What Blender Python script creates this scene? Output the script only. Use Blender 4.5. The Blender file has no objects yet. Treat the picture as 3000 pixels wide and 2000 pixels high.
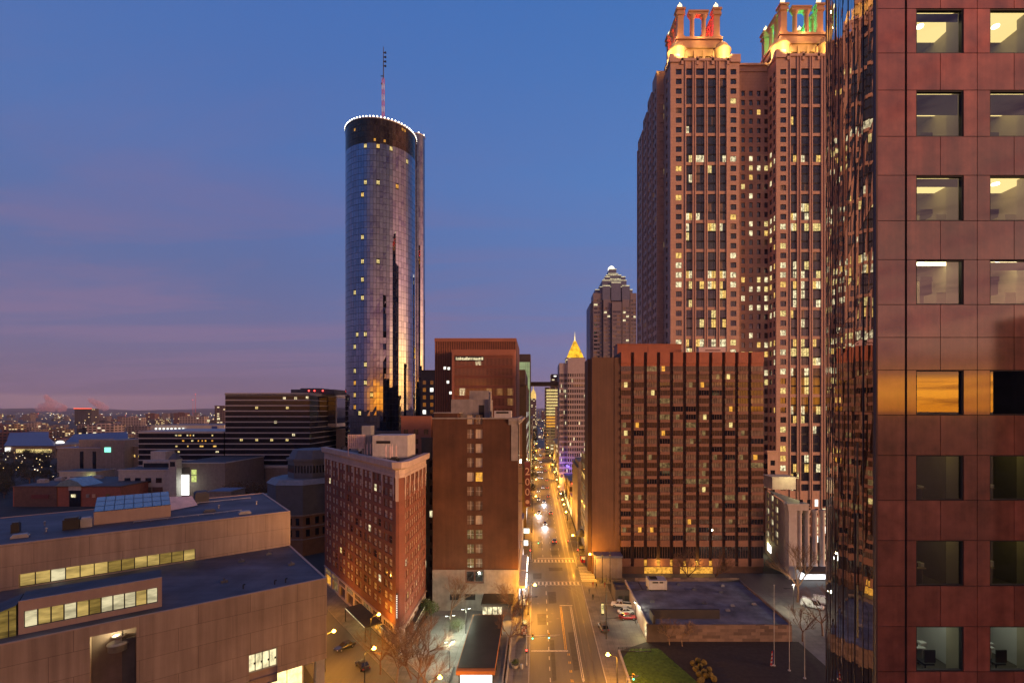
import bpy, math, random
from mathutils import Vector
R = math.radians
random.seed(7)
sc = bpy.context.scene
col = sc.collection
F, CX, HY, H = 1133.0, 1233.0, 940.0, 55.0
def X(px, Y): return (px - CX) * Y / F
def Z(py, Y): return H - (py - HY) * Y / F
def gy(py, z=0.0): return (H - z) * F / (py - HY)

# ---------------------------------------------------------------- materials
M = {}
def newmat(name):
    m = bpy.data.materials.new(name); m.use_nodes = True
    nt = m.node_tree; nt.nodes.clear()
    out = nt.nodes.new('ShaderNodeOutputMaterial')
    return m, nt, nt.nodes, nt.links, out
def pset(b, **k):
    for a, v in k.items():
        n = a.replace('_', ' ')
        for cand in (n, n.title(), n.capitalize()):
            if cand in b.inputs:
                b.inputs[cand].default_value = v; break
        else:
            for i in b.inputs:
                if i.name.lower() == n.lower(): i.default_value = v
def c4(c): return (c[0], c[1], c[2], 1.0)
def noise(nt, scale, vec=None, detail=4.0, rough=0.6):
    n = nt.nodes.new('ShaderNodeTexNoise'); n.inputs['Scale'].default_value = scale
    n.inputs['Detail'].default_value = detail; n.inputs['Roughness'].default_value = rough
    if vec: nt.links.new(vec, n.inputs['Vector'])
    return n
def posvec(nt, sx=1, sy=1, sz=1):
    g = nt.nodes.new('ShaderNodeNewGeometry')
    mp = nt.nodes.new('ShaderNodeVectorMath'); mp.operation = 'MULTIPLY'
    mp.inputs[1].default_value = (sx, sy, sz)
    nt.links.new(g.outputs['Position'], mp.inputs[0])
    return mp.outputs[0]
def ramp(nt, fac, stops, interp='LINEAR'):
    r = nt.nodes.new('ShaderNodeValToRGB'); cr = r.color_ramp; cr.interpolation = interp
    cr.elements[0].position = stops[0][0]; cr.elements[0].color = c4(stops[0][1])
    cr.elements[1].position = stops[-1][0]; cr.elements[1].color = c4(stops[-1][1])
    for p, c in stops[1:-1]:
        e = cr.elements.new(p); e.color = c4(c)
    if fac is not None: nt.links.new(fac, r.inputs[0])
    return r
def mathn(nt, op, a, b=None, c=None, clamp=False):
    n = nt.nodes.new('ShaderNodeMath'); n.operation = op; n.use_clamp = clamp
    for i, v in enumerate((a, b, c)):
        if v is None: continue
        if isinstance(v, (int, float)): n.inputs[i].default_value = v
        else: nt.links.new(v, n.inputs[i])
    return n.outputs[0]
def mixc(nt, f, a, b, mode='MIX'):
    n = nt.nodes.new('ShaderNodeMix'); n.data_type = 'RGBA'; n.blend_type = mode
    for s, v in ((0, f), (6, a), (7, b)):
        if isinstance(v, (int, float)): n.inputs[s].default_value = v
        elif isinstance(v, tuple): n.inputs[s].default_value = c4(v)
        else: nt.links.new(v, n.inputs[s])
    return n.outputs[2]
def surf(name, base, rough=0.6, metal=0.0, var=0.25, scale=0.6, bump=0.0, bscale=6.0, spec=0.5, coat=0.0, coat_ior=1.5,
         island=0.0, stretch=(1, 1, 1), coat_rough=0.03, streak=0.0):
    m, nt, N, L, out = newmat(name)
    b = N.new('ShaderNodeBsdfPrincipled')
    pset(b, Roughness=rough, Metallic=metal)
    b.inputs['Specular IOR Level'].default_value = spec
    b.inputs['Coat Weight'].default_value = coat; b.inputs['Coat IOR'].default_value = coat_ior
    b.inputs['Coat Roughness'].default_value = coat_rough
    pv = posvec(nt, *stretch)
    n = noise(nt, scale, pv, 6)
    lo = tuple(x * (1 - var) for x in base); hi = tuple(min(1, x * (1 + var)) for x in base)
    r = ramp(nt, n.outputs['Fac'], [(0.3, lo), (0.7, hi)])
    colr = r.outputs[0]
    if streak:
        n3 = noise(nt, 1.0, posvec(nt, 1.3, 1.3, 0.06), 5)
        colr = mixc(nt, streak, colr, ramp(nt, n3.outputs['Fac'], [(0.35, (.35, .35, .35)), (0.65, (1, 1, 1))]).outputs[0], 'MULTIPLY')
    if island:
        g = N.new('ShaderNodeNewGeometry')
        f = mathn(nt, 'MULTIPLY_ADD', g.outputs['Random Per Island'], 2 * island, 1 - island)
        hsv = N.new('ShaderNodeHueSaturation'); L.new(colr, hsv.inputs['Color']); L.new(f, hsv.inputs['Value'])
        colr = hsv.outputs[0]
    L.new(colr, b.inputs['Base Color'])
    if bump:
        n2 = noise(nt, bscale, posvec(nt), 5)
        bp = N.new('ShaderNodeBump'); bp.inputs['Strength'].default_value = bump; bp.inputs['Distance'].default_value = 0.05
        L.new(n2.outputs['Fac'], bp.inputs['Height']); L.new(bp.outputs[0], b.inputs['Normal'])
    L.new(b.outputs[0], out.inputs[0])
    M[name] = m; return m
def brickmat(name, base, base2, mortar, bw, bh, rough=0.75, msize=0.02, offs=0.5, axis='w', var=0.2, spec=0.3, scale=0.3, streak=0.0, bump=0.3):
    """axis: 'w' uses (x+y, z) of the world, good for any vertical wall; 'f' uses (x, y) for floors"""
    m, nt, N, L, out = newmat(name)
    b = N.new('ShaderNodeBsdfPrincipled'); pset(b, Roughness=rough); b.inputs['Specular IOR Level'].default_value = spec
    g = N.new('ShaderNodeNewGeometry'); s = N.new('ShaderNodeSeparateXYZ'); L.new(g.outputs['Position'], s.inputs[0])
    cmb = N.new('ShaderNodeCombineXYZ')
    if axis == 'w':
        L.new(mathn(nt, 'SUBTRACT', s.outputs[0], s.outputs[1]), cmb.inputs[0]); L.new(s.outputs[2], cmb.inputs[1])
    elif axis == 'lib':
        L.new(mathn(nt, 'ADD', mathn(nt, 'MULTIPLY', s.outputs[0], 0.779), mathn(nt, 'MULTIPLY', s.outputs[1], 0.627)), cmb.inputs[0]); L.new(s.outputs[2], cmb.inputs[1])
    else:
        L.new(s.outputs[0], cmb.inputs[0]); L.new(s.outputs[1], cmb.inputs[1])
    bt = N.new('ShaderNodeTexBrick'); L.new(cmb.outputs[0], bt.inputs['Vector'])
    bt.inputs['Scale'].default_value = 1.0; bt.inputs['Brick Width'].default_value = bw; bt.inputs['Row Height'].default_value = bh
    bt.inputs['Mortar Size'].default_value = msize; bt.offset = offs; bt.inputs['Bias'].default_value = 0.0
    bt.inputs['Color1'].default_value = c4(base); bt.inputs['Color2'].default_value = c4(base2); bt.inputs['Mortar'].default_value = c4(mortar)
    n = noise(nt, scale, posvec(nt), 6)
    lo = (1 - var,) * 3; hi = (1 + var,) * 3
    r = ramp(nt, n.outputs['Fac'], [(0.3, lo), (0.7, hi)])
    cc = mixc(nt, 1.0, bt.outputs['Color'], r.outputs[0], 'MULTIPLY')
    if streak:
        n3 = noise(nt, 1.0, posvec(nt, 1.1, 1.1, 0.05), 5)
        cc = mixc(nt, streak, cc, ramp(nt, n3.outputs['Fac'], [(0.35, (.4, .4, .4)), (0.65, (1, 1, 1))]).outputs[0], 'MULTIPLY')
    L.new(cc, b.inputs['Base Color'])
    if bump:
        bp = N.new('ShaderNodeBump'); bp.inputs['Strength'].default_value = bump; bp.inputs['Distance'].default_value = 0.03; bp.invert = True
        L.new(bt.outputs['Fac'], bp.inputs['Height']); L.new(bp.outputs[0], b.inputs['Normal'])
    L.new(b.outputs[0], out.inputs[0]); M[name] = m; return m
def glow(name, colr, strength, var=0.0, scale=0.7, sample=False, stretch=(1, 1, 1), gloss=0.0):
    """a lit thing: emission, uneven where it is a room seen through a window"""
    m, nt, N, L, out = newmat(name)
    e = N.new('ShaderNodeEmission'); e.inputs[1].default_value = strength; e.inputs[0].default_value = c4(colr)
    if var:
        n = noise(nt, scale, posvec(nt, *stretch), 3, 0.7)
        r = ramp(nt, n.outputs['Fac'], [(0.36, tuple(x * (1 - var) for x in colr)), (0.62, colr)])
        L.new(r.outputs[0], e.inputs[0])
    if gloss:
        gl = N.new('ShaderNodeBsdfGlossy'); gl.inputs['Roughness'].default_value = 0.04; gl.inputs[0].default_value = (gloss, gloss, gloss, 1)
        a = N.new('ShaderNodeAddShader'); L.new(e.outputs[0], a.inputs[0]); L.new(gl.outputs[0], a.inputs[1]); L.new(a.outputs[0], out.inputs[0])
    else:
        L.new(e.outputs[0], out.inputs[0])
    if not sample: m.cycles.emission_sampling = 'NONE'
    M[name] = m; return m
def mirror(name, tint, rough=0.015, dark=0.12, tilt=0.0):
    m, nt, N, L, out = newmat(name)
    b = N.new('ShaderNodeBsdfPrincipled'); pset(b, Roughness=rough, Metallic=1.0)
    g = N.new('ShaderNodeNewGeometry')
    f = mathn(nt, 'MULTIPLY_ADD', g.outputs['Random Per Island'], 2 * dark, 1 - dark)
    hsv = N.new('ShaderNodeHueSaturation'); hsv.inputs['Color'].default_value = c4(tint); L.new(f, hsv.inputs['Value'])
    L.new(hsv.outputs[0], b.inputs['Base Color']); L.new(b.outputs[0], out.inputs[0]); M[name] = m; return m
def clearglass(name, refl=0.3, tint=(0.8, 0.8, 0.78)):
    m, nt, N, L, out = newmat(name)
    t = N.new('ShaderNodeBsdfTransparent'); t.inputs[0].default_value = c4(tint)
    g = N.new('ShaderNodeBsdfGlossy'); g.inputs['Roughness'].default_value = 0.0
    lw = N.new('ShaderNodeFresnel'); lw.inputs[0].default_value = 1.5
    f = mathn(nt, 'ADD', lw.outputs[0], refl, clamp=True)
    mx = N.new('ShaderNodeMixShader'); L.new(f, mx.inputs[0]); L.new(t.outputs[0], mx.inputs[1]); L.new(g.outputs[0], mx.inputs[2])
    L.new(mx.outputs[0], out.inputs[0]); M[name] = m; return m

# ---------------------------------------------------------------- mesh builder
class MB:
    def __init__(s): s.v = []; s.f = []; s.m = []
    def quad(s, a, b, c, d, m=0):
        i = len(s.v); s.v += [tuple(a), tuple(b), tuple(c), tuple(d)]; s.f.append((i, i + 1, i + 2, i + 3)); s.m.append(m)
    def poly(s, pts, m=0):
        i = len(s.v); s.v += [tuple(p) for p in pts]; s.f.append(tuple(range(i, i + len(pts)))); s.m.append(m)
    def box(s, x0, x1, y0, y1, z0, z1, m=0, top=None):
        i = len(s.v)
        s.v += [(x0, y0, z0), (x1, y0, z0), (x1, y1, z0), (x0, y1, z0), (x0, y0, z1), (x1, y0, z1), (x1, y1, z1), (x0, y1, z1)]
        s.f += [(i, i + 3, i + 2, i + 1), (i + 4, i + 5, i + 6, i + 7), (i, i + 1, i + 5, i + 4), (i + 1, i + 2, i + 6, i + 5), (i + 2, i + 3, i + 7, i + 6), (i + 3, i, i + 4, i + 7)]
        s.m += [m, m if top is None else top, m, m, m, m]
    def prism(s, pts, z0, z1, m=0, top=None, cap=True, taper=None):
        """pts counter-clockwise seen from above; taper = (cx, cy, k) for the top ring"""
        n = len(pts); i = len(s.v)
        s.v += [(p[0], p[1], z0) for p in pts]
        if taper: s.v += [(taper[0] + (p[0] - taper[0]) * taper[2], taper[1] + (p[1] - taper[1]) * taper[2], z1) for p in pts]
        else: s.v += [(p[0], p[1], z1) for p in pts]
        for k in range(n):
            j = (k + 1) % n; s.f.append((i + k, i + j, i + n + j, i + n + k)); s.m.append(m)
        if cap:
            s.f.append(tuple(i + n + k for k in range(n))); s.m.append(m if top is None else top)
            s.f.append(tuple(i + k for k in reversed(range(n)))); s.m.append(m)
    def obox(s, O, a, s0, s1, d0, d1, z0, z1, m=0, top=None):
        """box in a facade frame: s along the facade, d inwards from it (negative = proud)"""
        U = (math.cos(a), math.sin(a)); I = (-math.sin(a), math.cos(a))
        def P(t, d): return (O[0] + U[0] * t + I[0] * d, O[1] + U[1] * t + I[1] * d)
        s.prism([P(s0, d0), P(s1, d0), P(s1, d1), P(s0, d1)], z0, z1, m, top)
    def tube(s, p, q, r0, r1=None, n=6, m=0, cap=True):
        r1 = r0 if r1 is None else r1
        p = Vector(p); q = Vector(q); d = q - p
        if d.length < 1e-6: return
        d.normalize(); a = d.orthogonal().normalized(); b = d.cross(a); i = len(s.v)
        for c, r in ((p, r0), (q, r1)):
            for k in range(n):
                t = 2 * math.pi * k / n; s.v.append(tuple(c + a * (r * math.cos(t)) + b * (r * math.sin(t))))
        for k in range(n):
            j = (k + 1) % n; s.f.append((i + k, i + j, i + n + j, i + n + k)); s.m.append(m)
        if cap:
            s.f.append(tuple(i + n + k for k in range(n))); s.m.append(m)
            s.f.append(tuple(i + k for k in reversed(range(n)))); s.m.append(m)
    def lathe(s, cx, cy, prof, n=16, m=0, a0=0.0, a1=2 * math.pi):
        full = abs(a1 - a0 - 2 * math.pi) < 1e-6; i = len(s.v); k1 = n if full else n + 1
        for r, z in prof:
            for k in range(k1):
                t = a0 + (a1 - a0) * k / n; s.v.append((cx + r * math.cos(t), cy + r * math.sin(t), z))
        for j in range(len(prof) - 1):
            for k in range(n):
                l = (k + 1) % k1; s.f.append((i + j * k1 + k, i + j * k1 + l, i + (j + 1) * k1 + l, i + (j + 1) * k1 + k)); s.m.append(m)
    def ball(s, c, r, n=8, m=0, sz=1.0):
        prof = [(max(1e-4, r * math.sin(math.pi * k / n)), c[2] - r * sz * math.cos(math.pi * k / n)) for k in range(n + 1)]
        s.lathe(c[0], c[1], prof, n + 2, m)
    def mesh(s, name, mats, off=(0, 0, 0), smooth=False):
        me = bpy.data.meshes.new(name)
        me.from_pydata([(a - off[0], b - off[1], c - off[2]) for a, b, c in s.v], [], s.f)
        for k in mats: me.materials.append(M[k])
        me.polygons.foreach_set('material_index', s.m)
        if smooth: me.polygons.foreach_set('use_smooth', [True] * len(s.f))
        me.update(); return me
    def build(s, name, mats, parent=None, smooth=False):
        """coordinates are world ones; the mesh is stored relative to its thing (or, for a part of a part, to that thing)"""
        if isinstance(mats, str): mats = [mats]
        off = tuple(origin(parent)) if parent else (0, 0, 0)
        o = bpy.data.objects.new(name, s.mesh(name, mats, off, smooth)); col.objects.link(o)
        if parent: o.parent = parent
        return o
def origin(o):
    v = Vector((0, 0, 0))
    while o: v = v + o.location; o = o.parent
    return v
def tag(o, label=None, cat=None, group=None, kind=None):
    if label: o['label'] = label
    if cat: o['category'] = cat
    if group: o['group'] = group
    if kind: o['kind'] = kind
    return o
def empty(name, loc, label, cat, group=None, rz=0.0):
    o = bpy.data.objects.new(name, None); col.objects.link(o); o.empty_display_size = 0.5
    o.location = loc; o.rotation_euler = (0, 0, rz)
    return tag(o, label, cat, group)
def kids(o): return [c for c in list(o.children)]
def copy_tree(o, parent=None):
    c = o.copy(); col.objects.link(c); c.parent = parent
    for ch in kids(o): copy_tree(ch, c)
    return c
def place(o, loc, rz=0.0, label=None, group=None, s=None):
    o.location = loc; o.rotation_euler = (0, 0, rz)
    if s: o.scale = (s, s, s)
    if label: o['label'] = label
    if group: o['group'] = group
    return o

# ---------------------------------------------------------------- facades and windows
def facade(W, mb, O, a, L, z0, z1, cols, rows, d, pick, wm=0, style='plain', skip=None, rev=None):
    """a wall of length L from O along angle a (outward normal to the right of it) with real recessed openings;
    cols = [(s0, s1)], rows = [(zlo, zhi)]; pick(i, j) gives the pane's material"""
    U = (math.cos(a), math.sin(a)); I = (-math.sin(a), math.cos(a)); rev = wm if rev is None else rev
    def P(t, dd, z): return (O[0] + U[0] * t + I[0] * dd, O[1] + U[1] * t + I[1] * dd, z)
    def q(s0, s1, za, zb, dd=0.0):
        if s1 - s0 > 1e-4 and zb - za > 1e-4: mb.quad(P(s0, dd, za), P(s1, dd, za), P(s1, dd, zb), P(s0, dd, zb), wm)
    t = 0.0
    rows = sorted(rows)
    for i, (s0, s1) in enumerate(cols):
        q(t, s0, z0, z1); t = s1
        z = z0
        for j, (za, zb) in enumerate(rows):
            if skip and skip(i, j): continue
            q(s0, s1, z, za); z = zb
            mb.quad(P(s0, 0, za), P(s1, 0, za), P(s1, d, za), P(s0, d, za), rev)
            mb.quad(P(s0, d, zb), P(s1, d, zb), P(s1, 0, zb), P(s0, 0, zb), rev)
            mb.quad(P(s0, 0, za), P(s0, d, za), P(s0, d, zb), P(s0, 0, zb), rev)
            mb.quad(P(s1, d, za), P(s1, 0, za), P(s1, 0, zb), P(s1, d, zb), rev)
            k = pick(i, j)
            st = style(i, j) if callable(style) else style
            if k: W.append((P((s0 + s1) / 2, d, (za + zb) / 2), s1 - s0, zb - za, a, k, st))
        q(s0, s1, z, z1)
    q(t, L, z0, z1)
def win_geo(mb, w, h, style, P, m0=0, m1=1):
    """pane and its bars around the origin; P maps (x, y, z) local to where it goes"""
    def bq(x0, x1, z0, z1, y=0.0, m=m0):
        mb.quad(P(x0, y, z0), P(x1, y, z0), P(x1, y, z1), P(x0, y, z1), m)
    def bar(x0, x1, z0, z1, p=0.07):
        bq(x0, x1, z0, z1, -p, m1)
        mb.quad(P(x0, 0, z0), P(x0, -p, z0), P(x0, -p, z1), P(x0, 0, z1), m1); mb.quad(P(x1, -p, z0), P(x1, 0, z0), P(x1, 0, z1), P(x1, -p, z1), m1)
        mb.quad(P(x0, -p, z1), P(x1, -p, z1), P(x1, 0, z1), P(x0, 0, z1), m1); mb.quad(P(x0, 0, z0), P(x1, 0, z0), P(x1, -p, z0), P(x0, -p, z0), m1)
    a, b = w / 2, h / 2
    bq(-a, a, -b, b)
    if style in ('sash', 'mull1', 'cross'): bar(-0.05, 0.05, -b, b)
    if style in ('sash', 'cross'): bar(-a, -0.05, -0.04, 0.04, .06); bar(0.05, a, -0.04, 0.04, .06)
    if style == 'hbar': bar(-a, a, -0.05, 0.05)
    if style.startswith('mull') and style != 'mull1':
        n = int(style[4:])
        for k in range(1, n): x = -a + w * k / n; bar(x - 0.05, x + 0.05, -b, b)
def emit(root, W, name='window', limit=100, frame='frame_dark', far=None):
    """the largest windows in view as parts, the rest (past a hundred) as one part of kind stuff"""
    def key(w): return -(w[1] * w[2]) / max(1.0, (w[0][0] ** 2 + w[0][1] ** 2 + (w[0][2] - H) ** 2))
    W.sort(key=key); cache = {}; off = origin(root)
    if far: limit = far
    for c, w, h, a, k, st in W[:limit]:
        kk = (round(w, 2), round(h, 2), k, st)
        if kk not in cache:
            b = MB(); win_geo(b, w, h, st, lambda x, y, z: (x, y, z)); cache[kk] = b.mesh(name, [k, frame])
        o = bpy.data.objects.new(name, cache[kk]); col.objects.link(o); o.parent = root
        o.location = Vector(c) - off; o.rotation_euler = (0, 0, a)
    rest = W[limit:]
    if rest:
        mats = sorted({r[4] for r in rest}); b = MB()
        for c, w, h, a, k, st in rest:
            ca, sa = math.cos(a), math.sin(a)
            win_geo(b, w, h, st, lambda x, y, z: (c[0] + ca * x - sa * y, c[1] + sa * x + ca * y, c[2] + z), mats.index(k), len(mats))
        tag(b.build(name, mats + [frame], root), kind='stuff')
def grid(n, L, wfrac, m0=0.0, m1=0.0):
    p = (L - m0 - m1) / n; w = p * wfrac
    return [(m0 + p * (k + .5) - w / 2, m0 + p * (k + .5) + w / 2) for k in range(n)]
def rowsz(zlo, pitch, n, h, off=0.0):
    return [(zlo + pitch * k + off, zlo + pitch * k + off + h) for k in range(n)]
def text_mb(txt, size, depth=0.05):
    """lettering as mesh data in the XY plane of the text, centred"""
    c = bpy.data.curves.new('lettering', 'FONT'); c.body = txt; c.size = size; c.align_x = 'CENTER'; c.align_y = 'CENTER'; c.extrude = depth; c.resolution_u = 3
    o = bpy.data.objects.new('lettering', c); col.objects.link(o)
    dg = bpy.context.evaluated_depsgraph_get(); dg.update()
    me = bpy.data.meshes.new_from_object(o.evaluated_get(dg))
    bpy.data.objects.remove(o); bpy.data.curves.remove(c); return me
def lettering(txt, size, loc, rz, mat, parent, name='lettering'):
    me = text_mb(txt, size); me.materials.clear(); me.materials.append(M[mat])
    o = bpy.data.objects.new(name, me); col.objects.link(o); o.parent = parent
    o.location = Vector(loc) - origin(parent); o.rotation_euler = (math.pi / 2, 0, rz); return o
def lamp(name, kind, loc, power, colr, parent=None, size=0.3, spot=None, rot=None):
    d = bpy.data.lights.new(name, kind); d.energy = power; d.color = colr
    if kind in ('POINT', 'SPOT'): d.shadow_soft_size = size
    if spot: d.spot_size = R(spot); d.spot_blend = 0.6
    o = bpy.data.objects.new(name, d); col.objects.link(o)
    if parent: o.parent = parent; o.location = Vector(loc) - origin(parent)
    else: o.location = loc
    if rot: o.rotation_euler = rot
    return o
# ---------------------------------------------------------------- the materials of the place
surf('asphalt_dark', (.045, .043, .042), .7, var=.3, scale=.8)
surf('asphalt', (.088, .084, .08), .62, var=.3, scale=.25, bump=.15, bscale=12, stretch=(1, .12, 1))
surf('city_ground', (.035, .033, .032), .9, var=.5, scale=.02)
brickmat('pavement', (.17, .155, .14), (.14, .13, .12), (.08, .075, .07), 1.5, 1.5, .8, .025, 0.0, 'f', .25)
brickmat('plaza_slabs', (.27, .265, .245), (.22, .215, .2), (.12, .115, .11), 3.0, 3.0, .7, .03, 0.0, 'f', .2)
surf('kerb_stone', (.32, .3, .28), .75, var=.2)
surf('paint_white', (.42, .4, .37), .6, var=.55, scale=3.0)
surf('paint_yellow', (.5, .31, .04), .6, var=.5, scale=3.0)
surf('rail_steel', (.12, .11, .1), .35, metal=.8)
surf('hill', (.03, .03, .045), .95, var=.3, scale=.002)
surf('lawn', (.06, .12, .012), .9, var=.4, scale=1.2, bump=.4, bscale=20)
surf('mulch', (.025, .018, .015), .9, var=.4, scale=1.0)
surf('frame_dark', (.03, .028, .028), .5, var=.1)
surf('frame_white', (.45, .42, .38), .6, var=.1)
surf('frame_brown', (.12, .06, .045), .5, var=.1)
surf('black_metal', (.02, .02, .02), .45, var=.2)
surf('grey_metal', (.2, .2, .2), .45, metal=.6, var=.2)
surf('galvanised', (.35, .35, .36), .5, metal=.5, var=.25)
# granite tower
surf('granite', (.41, .13, .07), .3, var=.32, scale=1.1, bump=.03, bscale=30, spec=.4, coat=1.0, coat_ior=1.95, island=.2, coat_rough=.06, streak=.5)
surf('groove', (.012, .008, .008), .8, var=.1)
mirror('bay_mirror', (.38, .33, .32), .012, .12)
clearglass('office_glass', .20)
surf('room_wall', (.42, .38, .26), .8, var=.1)
surf('room_dark', (.16, .14, .08), .8, var=.2)
surf('room_floor', (.12, .10, .07), .9, var=.2)
surf('room_white', (.6, .6, .56), .7, var=.05)
surf('shade_cloth', (.06, .045, .08), .9, var=.1)
glow('ceiling_warm', (1.0, .76, .28), 1.6, sample=True)
glow('ceiling_strip', (1.0, .82, .42), 6.0, sample=True)
glow('ceiling_dim', (1.0, .8, .25), .55, sample=True)
glow('ceiling_white', (.95, 1.0, .8), 2.6, sample=True)
glow('exit_green', (.1, .9, .3), 2.0)
# lit and unlit panes
glow('lit_warm', (1.0, .62, .16), 1.25, .7, 1.3, gloss=.05)
glow('lit_yellow', (1.0, .76, .28), 1.15, .75, 1.2, gloss=.05)
glow('lit_pale', (1.0, .86, .5), 1.3, .85, 1.1, stretch=(1, 1, .8), gloss=.05)
glow('lit_dim', (.8, .5, .2), .32, .75, .8, gloss=.06)
glow('lit_amber', (1.0, .45, .06), 1.1, .6, .9, gloss=.05)
glow('lit_white', (1.0, .96, .84), 1.9, .4, 1.1)
glow('lit_greenish', (.75, .85, .25), 1.0, .5, 1.0)
def pane(name, base, rough=.06, spec=.9, var=.3):
    return surf(name, base, rough, var=var, scale=.5, spec=spec, coat=.6, coat_ior=1.7)
pane('pane_dark', (.010, .010, .016)); pane('pane_blue', (.016, .018, .04)); pane('pane_brown', (.07, .04, .025), .25, .5)
pane('pane_curtain', (.17, .12, .085), .5, .4, .5); pane('pane_blind', (.46, .39, .30), .5, .4, .3); surf('pane_band', (.012, .012, .018), .08, var=.3, scale=.3, spec=.35)
mirror('glass_tower', (.27, .275, .34), .02, .14)
mirror('glass_crown', (.10, .065, .05), .03, .25)
surf('tower_mullion', (.022, .022, .028), .5, metal=.3)
mirror('glass_green', (.55, .75, .55), .03, .1)
# walls
surf('concrete_library', (.45, .33, .265), .75, var=.1, scale=.25, streak=.12)
brickmat('library_panels', (.45, .355, .28), (.395, .305, .24), (.21, .16, .13), 6.8, 3.3, .75, .03, .35, 'lib', .16, streak=.45, bump=.15, scale=.12)
brickmat('roof_membrane', (.095, .095, .115), (.075, .076, .095), (.045, .045, .055), 9.0, 1.8, .6, .035, .4, 'f', .5, scale=.13, bump=.1)
surf('roof_dark', (.06, .06, .07), .7, var=.4, scale=.3)
surf('roof_blue', (.09, .11, .2), .5, var=.2)
brickmat('roof_pale', (.15, .15, .175), (.125, .126, .15), (.08, .08, .09), 7.0, 1.6, .6, .03, .4, 'f', .55, scale=.22, bump=.1)
brickmat('brick_red', (.185, .055, .036), (.155, .046, .03), (.15, .1, .08), .22, .075, .8, .008, .5, 'w', .18, streak=.15, bump=.1)
brickmat('brick_brown', (.10, .04, .02), (.085, .034, .017), (.07, .042, .028), .22, .075, .8, .008, .5, 'w', .3, streak=.35, scale=.15, bump=.1)
surf('terracotta', (.42, .33, .29), .6, var=.12, streak=.2)
surf('stucco', (.25, .225, .21), .8, var=.2, streak=.25)
surf('hotel_bronze', (.30, .095, .05), .55, var=.15, scale=.4)
surf('hotel_spandrel', (.185, .088, .06), .6, var=.15, scale=.4, island=.08)
surf('hotel_recess', (.075, .034, .024), .7, var=.2)
surf('hotel_side', (.115, .06, .038), .8, var=.16, scale=.2, streak=.3)
brickmat('rose_granite', (.47, .305, .235), (.44, .285, .215), (.3, .19, .145), 2.2, 1.4, .6, .03, .5, 'w', .08, bump=.05)
surf('rose_trim', (.49, .32, .245), .6, var=.1)
surf('crown_stone', (.42, .25, .15), .6, var=.1)
surf('gold_leaf', (.85, .55, .16), .4, metal=.6, var=.1)
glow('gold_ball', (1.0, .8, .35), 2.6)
glow('pyramid_glow', (1.0, .5, .03), 1.5, .6, .15)
glow('pyramid_tip', (1.0, .75, .3), 1.6)
surf('mart_brown', (.28, .11, .065), .7, var=.15, scale=.2)
surf('mart_dark', (.10, .05, .035), .7, var=.2, scale=.2)
surf('bronze_wall', (.06, .04, .032), .6, var=.3)
surf('band_white', (.42, .40, .40), .6, var=.1)
surf('podium_stone', (.23, .185, .17), .8, var=.15, streak=.2)
surf('beige', (.25, .215, .195), .8, var=.15, streak=.25)
surf('white_wall', (.42, .4, .385), .75, var=.15, streak=.2)
surf('brick_mall', (.26, .09, .06), .8, var=.15)
surf('brown_mall', (.10, .055, .045), .8, var=.2)
surf('slate_metal', (.075, .085, .11), .55, var=.2, scale=.4)
surf('pale_metal', (.2, .21, .23), .6, var=.2)
surf('chapel_brick', (.16, .09, .055), .85, var=.2)
surf('blue_stone', (.15, .13, .165), .6, var=.1)
surf('purple_stone', (.36, .31, .33), .7, var=.1)
surf('dark_stone', (.08, .065, .06), .8, var=.2)
surf('classical', (.4, .365, .355), .7, var=.12, streak=.15)
surf('plinth_tiles', (.3, .2, .17), .75, var=.1)
brickmat('tile_wall', (.2, .145, .12), (.085, .062, .054), (.14, .1, .09), 2.1, .75, .75, .02, .5, 'w', .2, bump=.1)
surf('canopy_black', (.02, .018, .017), .55, var=.4, scale=.5)
surf('canopy_copper', (.35, .14, .04), .6, var=.15)
surf('awning_dark', (.03, .028, .03), .8, var=.2)
glow('shop_white', (.95, .97, 1.0), 2.2, .4, .9, sample=True)
glow('shop_warm', (1.0, .75, .3), 2.4, .4, 1.2, sample=True)
glow('bulb_white', (1.0, .92, .7), 9.0)
glow('sodium', (1.0, .5, .06), 40.0)
glow('lamp_white', (.95, 1.0, .85), 25.0)
glow('head_white', (.95, .97, 1.0), 14.0)
glow('tail_red', (1.0, .03, .02), 6.0)
glow('signal_red', (1.0, .04, .03), 14.0)
glow('signal_green', (.05, 1.0, .45), 8.0)
glow('beacon_red', (1.0, .05, .04), 8.0)
glow('screen_white', (1.0, 1.0, .92), 4.0)
glow('sign_green', (.25, .9, .65), 1.6)
glow('far_warm', (1.0, .6, .2), 2.2); glow('far_white', (1.0, .92, .75), 2.6); glow('far_yellow', (1.0, .8, .3), 2.2); glow('far_red', (1.0, .12, .05), 2.0); glow('far_green', (.3, 1., .6), 1.4)
# cars, trees, people
for n, c in (('car_black', (.012, .012, .014)), ('car_white', (.7, .7, .68)), ('car_red', (.28, .015, .02)), ('car_silver', (.3, .31, .32)), ('car_grey', (.06, .07, .075))):
    surf(n, c, .3, var=.05, spec=.6, coat=1.0)
pane('car_glass', (.01, .01, .012)); surf('tyre', (.015, .015, .015), .9, var=.2); surf('rim', (.4, .4, .42), .35, metal=.8)
surf('headlight_off', (.6, .6, .6), .15, spec=.9); surf('taillight_off', (.3, .02, .02), .3)
surf('bark', (.15, .085, .05), .9, var=.3, scale=3); surf('bark_pale', (.2, .14, .1), .9, var=.3, scale=3)
surf('leaf_dark', (.028, .03, .014), .85, var=.4, scale=.4); surf('leaf_brown', (.10, .055, .02), .85, var=.4, scale=.4)
surf('topiary', (.17, .13, .03), .9, var=.35, scale=3, bump=.6, bscale=14); surf('shrub', (.05, .07, .02), .9, var=.4, scale=2)
surf('skin', (.35, .2, .14), .6, var=.05)
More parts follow.
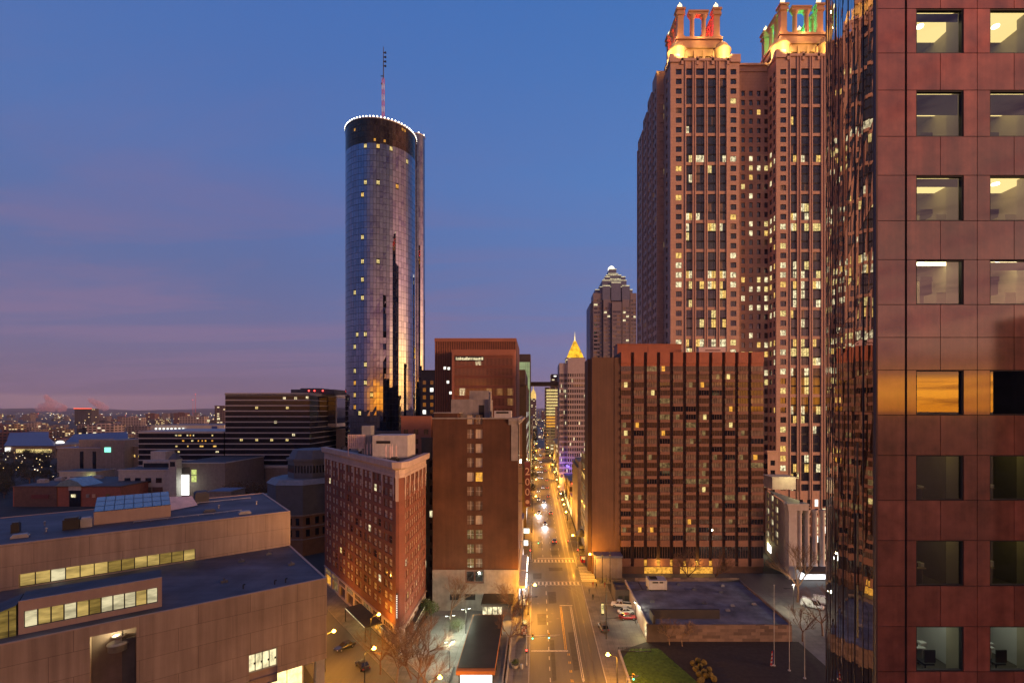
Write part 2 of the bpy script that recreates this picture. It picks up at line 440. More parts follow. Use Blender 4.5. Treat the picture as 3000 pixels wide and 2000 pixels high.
for n, c in (('coat_black', (.015, .015, .018)), ('coat_red', (.25, .03, .025)), ('coat_grey', (.14, .14, .15)), ('trousers', (.03, .03, .045)), ('hair', (.02, .014, .01))): surf(n, c, .85, var=.1)
surf('flag_red', (.55, .03, .04), .8, var=.1); surf('flag_white', (.75, .73, .7), .8, var=.1); surf('flag_blue', (.03, .05, .2), .8, var=.1)
surf('mast_red', (.5, .1, .06), .6, var=.1); surf('mast_white', (.6, .55, .5), .6, var=.1)
surf('skylight_glass', (.14, .22, .27), .25, var=.2, spec=.8, coat=.6); surf('tarp', (.6, .45, .42), .7, var=.2)
surf('sign_maroon', (.10, .02, .02), .5, var=.1); surf('sign_letter', (.5, .32, .22), .5, var=.05); surf('sign_panel', (.55, .42, .4), .6, var=.05)
surf('wood_desk', (.3, .24, .15), .5, var=.15)
# far buildings: walls with a procedural scatter of lit windows
def farwall(name, base, frac, sx, sz, lit=(1.0, .7, .3), power=1.0):
    m, nt, N, L, out = newmat(name)
    b = N.new('ShaderNodeBsdfPrincipled'); b.inputs['Roughness'].default_value = .8
    g = N.new('ShaderNodeNewGeometry'); s = N.new('ShaderNodeSeparateXYZ'); L.new(g.outputs['Position'], s.inputs[0])
    sn = N.new('ShaderNodeSeparateXYZ'); L.new(g.outputs['Normal'], sn.inputs[0])
    u = mathn(nt, 'DIVIDE', mathn(nt, 'ADD', s.outputs[0], s.outputs[1]), sx); v = mathn(nt, 'DIVIDE', s.outputs[2], sz)
    fu, fv = mathn(nt, 'FRACT', u), mathn(nt, 'FRACT', v)
    inu = mathn(nt, 'MULTIPLY', mathn(nt, 'GREATER_THAN', fu, .3), mathn(nt, 'GREATER_THAN', fv, .45))
    wall = mathn(nt, 'LESS_THAN', mathn(nt, 'ABSOLUTE', sn.outputs[2]), .5)
    iw = mathn(nt, 'MULTIPLY', inu, wall)
    wn = N.new('ShaderNodeTexWhiteNoise'); wn.noise_dimensions = '2D'; cm = N.new('ShaderNodeCombineXYZ')
    L.new(mathn(nt, 'FLOOR', u), cm.inputs[0]); L.new(mathn(nt, 'FLOOR', v), cm.inputs[1]); L.new(cm.outputs[0], wn.inputs['Vector'])
    on = mathn(nt, 'MULTIPLY', iw, mathn(nt, 'LESS_THAN', wn.outputs['Value'], frac))
    L.new(mixc(nt, iw, base, (.02, .02, .025)), b.inputs['Base Color'])
    b.inputs['Emission Color'].default_value = c4(lit)
    L.new(mathn(nt, 'MULTIPLY', on, power), b.inputs['Emission Strength'])
    L.new(b.outputs[0], out.inputs[0]); m.cycles.emission_sampling = 'NONE'; M[name] = m
farwall('far_brick', (.13, .06, .05), .05, 6, 4); farwall('far_grey', (.16, .13, .135), .04, 7, 4, (1, .85, .5)); farwall('far_dark', (.05, .04, .042), .04, 7, 4)
farwall('far_pale', (.3, .25, .24), .05, 8, 4.5, (1, .9, .6)); farwall('far_lit', (.2, .15, .1), .3, 6, 4, (1., .75, .35), .8)
farwall('far_tower', (.1, .07, .08), .3, 5, 3.5, (1., .8, .45), .8)
# ================================================================ red granite office tower, close on the right
YF = 22.9
def gx(px): return X(px, YF)
def gz(py): return Z(py, YF)
g_root = empty('granite_office_tower', (gx(2013), YF, 0), 'red polished granite office tower with square windows and a mirrored glass bay', 'building')
winr = [(22, 124), (209, 315), (404, 508), (597, 700), (850, 953), (1045, 1148), (1240, 1344), (1437, 1540)]
winr = [(-173 - 195 * k, -71 - 195 * k) for k in range(32)][::-1] + winr + [(1632 + 195 * k, 1735 + 195 * k) for k in range(10)]
winc = [(2103 + 169 * k, 2211 + 169 * k) for k in range(8)]
edge_r = winc[-1][1] + 61
bk = MB()
W = []
cols = [(gx(a) - gx(2013), gx(b) - gx(2013)) for a, b in winc]
rows = [(gz(b), gz(a)) for a, b in winr if gz(b) > 1]
Lf = gx(edge_r) - gx(2013)
ztop = gz(winr[0][0] - 60)
facade(W, bk, (gx(2013), YF), 0.0, Lf, 0, ztop, cols, rows, .16, lambda i, j: None)
bk.build('backing_wall', ['groove'], g_root)
cl = MB()
def panel(pa, pb, qa, qb, proud=.05):
    x0, x1 = gx(pa) + .014, gx(pb) - .014; z0, z1 = gz(qb) + .014, gz(qa) - .014
    if z0 < 0: return
    cl.box(x0, x1, YF - proud, YF - .004, z0, z1)
wr = sorted(winr)
for (ta, tb), nxt in zip(wr, wr[1:] + [None]):
    # the band with the windows
    panel(2013, 2077, ta, tb)
    for k, (wa, wb) in enumerate(winc):
        panel(2081 if k == 0 else winc[k - 1][1] + 31.5, wa, ta, tb)
        panel(wb, wb + 31.5, ta, tb)
    # the spandrel below it, two courses where the storey is taller
    if nxt is None: continue
    courses = [(tb, nxt[0])] if nxt[0] - tb < 110 else [(tb, (tb + nxt[0]) / 2), ((tb + nxt[0]) / 2, nxt[0])]
    for ca, cb in courses:
        panel(2013, 2077, ca, cb)
        xs = [2081, 2158, 2242.5]
        while xs[-1] < edge_r - 5: xs.append(min(edge_r, xs[-1] + 84.5))
        for a, b in zip(xs, xs[1:]): panel(a, b, ca, cb)
cl.build('granite_cladding', ['granite'], g_root)
body = MB()
body.prism([(20.6, YF + 5.2), (gx(edge_r), YF + 5.2), (gx(edge_r), YF + 31.5), (33.6, YF + 31.5), (32.4, 54.6)], 0, ztop, 0)
body.quad((gx(edge_r), YF, 0), (gx(edge_r), YF + 5.2, 0), (gx(edge_r), YF + 5.2, ztop), (gx(edge_r), YF, ztop))
# mirrored bay: tall panes set in a dark frame, each pane a little out of true
bay = MB(); fr = MB()
hd = 64.6; px_, py_ = gx(2013) - .05, YF + .1
rng = random.Random(5)
pts = [(px_, py_)]
for k in range(26):
    h = 64.7 - 3.2 * min(1, k / 20) - (0 if k < 22 else (k - 21) * 7)
    px_ += 1.48 * math.cos(R(h)); py_ += 1.48 * math.sin(R(h)); pts.append((px_, py_))
zf = [0.0]
while zf[-1] < ztop: zf.append(zf[-1] + 3.92 / 2)
for k, (a, b) in enumerate(zip(pts, pts[1:])):
    nx, ny = -(b[1] - a[1]) / 1.48, (b[0] - a[0]) / 1.48
    e = .012
    for j, (za, zb) in enumerate(zip(zf, zf[1:])):
        o = [rng.uniform(-.007, .007) for _ in range(4)]
        w = .012 * math.sin(k * 1.7 + j * .55) 
        ax, ay = a[0] + (b[0] - a[0]) * e, a[1] + (b[1] - a[1]) * e; bx, by = b[0] - (b[0] - a[0]) * e, b[1] - (b[1] - a[1]) * e
        bay.quad((bx + nx * (o[0] + w), by + ny * (o[0] + w), za + .012), (ax + nx * o[1], ay + ny * o[1], za + .012), (ax + nx * o[2], ay + ny * o[2], zb - .012), (bx + nx * (o[3] + w), by + ny * (o[3] + w), zb - .012))
    if k % 2 == 0: fr.prism([(a[0] + nx * .03, a[1] + ny * .03), (a[0] - nx * .1, a[1] - ny * .1), (a[0] - nx * .1 + .05, a[1] - ny * .1 + .1), (a[0] + nx * .03 + .025, a[1] + ny * .03 + .05)], 0, ztop)
bw = MB()
for a, b in zip(pts, pts[1:]):
    s = .14; nx, ny = -(b[1] - a[1]) / 1.48, (b[0] - a[0]) / 1.48
    bw.quad((b[0] - nx * s, b[1] - ny * s, 0), (a[0] - nx * s, a[1] - ny * s, 0), (a[0] - nx * s, a[1] - ny * s, ztop), (b[0] - nx * s, b[1] - ny * s, ztop))
bw.build('bay_backing', ['groove'], g_root)
bay.build('mirrored_bay', ['bay_mirror'], g_root)
fr.build('bay_mullion', ['frame_brown'], g_root)
body.build('core', ['groove'], g_root)
tr = MB(); tr.box(gx(2013) - .06, gx(2013) + .02, YF - .06, YF + .12, 0, ztop); tr.build('corner_trim', ['frame_brown'], g_root)
# windows with the rooms behind them
kinds = {0: 'warm', 1: 'shade', 2: 'warm', 3: 'strip', 4: 'dark', 5: 'dim', 6: 'dim', 7: 'white'}
for r, (ta, tb) in enumerate(winr[32:40]):
    for c, (wa, wb) in enumerate(winc[:3]):
        x0, x1, z0, z1 = gx(wa), gx(wb), gz(tb), gz(ta)
        k = kinds[r]
        w = MB(); t = .05
        w.box(x0, x1, YF - .01, YF + .15, z0, z0 + t); w.box(x0, x1, YF - .01, YF + .15, z1 - t, z1)
        w.box(x0, x0 + t, YF - .01, YF + .15, z0 + t, z1 - t); w.box(x1 - t, x1, YF - .01, YF + .15, z0 + t, z1 - t)
        fo = w.build('window', ['frame_dark'], g_root)
        p = MB(); p.quad((x0 + t, YF + .08, z0 + t), (x1 - t, YF + .08, z0 + t), (x1 - t, YF + .08, z1 - t), (x0 + t, YF + .08, z1 - t))
        p.build('pane', ['office_glass'], fo)
        # the room: wider than its window to the right, a column return at the jamb, ceiling, soffit, back wall
        wall = 'room_dark' if k in ('dark', 'dim') else ('room_white' if k == 'white' else 'room_wall')
        ya, yb = YF + .17, YF + 4.6; xa, xb = x0 - .55, x1 + 2.3; xk = max(xa, 18.6); zc = z1 + .30; zl = z0 - .55
        if c < 2 or True: xb = min(xb, gx(winc[c][0] + 169) - .62)
        rm = MB()
        rm.quad((xk, yb, zl), (xb, yb, zl), (xb, yb, zc), (xk, yb, zc)); rm.quad((xa, ya, zl), (xk, yb, zl), (xk, yb, zc), (xa, ya, zc))
        rm.quad((xb, yb, zl), (xb, ya, zl), (xb, ya, zc), (xb, yb, zc)); rm.quad((xa, ya, zl), (xb, ya, zl), (xb, yb, zl), (xk, yb, zl), 1)
        rm.quad((xk, yb, zc), (xb, yb, zc), (xb, ya, zc), (xa, ya, zc), 0)
        rm.box(x1 + .02, x1 + .5, ya, YF + .95, zl, zc, 2)
        if k in ('warm', 'shade', 'strip'):
            zz = zc - (1.05 if k != 'strip' else .62)
            rm.box(xk - .7, xb, YF + 2.5, YF + 2.9, zz, zz + .22, 3); rm.box(xk - .7, xb, YF + 2.55, YF + 2.6, zl + .9, zz, 0)
            rm.box(xk - .6, xk + .1, YF + 1.6, YF + 2.4, zl, zl + 1.5, 2)
        room = rm.build('office_room', [wall, 'room_floor', 'room_wall' if k != 'dark' else 'room_dark', 'frame_dark'], g_root)
        cm = {'warm': 'ceiling_warm', 'shade': 'ceiling_warm', 'strip': 'ceiling_strip', 'dim': 'ceiling_dim', 'white': 'ceiling_white', 'dark': None}[k]
        if cm:
            lt = MB()
            if k == 'strip': lt.box(xk - .7, xb - .3, YF + 1.2, YF + 1.7, zc - .08, zc - .02)
            elif k in ('white',): lt.box(x0, xb - .8, YF + 1.0, YF + 2.2, zc - .1, zc - .03)
            else: lt.box(xk - .7, xb - .1, YF + .5, YF + 2.4, zc - .06, zc - .02)
            lt.build('ceiling_light', [cm], room)
        if k == 'shade' or (k in ('warm', 'strip') and (r + c) % 2 == 0):
            sh = MB(); h = 1.0 if k == 'shade' else .42
            sh.box(x0 + .06, x1 - .06, YF + .2, YF + .23, z1 - h, z1 - .05); sh.build('roller_shade', ['shade_cloth'], fo)
        if k in ('warm', 'shade', 'strip'):
            rq = random.Random(100 + r * 7 + c); sf = MB()
            for q in range(4):
                sx0 = xk + .3 + q * .75; hh = rq.uniform(.5, 1.7)
                if sx0 + .6 < xb: sf.box(sx0, sx0 + .6, YF + 4.0, YF + 4.5, zl, zl + hh); sf.box(sx0 + .1, sx0 + .1 + rq.uniform(.15, .4), YF + 4.0, YF + 4.3, zl + hh, zl + hh + rq.uniform(.1, .5), 1)
            sf.box(x0 + .1, x0 + .9, YF + 2.46, YF + 2.54, zl + 1.5, zl + 2.1, 1)
            sf.build('cupboard', ['wood_desk', 'frame_dark'], room)
            pd = MB(); pd.tube((x0 + 1.2 + .3 * c, YF + 1.3, zc - .02), (x0 + 1.2 + .3 * c, YF + 1.3, zc - .12), .16, n=12); pd.build('downlight', ['bulb_white'], room)
        if k in ('dim', 'white'):
            rq = random.Random(60 + r * 7 + c); sf = MB()
            for q in range(5): sx0 = x0 - .1 + q * .42; sf.box(sx0, sx0 + rq.uniform(.15, .35), YF + 1.7, YF + 2.0, z0 + .33, z0 + .33 + rq.uniform(.04, .3), q % 2)
            sf.box(x0 + .2, x0 + .26, YF + 4.4, YF + 4.55, zl, zc, 1)
            sf.build('desk_clutter', ['room_white', 'frame_dark'], room)
            d = MB()
            dz = z0 + .28
            d.box(x0 - .2, x1 - .5, YF + 1.5, YF + 2.3, dz, dz + .05); d.box(x0 + .1, x0 + .16, YF + 1.6, YF + 2.2, zl, dz); d.box(x1 - .65, x1 - .6, YF + 1.6, YF + 2.2, zl, dz)
            d.box(x0 + .5, x0 + 1.0, YF + 2.05, YF + 2.12, dz + .12, dz + .45, 1); d.box(x0 + .72, x0 + .78, YF + 2.1, YF + 2.15, dz + .05, dz + .15, 1)
            desk = d.build('desk', ['wood_desk' if k == 'dim' else 'room_white', 'frame_dark'], room)
        if k == 'white':
            ch = MB(); cx, cy = x0 + 1.2, YF + .95
            ch.box(cx - .25, cx + .25, cy - .25, cy + .25, zl + .45, zl + .53); ch.box(cx - .25, cx + .25, cy - .3, cy - .24, zl + .6, zl + 1.2)
            ch.tube((cx, cy, zl + .1), (cx, cy, zl + .46), .03)
            for q in range(5): ch.tube((cx, cy, zl + .12), (cx + .3 * math.cos(q * 1.257), cy + .3 * math.sin(q * 1.257), zl + .05), .025)
            ch.build('office_chair', ['black_metal'], room)
# neighbour behind the viewpoint that shows as a dark shape in the polished stone and the glass
nb = empty('dark_slab_tower', (98, -60, 0), 'dark slab tower seen only as a reflection in the right-hand granite window', 'building')
b = MB(); b.prism([(98, -60), (142, -106), (160, -106), (156, -60)], 0, 74); b.build('wall', ['far_dark'], nb)
b = MB(); b.box(112, 140, -72, -63, 74, 76.5); b.build('roof_plant', ['far_dark'], nb)
nb = empty('reflection_blocker', (71, 3, 0), 'dark annex tower seen only as a reflection in the hotel windows', 'building')  # unseen block added to keep reflected dawn glow off the left hotel bays
b = MB(); b.box(57, 88, -4, 12, 0, 70); b.build('wall', ['far_dark'], nb)
b = MB(); b.box(62, 78, -2, 9, 70, 73); b.build('roof_plant', ['far_dark'], nb)
# ---------------------------------------------------------------- dark blocks seen in the gaps behind the flatiron hotel
def plain(name, label, px0, px1, Y0, Y1, py, mat, wins, seed, z0=0):
    e = empty(name, (X(px0, Y0), Y0, 0), label, 'building'); x0, x1, zt = X(px0, Y0), X(px1, Y0), Z(py, Y0); q = MB(); W = []; r_ = random.Random(seed)
    n = max(2, int((x1 - x0) / 3.2)); m = max(2, int((zt - 8) / 3.6))
    facade(W, q, (x0, Y0), 0, x1 - x0, 0, zt, grid(n, x1 - x0, .45), rowsz(6, 3.6, m, 1.9), .25, lambda i, j: r_.choice(wins))
    q.box(x0 + .01, x1 - .01, Y0 + .6, Y1, 0, zt - .3); q.quad((x1, Y0, 0), (x1, Y1, 0), (x1, Y1, zt), (x1, Y0, zt)); q.build('wall', [mat], e)
    q = MB(); q.box(x0 - .2, x1 + .2, Y0 - .2, Y0 + .5, zt, zt + .5); q.build('parapet', [mat], e); emit(e, W); return e
plain('black_infill_block', 'near-black narrow block in the gap between the flatiron hotel and the brown brick block', 968, 997, 142, 160, 1008, 'dark_stone', ['pane_dark'] * 9 + ['lit_pale'], 1)
plain('brown_rear_block', 'brown block rising behind the roof of the flatiron hotel', 921, 990, 186, 205, 958, 'mart_brown', ['pane_brown'] * 12 + ['lit_dim'], 2)
plain('dark_rear_block', 'dark block at the foot of the mirror-glass cylinder, left of the ribbed tower', 966, 1000, 240, 262, 852, 'dark_stone', ['pane_dark'] * 14 + ['lit_white'], 3)
plain('grey_rear_block', 'grey block under the left foot of the mirror-glass cylinder', 842, 925, 200, 215, 992, 'slate_metal', ['pane_dark'] * 10 + ['lit_warm', 'lit_amber'], 4)
# ================================================================ the library, lower left: brown concrete boxes on the diagonal street
U1 = (.779, .627); U2 = (-.627, .779); LC = (-36.2, 85.0); LA = math.atan2(.627, .779)
def LP(s, v): return (LC[0] + U1[0] * s + U2[0] * v, LC[1] + U1[1] * s + U2[1] * v)
lib = empty('concrete_library', (LC[0], LC[1], 0), 'brown concrete panel library with two stepped flat roofs and lit strip windows', 'building')
ZR, ZU, ZB, S0 = 25.9, 33.2, 12.2, -85.0
def L3(s, v, z): p = LP(s, v); return (p[0], p[1], z)
def lbox(mb, s0, s1, v0, v1, z0, z1, m=0, top=None): mb.prism([LP(s0, v0), LP(s1, v0), LP(s1, v1), LP(s0, v1)], z0, z1, m, top)
lw = MB(); Wl = []
O0 = LP(S0, 0)
# openings in the street front given by their place along it
def s_at(px, v=0.0):
    k = (px - CX) / F; p = LP(0, v); return (k * p[1] - p[0]) / (U1[0] - k * U1[1])
def z_at(px, py, v=0.0):
    p = LP(s_at(px, v), v); return Z(py, p[1])
sa, sb = s_at(207), s_at(313); sc_, sd = s_at(572), s_at(637)
za0, za1 = z_at(312, 1585), z_at(312, 1440)
zb0, zb1 = z_at(636, 1563), z_at(636, 1486)
# front wall in three strips so that each opening has its own height
def strip(s0, s1, holes):
    facade([], lw, LP(s0, 0), LA, s1 - s0, ZB, ZR, [(h[0] - s0, h[1] - s0) for h in holes], [(holes[0][2], holes[0][3])] if holes else [], 2.6 if holes and holes[0][2] == za0 else 1.2, lambda i, j: None)
strip(S0, (sb + sc_) / 2, [(sa, sb, za0, za1)]); strip((sb + sc_) / 2, 0, [(sc_, sd, zb0, zb1)])
lbox(lw, S0, -.01, 2.7, 56, ZB, ZR - .05); lw.quad(L3(0, 0, ZB), L3(0, 56, ZB), L3(0, 56, ZR), L3(0, 0, ZR))
lw.poly([L3(S0, 0, ZB), L3(S0, 2.7, ZB), L3(0, 2.7, ZB), L3(0, 0, ZB)])
lw.build('lower_wall', ['library_panels'], lib)
rf = MB(); lbox(rf, S0, -.35, .35, 26.4, ZR - .04, ZR + .02); rf.build('lower_roof', ['roof_membrane'], lib)
cp = MB()
for s0, s1, v0, v1 in ((S0, 0, 0, .35), (-.35, 0, .35, 56)): lbox(cp, s0, s1, v0, v1, ZR - .02, ZR + .12)
cp.build('lower_coping', ['concrete_library'], lib)
# upper tier with its slot window
up = MB(); us0, us1 = s_at(43, 26.4), s_at(449, 26.4)
facade([], up, LP(S0, 26.4), LA, -S0, ZR, ZU, [(us0 - S0, us1 - S0)], [(ZR + .1, ZR + 2.3)], .9, lambda i, j: None)
lbox(up, S0, 0, 27.3, 56, ZR, ZU - .3); up.quad(L3(0, 26.4, ZR), L3(0, 27.3, ZR), L3(0, 27.3, ZU), L3(0, 26.4, ZU)); up.quad(L3(0, 27.3, ZU - .3), L3(0, 56, ZU - .3), L3(0, 56, ZU), L3(0, 27.3, ZU))
up.build('upper_wall', ['library_panels'], lib)
ur = MB(); lbox(ur, S0, -.35, 26.75, 55.7, ZU - .2, ZU - .02); ur.build('upper_roof', ['roof_membrane'], lib)
uc = MB()
for s0, s1, v0, v1 in ((S0, 0, 26.4, 26.75), (-.35, 0, 26.75, 56), (S0, -.35, 55.7, 56)): lbox(uc, s0, s1, v0, v1, ZU - .02, ZU + .12)
uc.build('upper_coping', ['concrete_library'], lib)
def strip_window(name, s0, s1, v, z0, z1, n, mats, par=lib):
    w = MB(); p = (s1 - s0) / n
    for k in range(n):
        a, b = s0 + p * k + .07, s0 + p * (k + 1) - .07
        q = MB(); q.quad(L3(a, v, z0 + .08), L3(b, v, z0 + .08), L3(b, v, z1 - .08), L3(a, v, z1 - .08))
        q.build('window', [mats[k % len(mats)]], par)
        lbox(w, b, b + .14, v - .08, v, z0, z1)
    lbox(w, s0, s1, v - .08, v, z0 - .02, z0 + .08); lbox(w, s0, s1, v - .08, v, z1 - .08, z1 + .02)
    w.build(name, ['frame_dark'], par)
glow('lib_room', (1.0, .68, .2), .62, .62, .35, stretch=(.5, .5, 2.0), gloss=.06); glow('lib_room_dim', (.8, .52, .12), .34, .7, .5, stretch=(.4, .4, 2.2), gloss=.06); glow('lib_room_pale', (1.0, .86, .5), .8, .55, .5, stretch=(.5, .5, 1.6), gloss=.06)
strip_window('window_frame', us0, us1, 27.2, ZR + .1, ZR + 2.3, 13, ['lib_room', 'lib_room', 'lib_room_pale', 'lib_room', 'lib_room', 'lib_room', 'lib_room_dim', 'lib_room_dim', 'lib_room', 'lib_room', 'lib_room_dim', 'lib_room_dim', 'lib_room'])
# raised monitor on the lower roof, glazed towards the street
ms1 = s_at(372, 2.6); ms0 = s_at(42, 2.6); mz = 30.0; vb = 9.5
mn = MB()
facade([], mn, LP(ms0, 2.6), LA, ms1 - ms0, ZR, mz, [(.5, ms1 - ms0 - .5)], [(ZR + .75, ZR + 2.95)], .35, lambda i, j: None)
mn.poly([L3(ms1, 2.6, ZR), L3(ms1, vb, ZR), L3(ms1, vb - 1.5, mz), L3(ms1, 2.6, mz)]); mn.poly([L3(ms0, vb, ZR), L3(ms0, 2.6, ZR), L3(ms0, 2.6, mz), L3(ms0, vb - 1.5, mz)]); mn.quad(L3(ms1, vb, ZR), L3(ms0, vb, ZR), L3(ms0, vb - 1.5, mz), L3(ms1, vb - 1.5, mz))
mon = mn.build('roof_monitor', ['concrete_library'], lib)
mr = MB(); lbox(mr, ms0, ms1, 2.9, vb - 1.5, mz - .05, mz + .03); lbox(mr, ms0, ms1, 2.6, 2.9, mz, mz + .25, 1); mr.build('roof', ['roof_dark', 'concrete_library'], mon)
strip_window('window_frame', ms0 + .5, ms1 - .5, 2.9, ZR + .75, ZR + 2.95, 11, ['lib_room_pale', 'lib_room', 'lib_room', 'lib_room_pale', 'lib_room', 'lib_room_dim', 'lib_room_pale', 'lib_room_pale', 'lib_room_pale', 'lib_room', 'lib_room_pale'], mon)
# glazed lean-to at the far left of the monitor
le = MB(); s0 = ms0 - 9
le.poly([L3(s0, 2.6, ZR), L3(ms0 - .2, 2.6, ZR), L3(ms0 - .2, 2.6, mz - .2), L3(s0, 2.6, ZR + .8)]); le.quad(L3(s0, 2.6, ZR + .8), L3(ms0 - .2, 2.6, mz - .2), L3(ms0 - .2, 8, mz - .2), L3(s0, 8, ZR + .8), 1); le.poly([L3(ms0 - .2, 8, ZR), L3(s0, 8, ZR), L3(s0, 8, ZR + .8), L3(ms0 - .2, 8, mz - .2)], 1)
for k in range(10):
    s = s0 + .9 * k; lbox(le, s, s + .09, 2.5, 2.58, ZR, ZR + .8 + 2.9 * k / 10, 2)
le.build('glazed_lean_to', ['lib_room_dim', 'roof_dark', 'frame_dark'], mon)
# the deep terrace opening with its round stone tank, and the lit rooms of the street front
tb = MB()
tb.quad(L3(sa - 1, 2.55, za0), L3(sb + 1, 2.55, za0), L3(sb + 1, 2.55, za1), L3(sa - 1, 2.55, za1), 1)
tb.quad(L3(sa - 1, 2.0, za0), L3(sb + 1, 2.0, za0), L3(sb + 1, 2.55, za0), L3(sa - 1, 2.55, za0), 0)
tb.build('terrace_back', ['concrete_library', 'podium_stone'], lib)
tl = MB(); lbox(tl, sa + .1, sb - 1.6, 1.9, 2.1, za1 - .55, za1 - .12); tl.build('terrace_light', ['lit_pale'], lib)
tk = MB(); p = LP((sa + sb) / 2 + .4, 1.3)
zt = za1 - 2.2
tk.lathe(p[0], p[1], [(.9, zt - .9), (1.1, zt - .8), (1.15, zt), (1.25, zt + .05), (1.2, zt + .2), (.9, zt + .35), (.4, zt + .5), (.3, zt + .8), (.7, zt + .95), (.85, zt + 1.15), (.3, zt + 1.3), (.001, zt + 1.32)], 20)
tk.build('round_fixture', ['galvanised'], lib, True)
tp = MB(); lbox(tp, sb - 1.4, sb - .1, .9, 1.1, za0, za1 - 1.6); lbox(tp, sb - 1.55, sb - 1.4, .8, 1.0, za0, za1); tp.build('terrace_screen', ['roof_dark'], lib)
lamp('terrace_lamp', 'POINT', L3((sa + sb) / 2, 1.2, za1 - .5), 420, (1, .8, .4), lib, .2)
lr = MB(); zm = zb0 + (zb1 - zb0) * .42
lr.quad(L3(sc_, 1.1, zm), L3(sd, 1.1, zm), L3(sd, 1.1, zb1), L3(sc_, 1.1, zb1), 0); lbox(lr, sc_, sd, .5, 1.12, zb0, zm, 1); lbox(lr, sc_, sd, .3, .5, zm, zm + .12, 2)
for k in range(1, 4): lbox(lr, sc_ + (sd - sc_) * k / 4 - .06, sc_ + (sd - sc_) * k / 4 + .06, .96, 1.08, zm, zb1, 3)
lbox(lr, sc_, sd, .96, 1.08, zb1 - .5, zb1 - .38, 3)
for k in range(4): lbox(lr, sc_ + .8 + k * 1.0, sc_ + 1.1 + k * 1.0, 1.0, 1.08, zm + 1.0, zm + 1.3, 3)
glow('lib_bright', (1.0, .86, .48), 1.25, .55, .9, stretch=(1, 1, .6))
lr.build('lit_window', ['lib_bright', 'concrete_library', 'concrete_library', 'frame_dark'], lib)
# recessed ground storeys
gr = MB(); lbox(gr, S0, -3.4, 1.3, 52, 0, ZB); gr.build('base_wall', ['concrete_library'], lib)
gg = MB(); w = 2.4
for k in range(12): lbox(gg, -3.6 - w * (k + 1) + .1, -3.6 - w * k - .1, 1.1, 1.3, ZB - 5.2, ZB - .15, k % 4 == 3)
gg.build('lobby_window', ['shop_warm', 'lit_dim'], lib)
pc = MB(); lbox(pc, -1.6, -.2, .4, 2.0, 0, ZB); pc.build('corner_pier', ['white_wall'], lib)
# roof plant
def roofbox(name, s0, s1, v0, v1, z0, z1, mat, label=None):
    b = MB(); lbox(b, s0, s1, v0, v1, z0, z1); lbox(b, s0 + .1 * (s1 - s0), s1 - .1 * (s1 - s0), v0 + .15 * (v1 - v0), v1 - .15 * (v1 - v0), z1, z1 + .25)
    o = b.build(name, [mat], lib); return tag(o, label)
rs0, rs1 = s_at(215, 36), s_at(392, 36)
sk = MB(); lbox(sk, rs0, rs1, 36, 45, ZU, ZU + 2.4); sko = sk.build('skylight', ['concrete_library'], lib)
sk2 = MB()
n = 8
for k in range(n):
    a, b = rs0 + (rs1 - rs0) * k / n + .06, rs0 + (rs1 - rs0) * (k + 1) / n - .06
    for v0, v1, z0, z1 in ((36.1, 38.9, ZU + 2.5, ZU + 3.0), (39.1, 41.9, ZU + 3.05, ZU + 3.5), (42.1, 44.9, ZU + 3.55, ZU + 4.0)):
        sk2.quad(L3(a, v0, z0), L3(b, v0, z0), L3(b, v1, z1), L3(a, v1, z1))
sk2.build('glass', ['skylight_glass'], sko)
sf = MB(); sf.quad(L3(rs0, 36, ZU + 2.41), L3(rs1, 36, ZU + 2.41), L3(rs1, 45, ZU + 3.93), L3(rs0, 45, ZU + 3.93)); sf.poly([L3(rs1, 36, ZU + 2.4), L3(rs1, 45, ZU + 2.4), L3(rs1, 45, ZU + 3.93)]); sf.build('frame', ['slate_metal'], sko)
roofbox('roof_fan', s_at(143, 34), s_at(182, 34), 34, 37, ZU, ZU + 1.8, 'black_metal')
roofbox('roof_duct', s_at(184, 34.5), s_at(211, 34.5), 34.5, 36.5, ZU, ZU + 1.5, 'white_wall')
roofbox('roof_vent', s_at(24, 37), s_at(44, 37), 37, 39, ZU, ZU + 1.5, 'black_metal')
tp = MB(); s = s_at(392, 44); tp.poly([L3(s, 43, ZU + .1), L3(s + 5, 46, ZU + .2), L3(s + 4.2, 50, ZU + 1.8), L3(s, 49, ZU + 2.2)]); tp.poly([L3(s, 43, ZU + .1), L3(s, 49, ZU + 2.2), L3(s, 50, ZU + .1)]); tp.build('tarpaulin', ['tarp'], lib)
roofbox('stair_hut', s_at(448, 50), s_at(480, 50), 50, 54, ZU, ZU + 2.2, 'roof_dark')
rn = random.Random(3)
for k in range(9):
    s, v = rn.uniform(-50, -4), rn.uniform(29, 52)
    if rs0 - 2 < s < rs1 + 2: continue
    b = MB(); p = LP(s, v); b.tube((p[0], p[1], ZU - .02), (p[0], p[1], ZU + .6), .12); b.ball((p[0], p[1], ZU + .65), .2, 5); b.build('vent_pipe', ['galvanised'], lib)
for k in range(7):
    s, v = -8 - k * 5.5, 30 + (k * 7) % 20
    if rs0 - 3 < s < rs1 + 3 and v < 47: v = 50
    b = MB(); lbox(b, s - 1.1, s + 1.1, v - .8, v + .8, ZU, ZU + .35); lbox(b, s - .9, s + .9, v - .6, v + .6, ZU + .35, ZU + .6); b.build('roof_hatch', ['slate_metal' if k % 2 else 'galvanised'], lib)
for s0, s1, v in ((-30, -4, 49.2), (-26, -8, 33.5)):
    b = MB(); p, q = L3(s0, v, ZU + .25), L3(s1, v, ZU + .25); b.tube(p, q, .09); 
    for t in range(8): m_ = L3(s0 + (s1 - s0) * t / 7, v, ZU); b.tube(m_, (m_[0], m_[1], ZU + .25), .05)
    b.build('roof_pipe', ['galvanised'], lib)
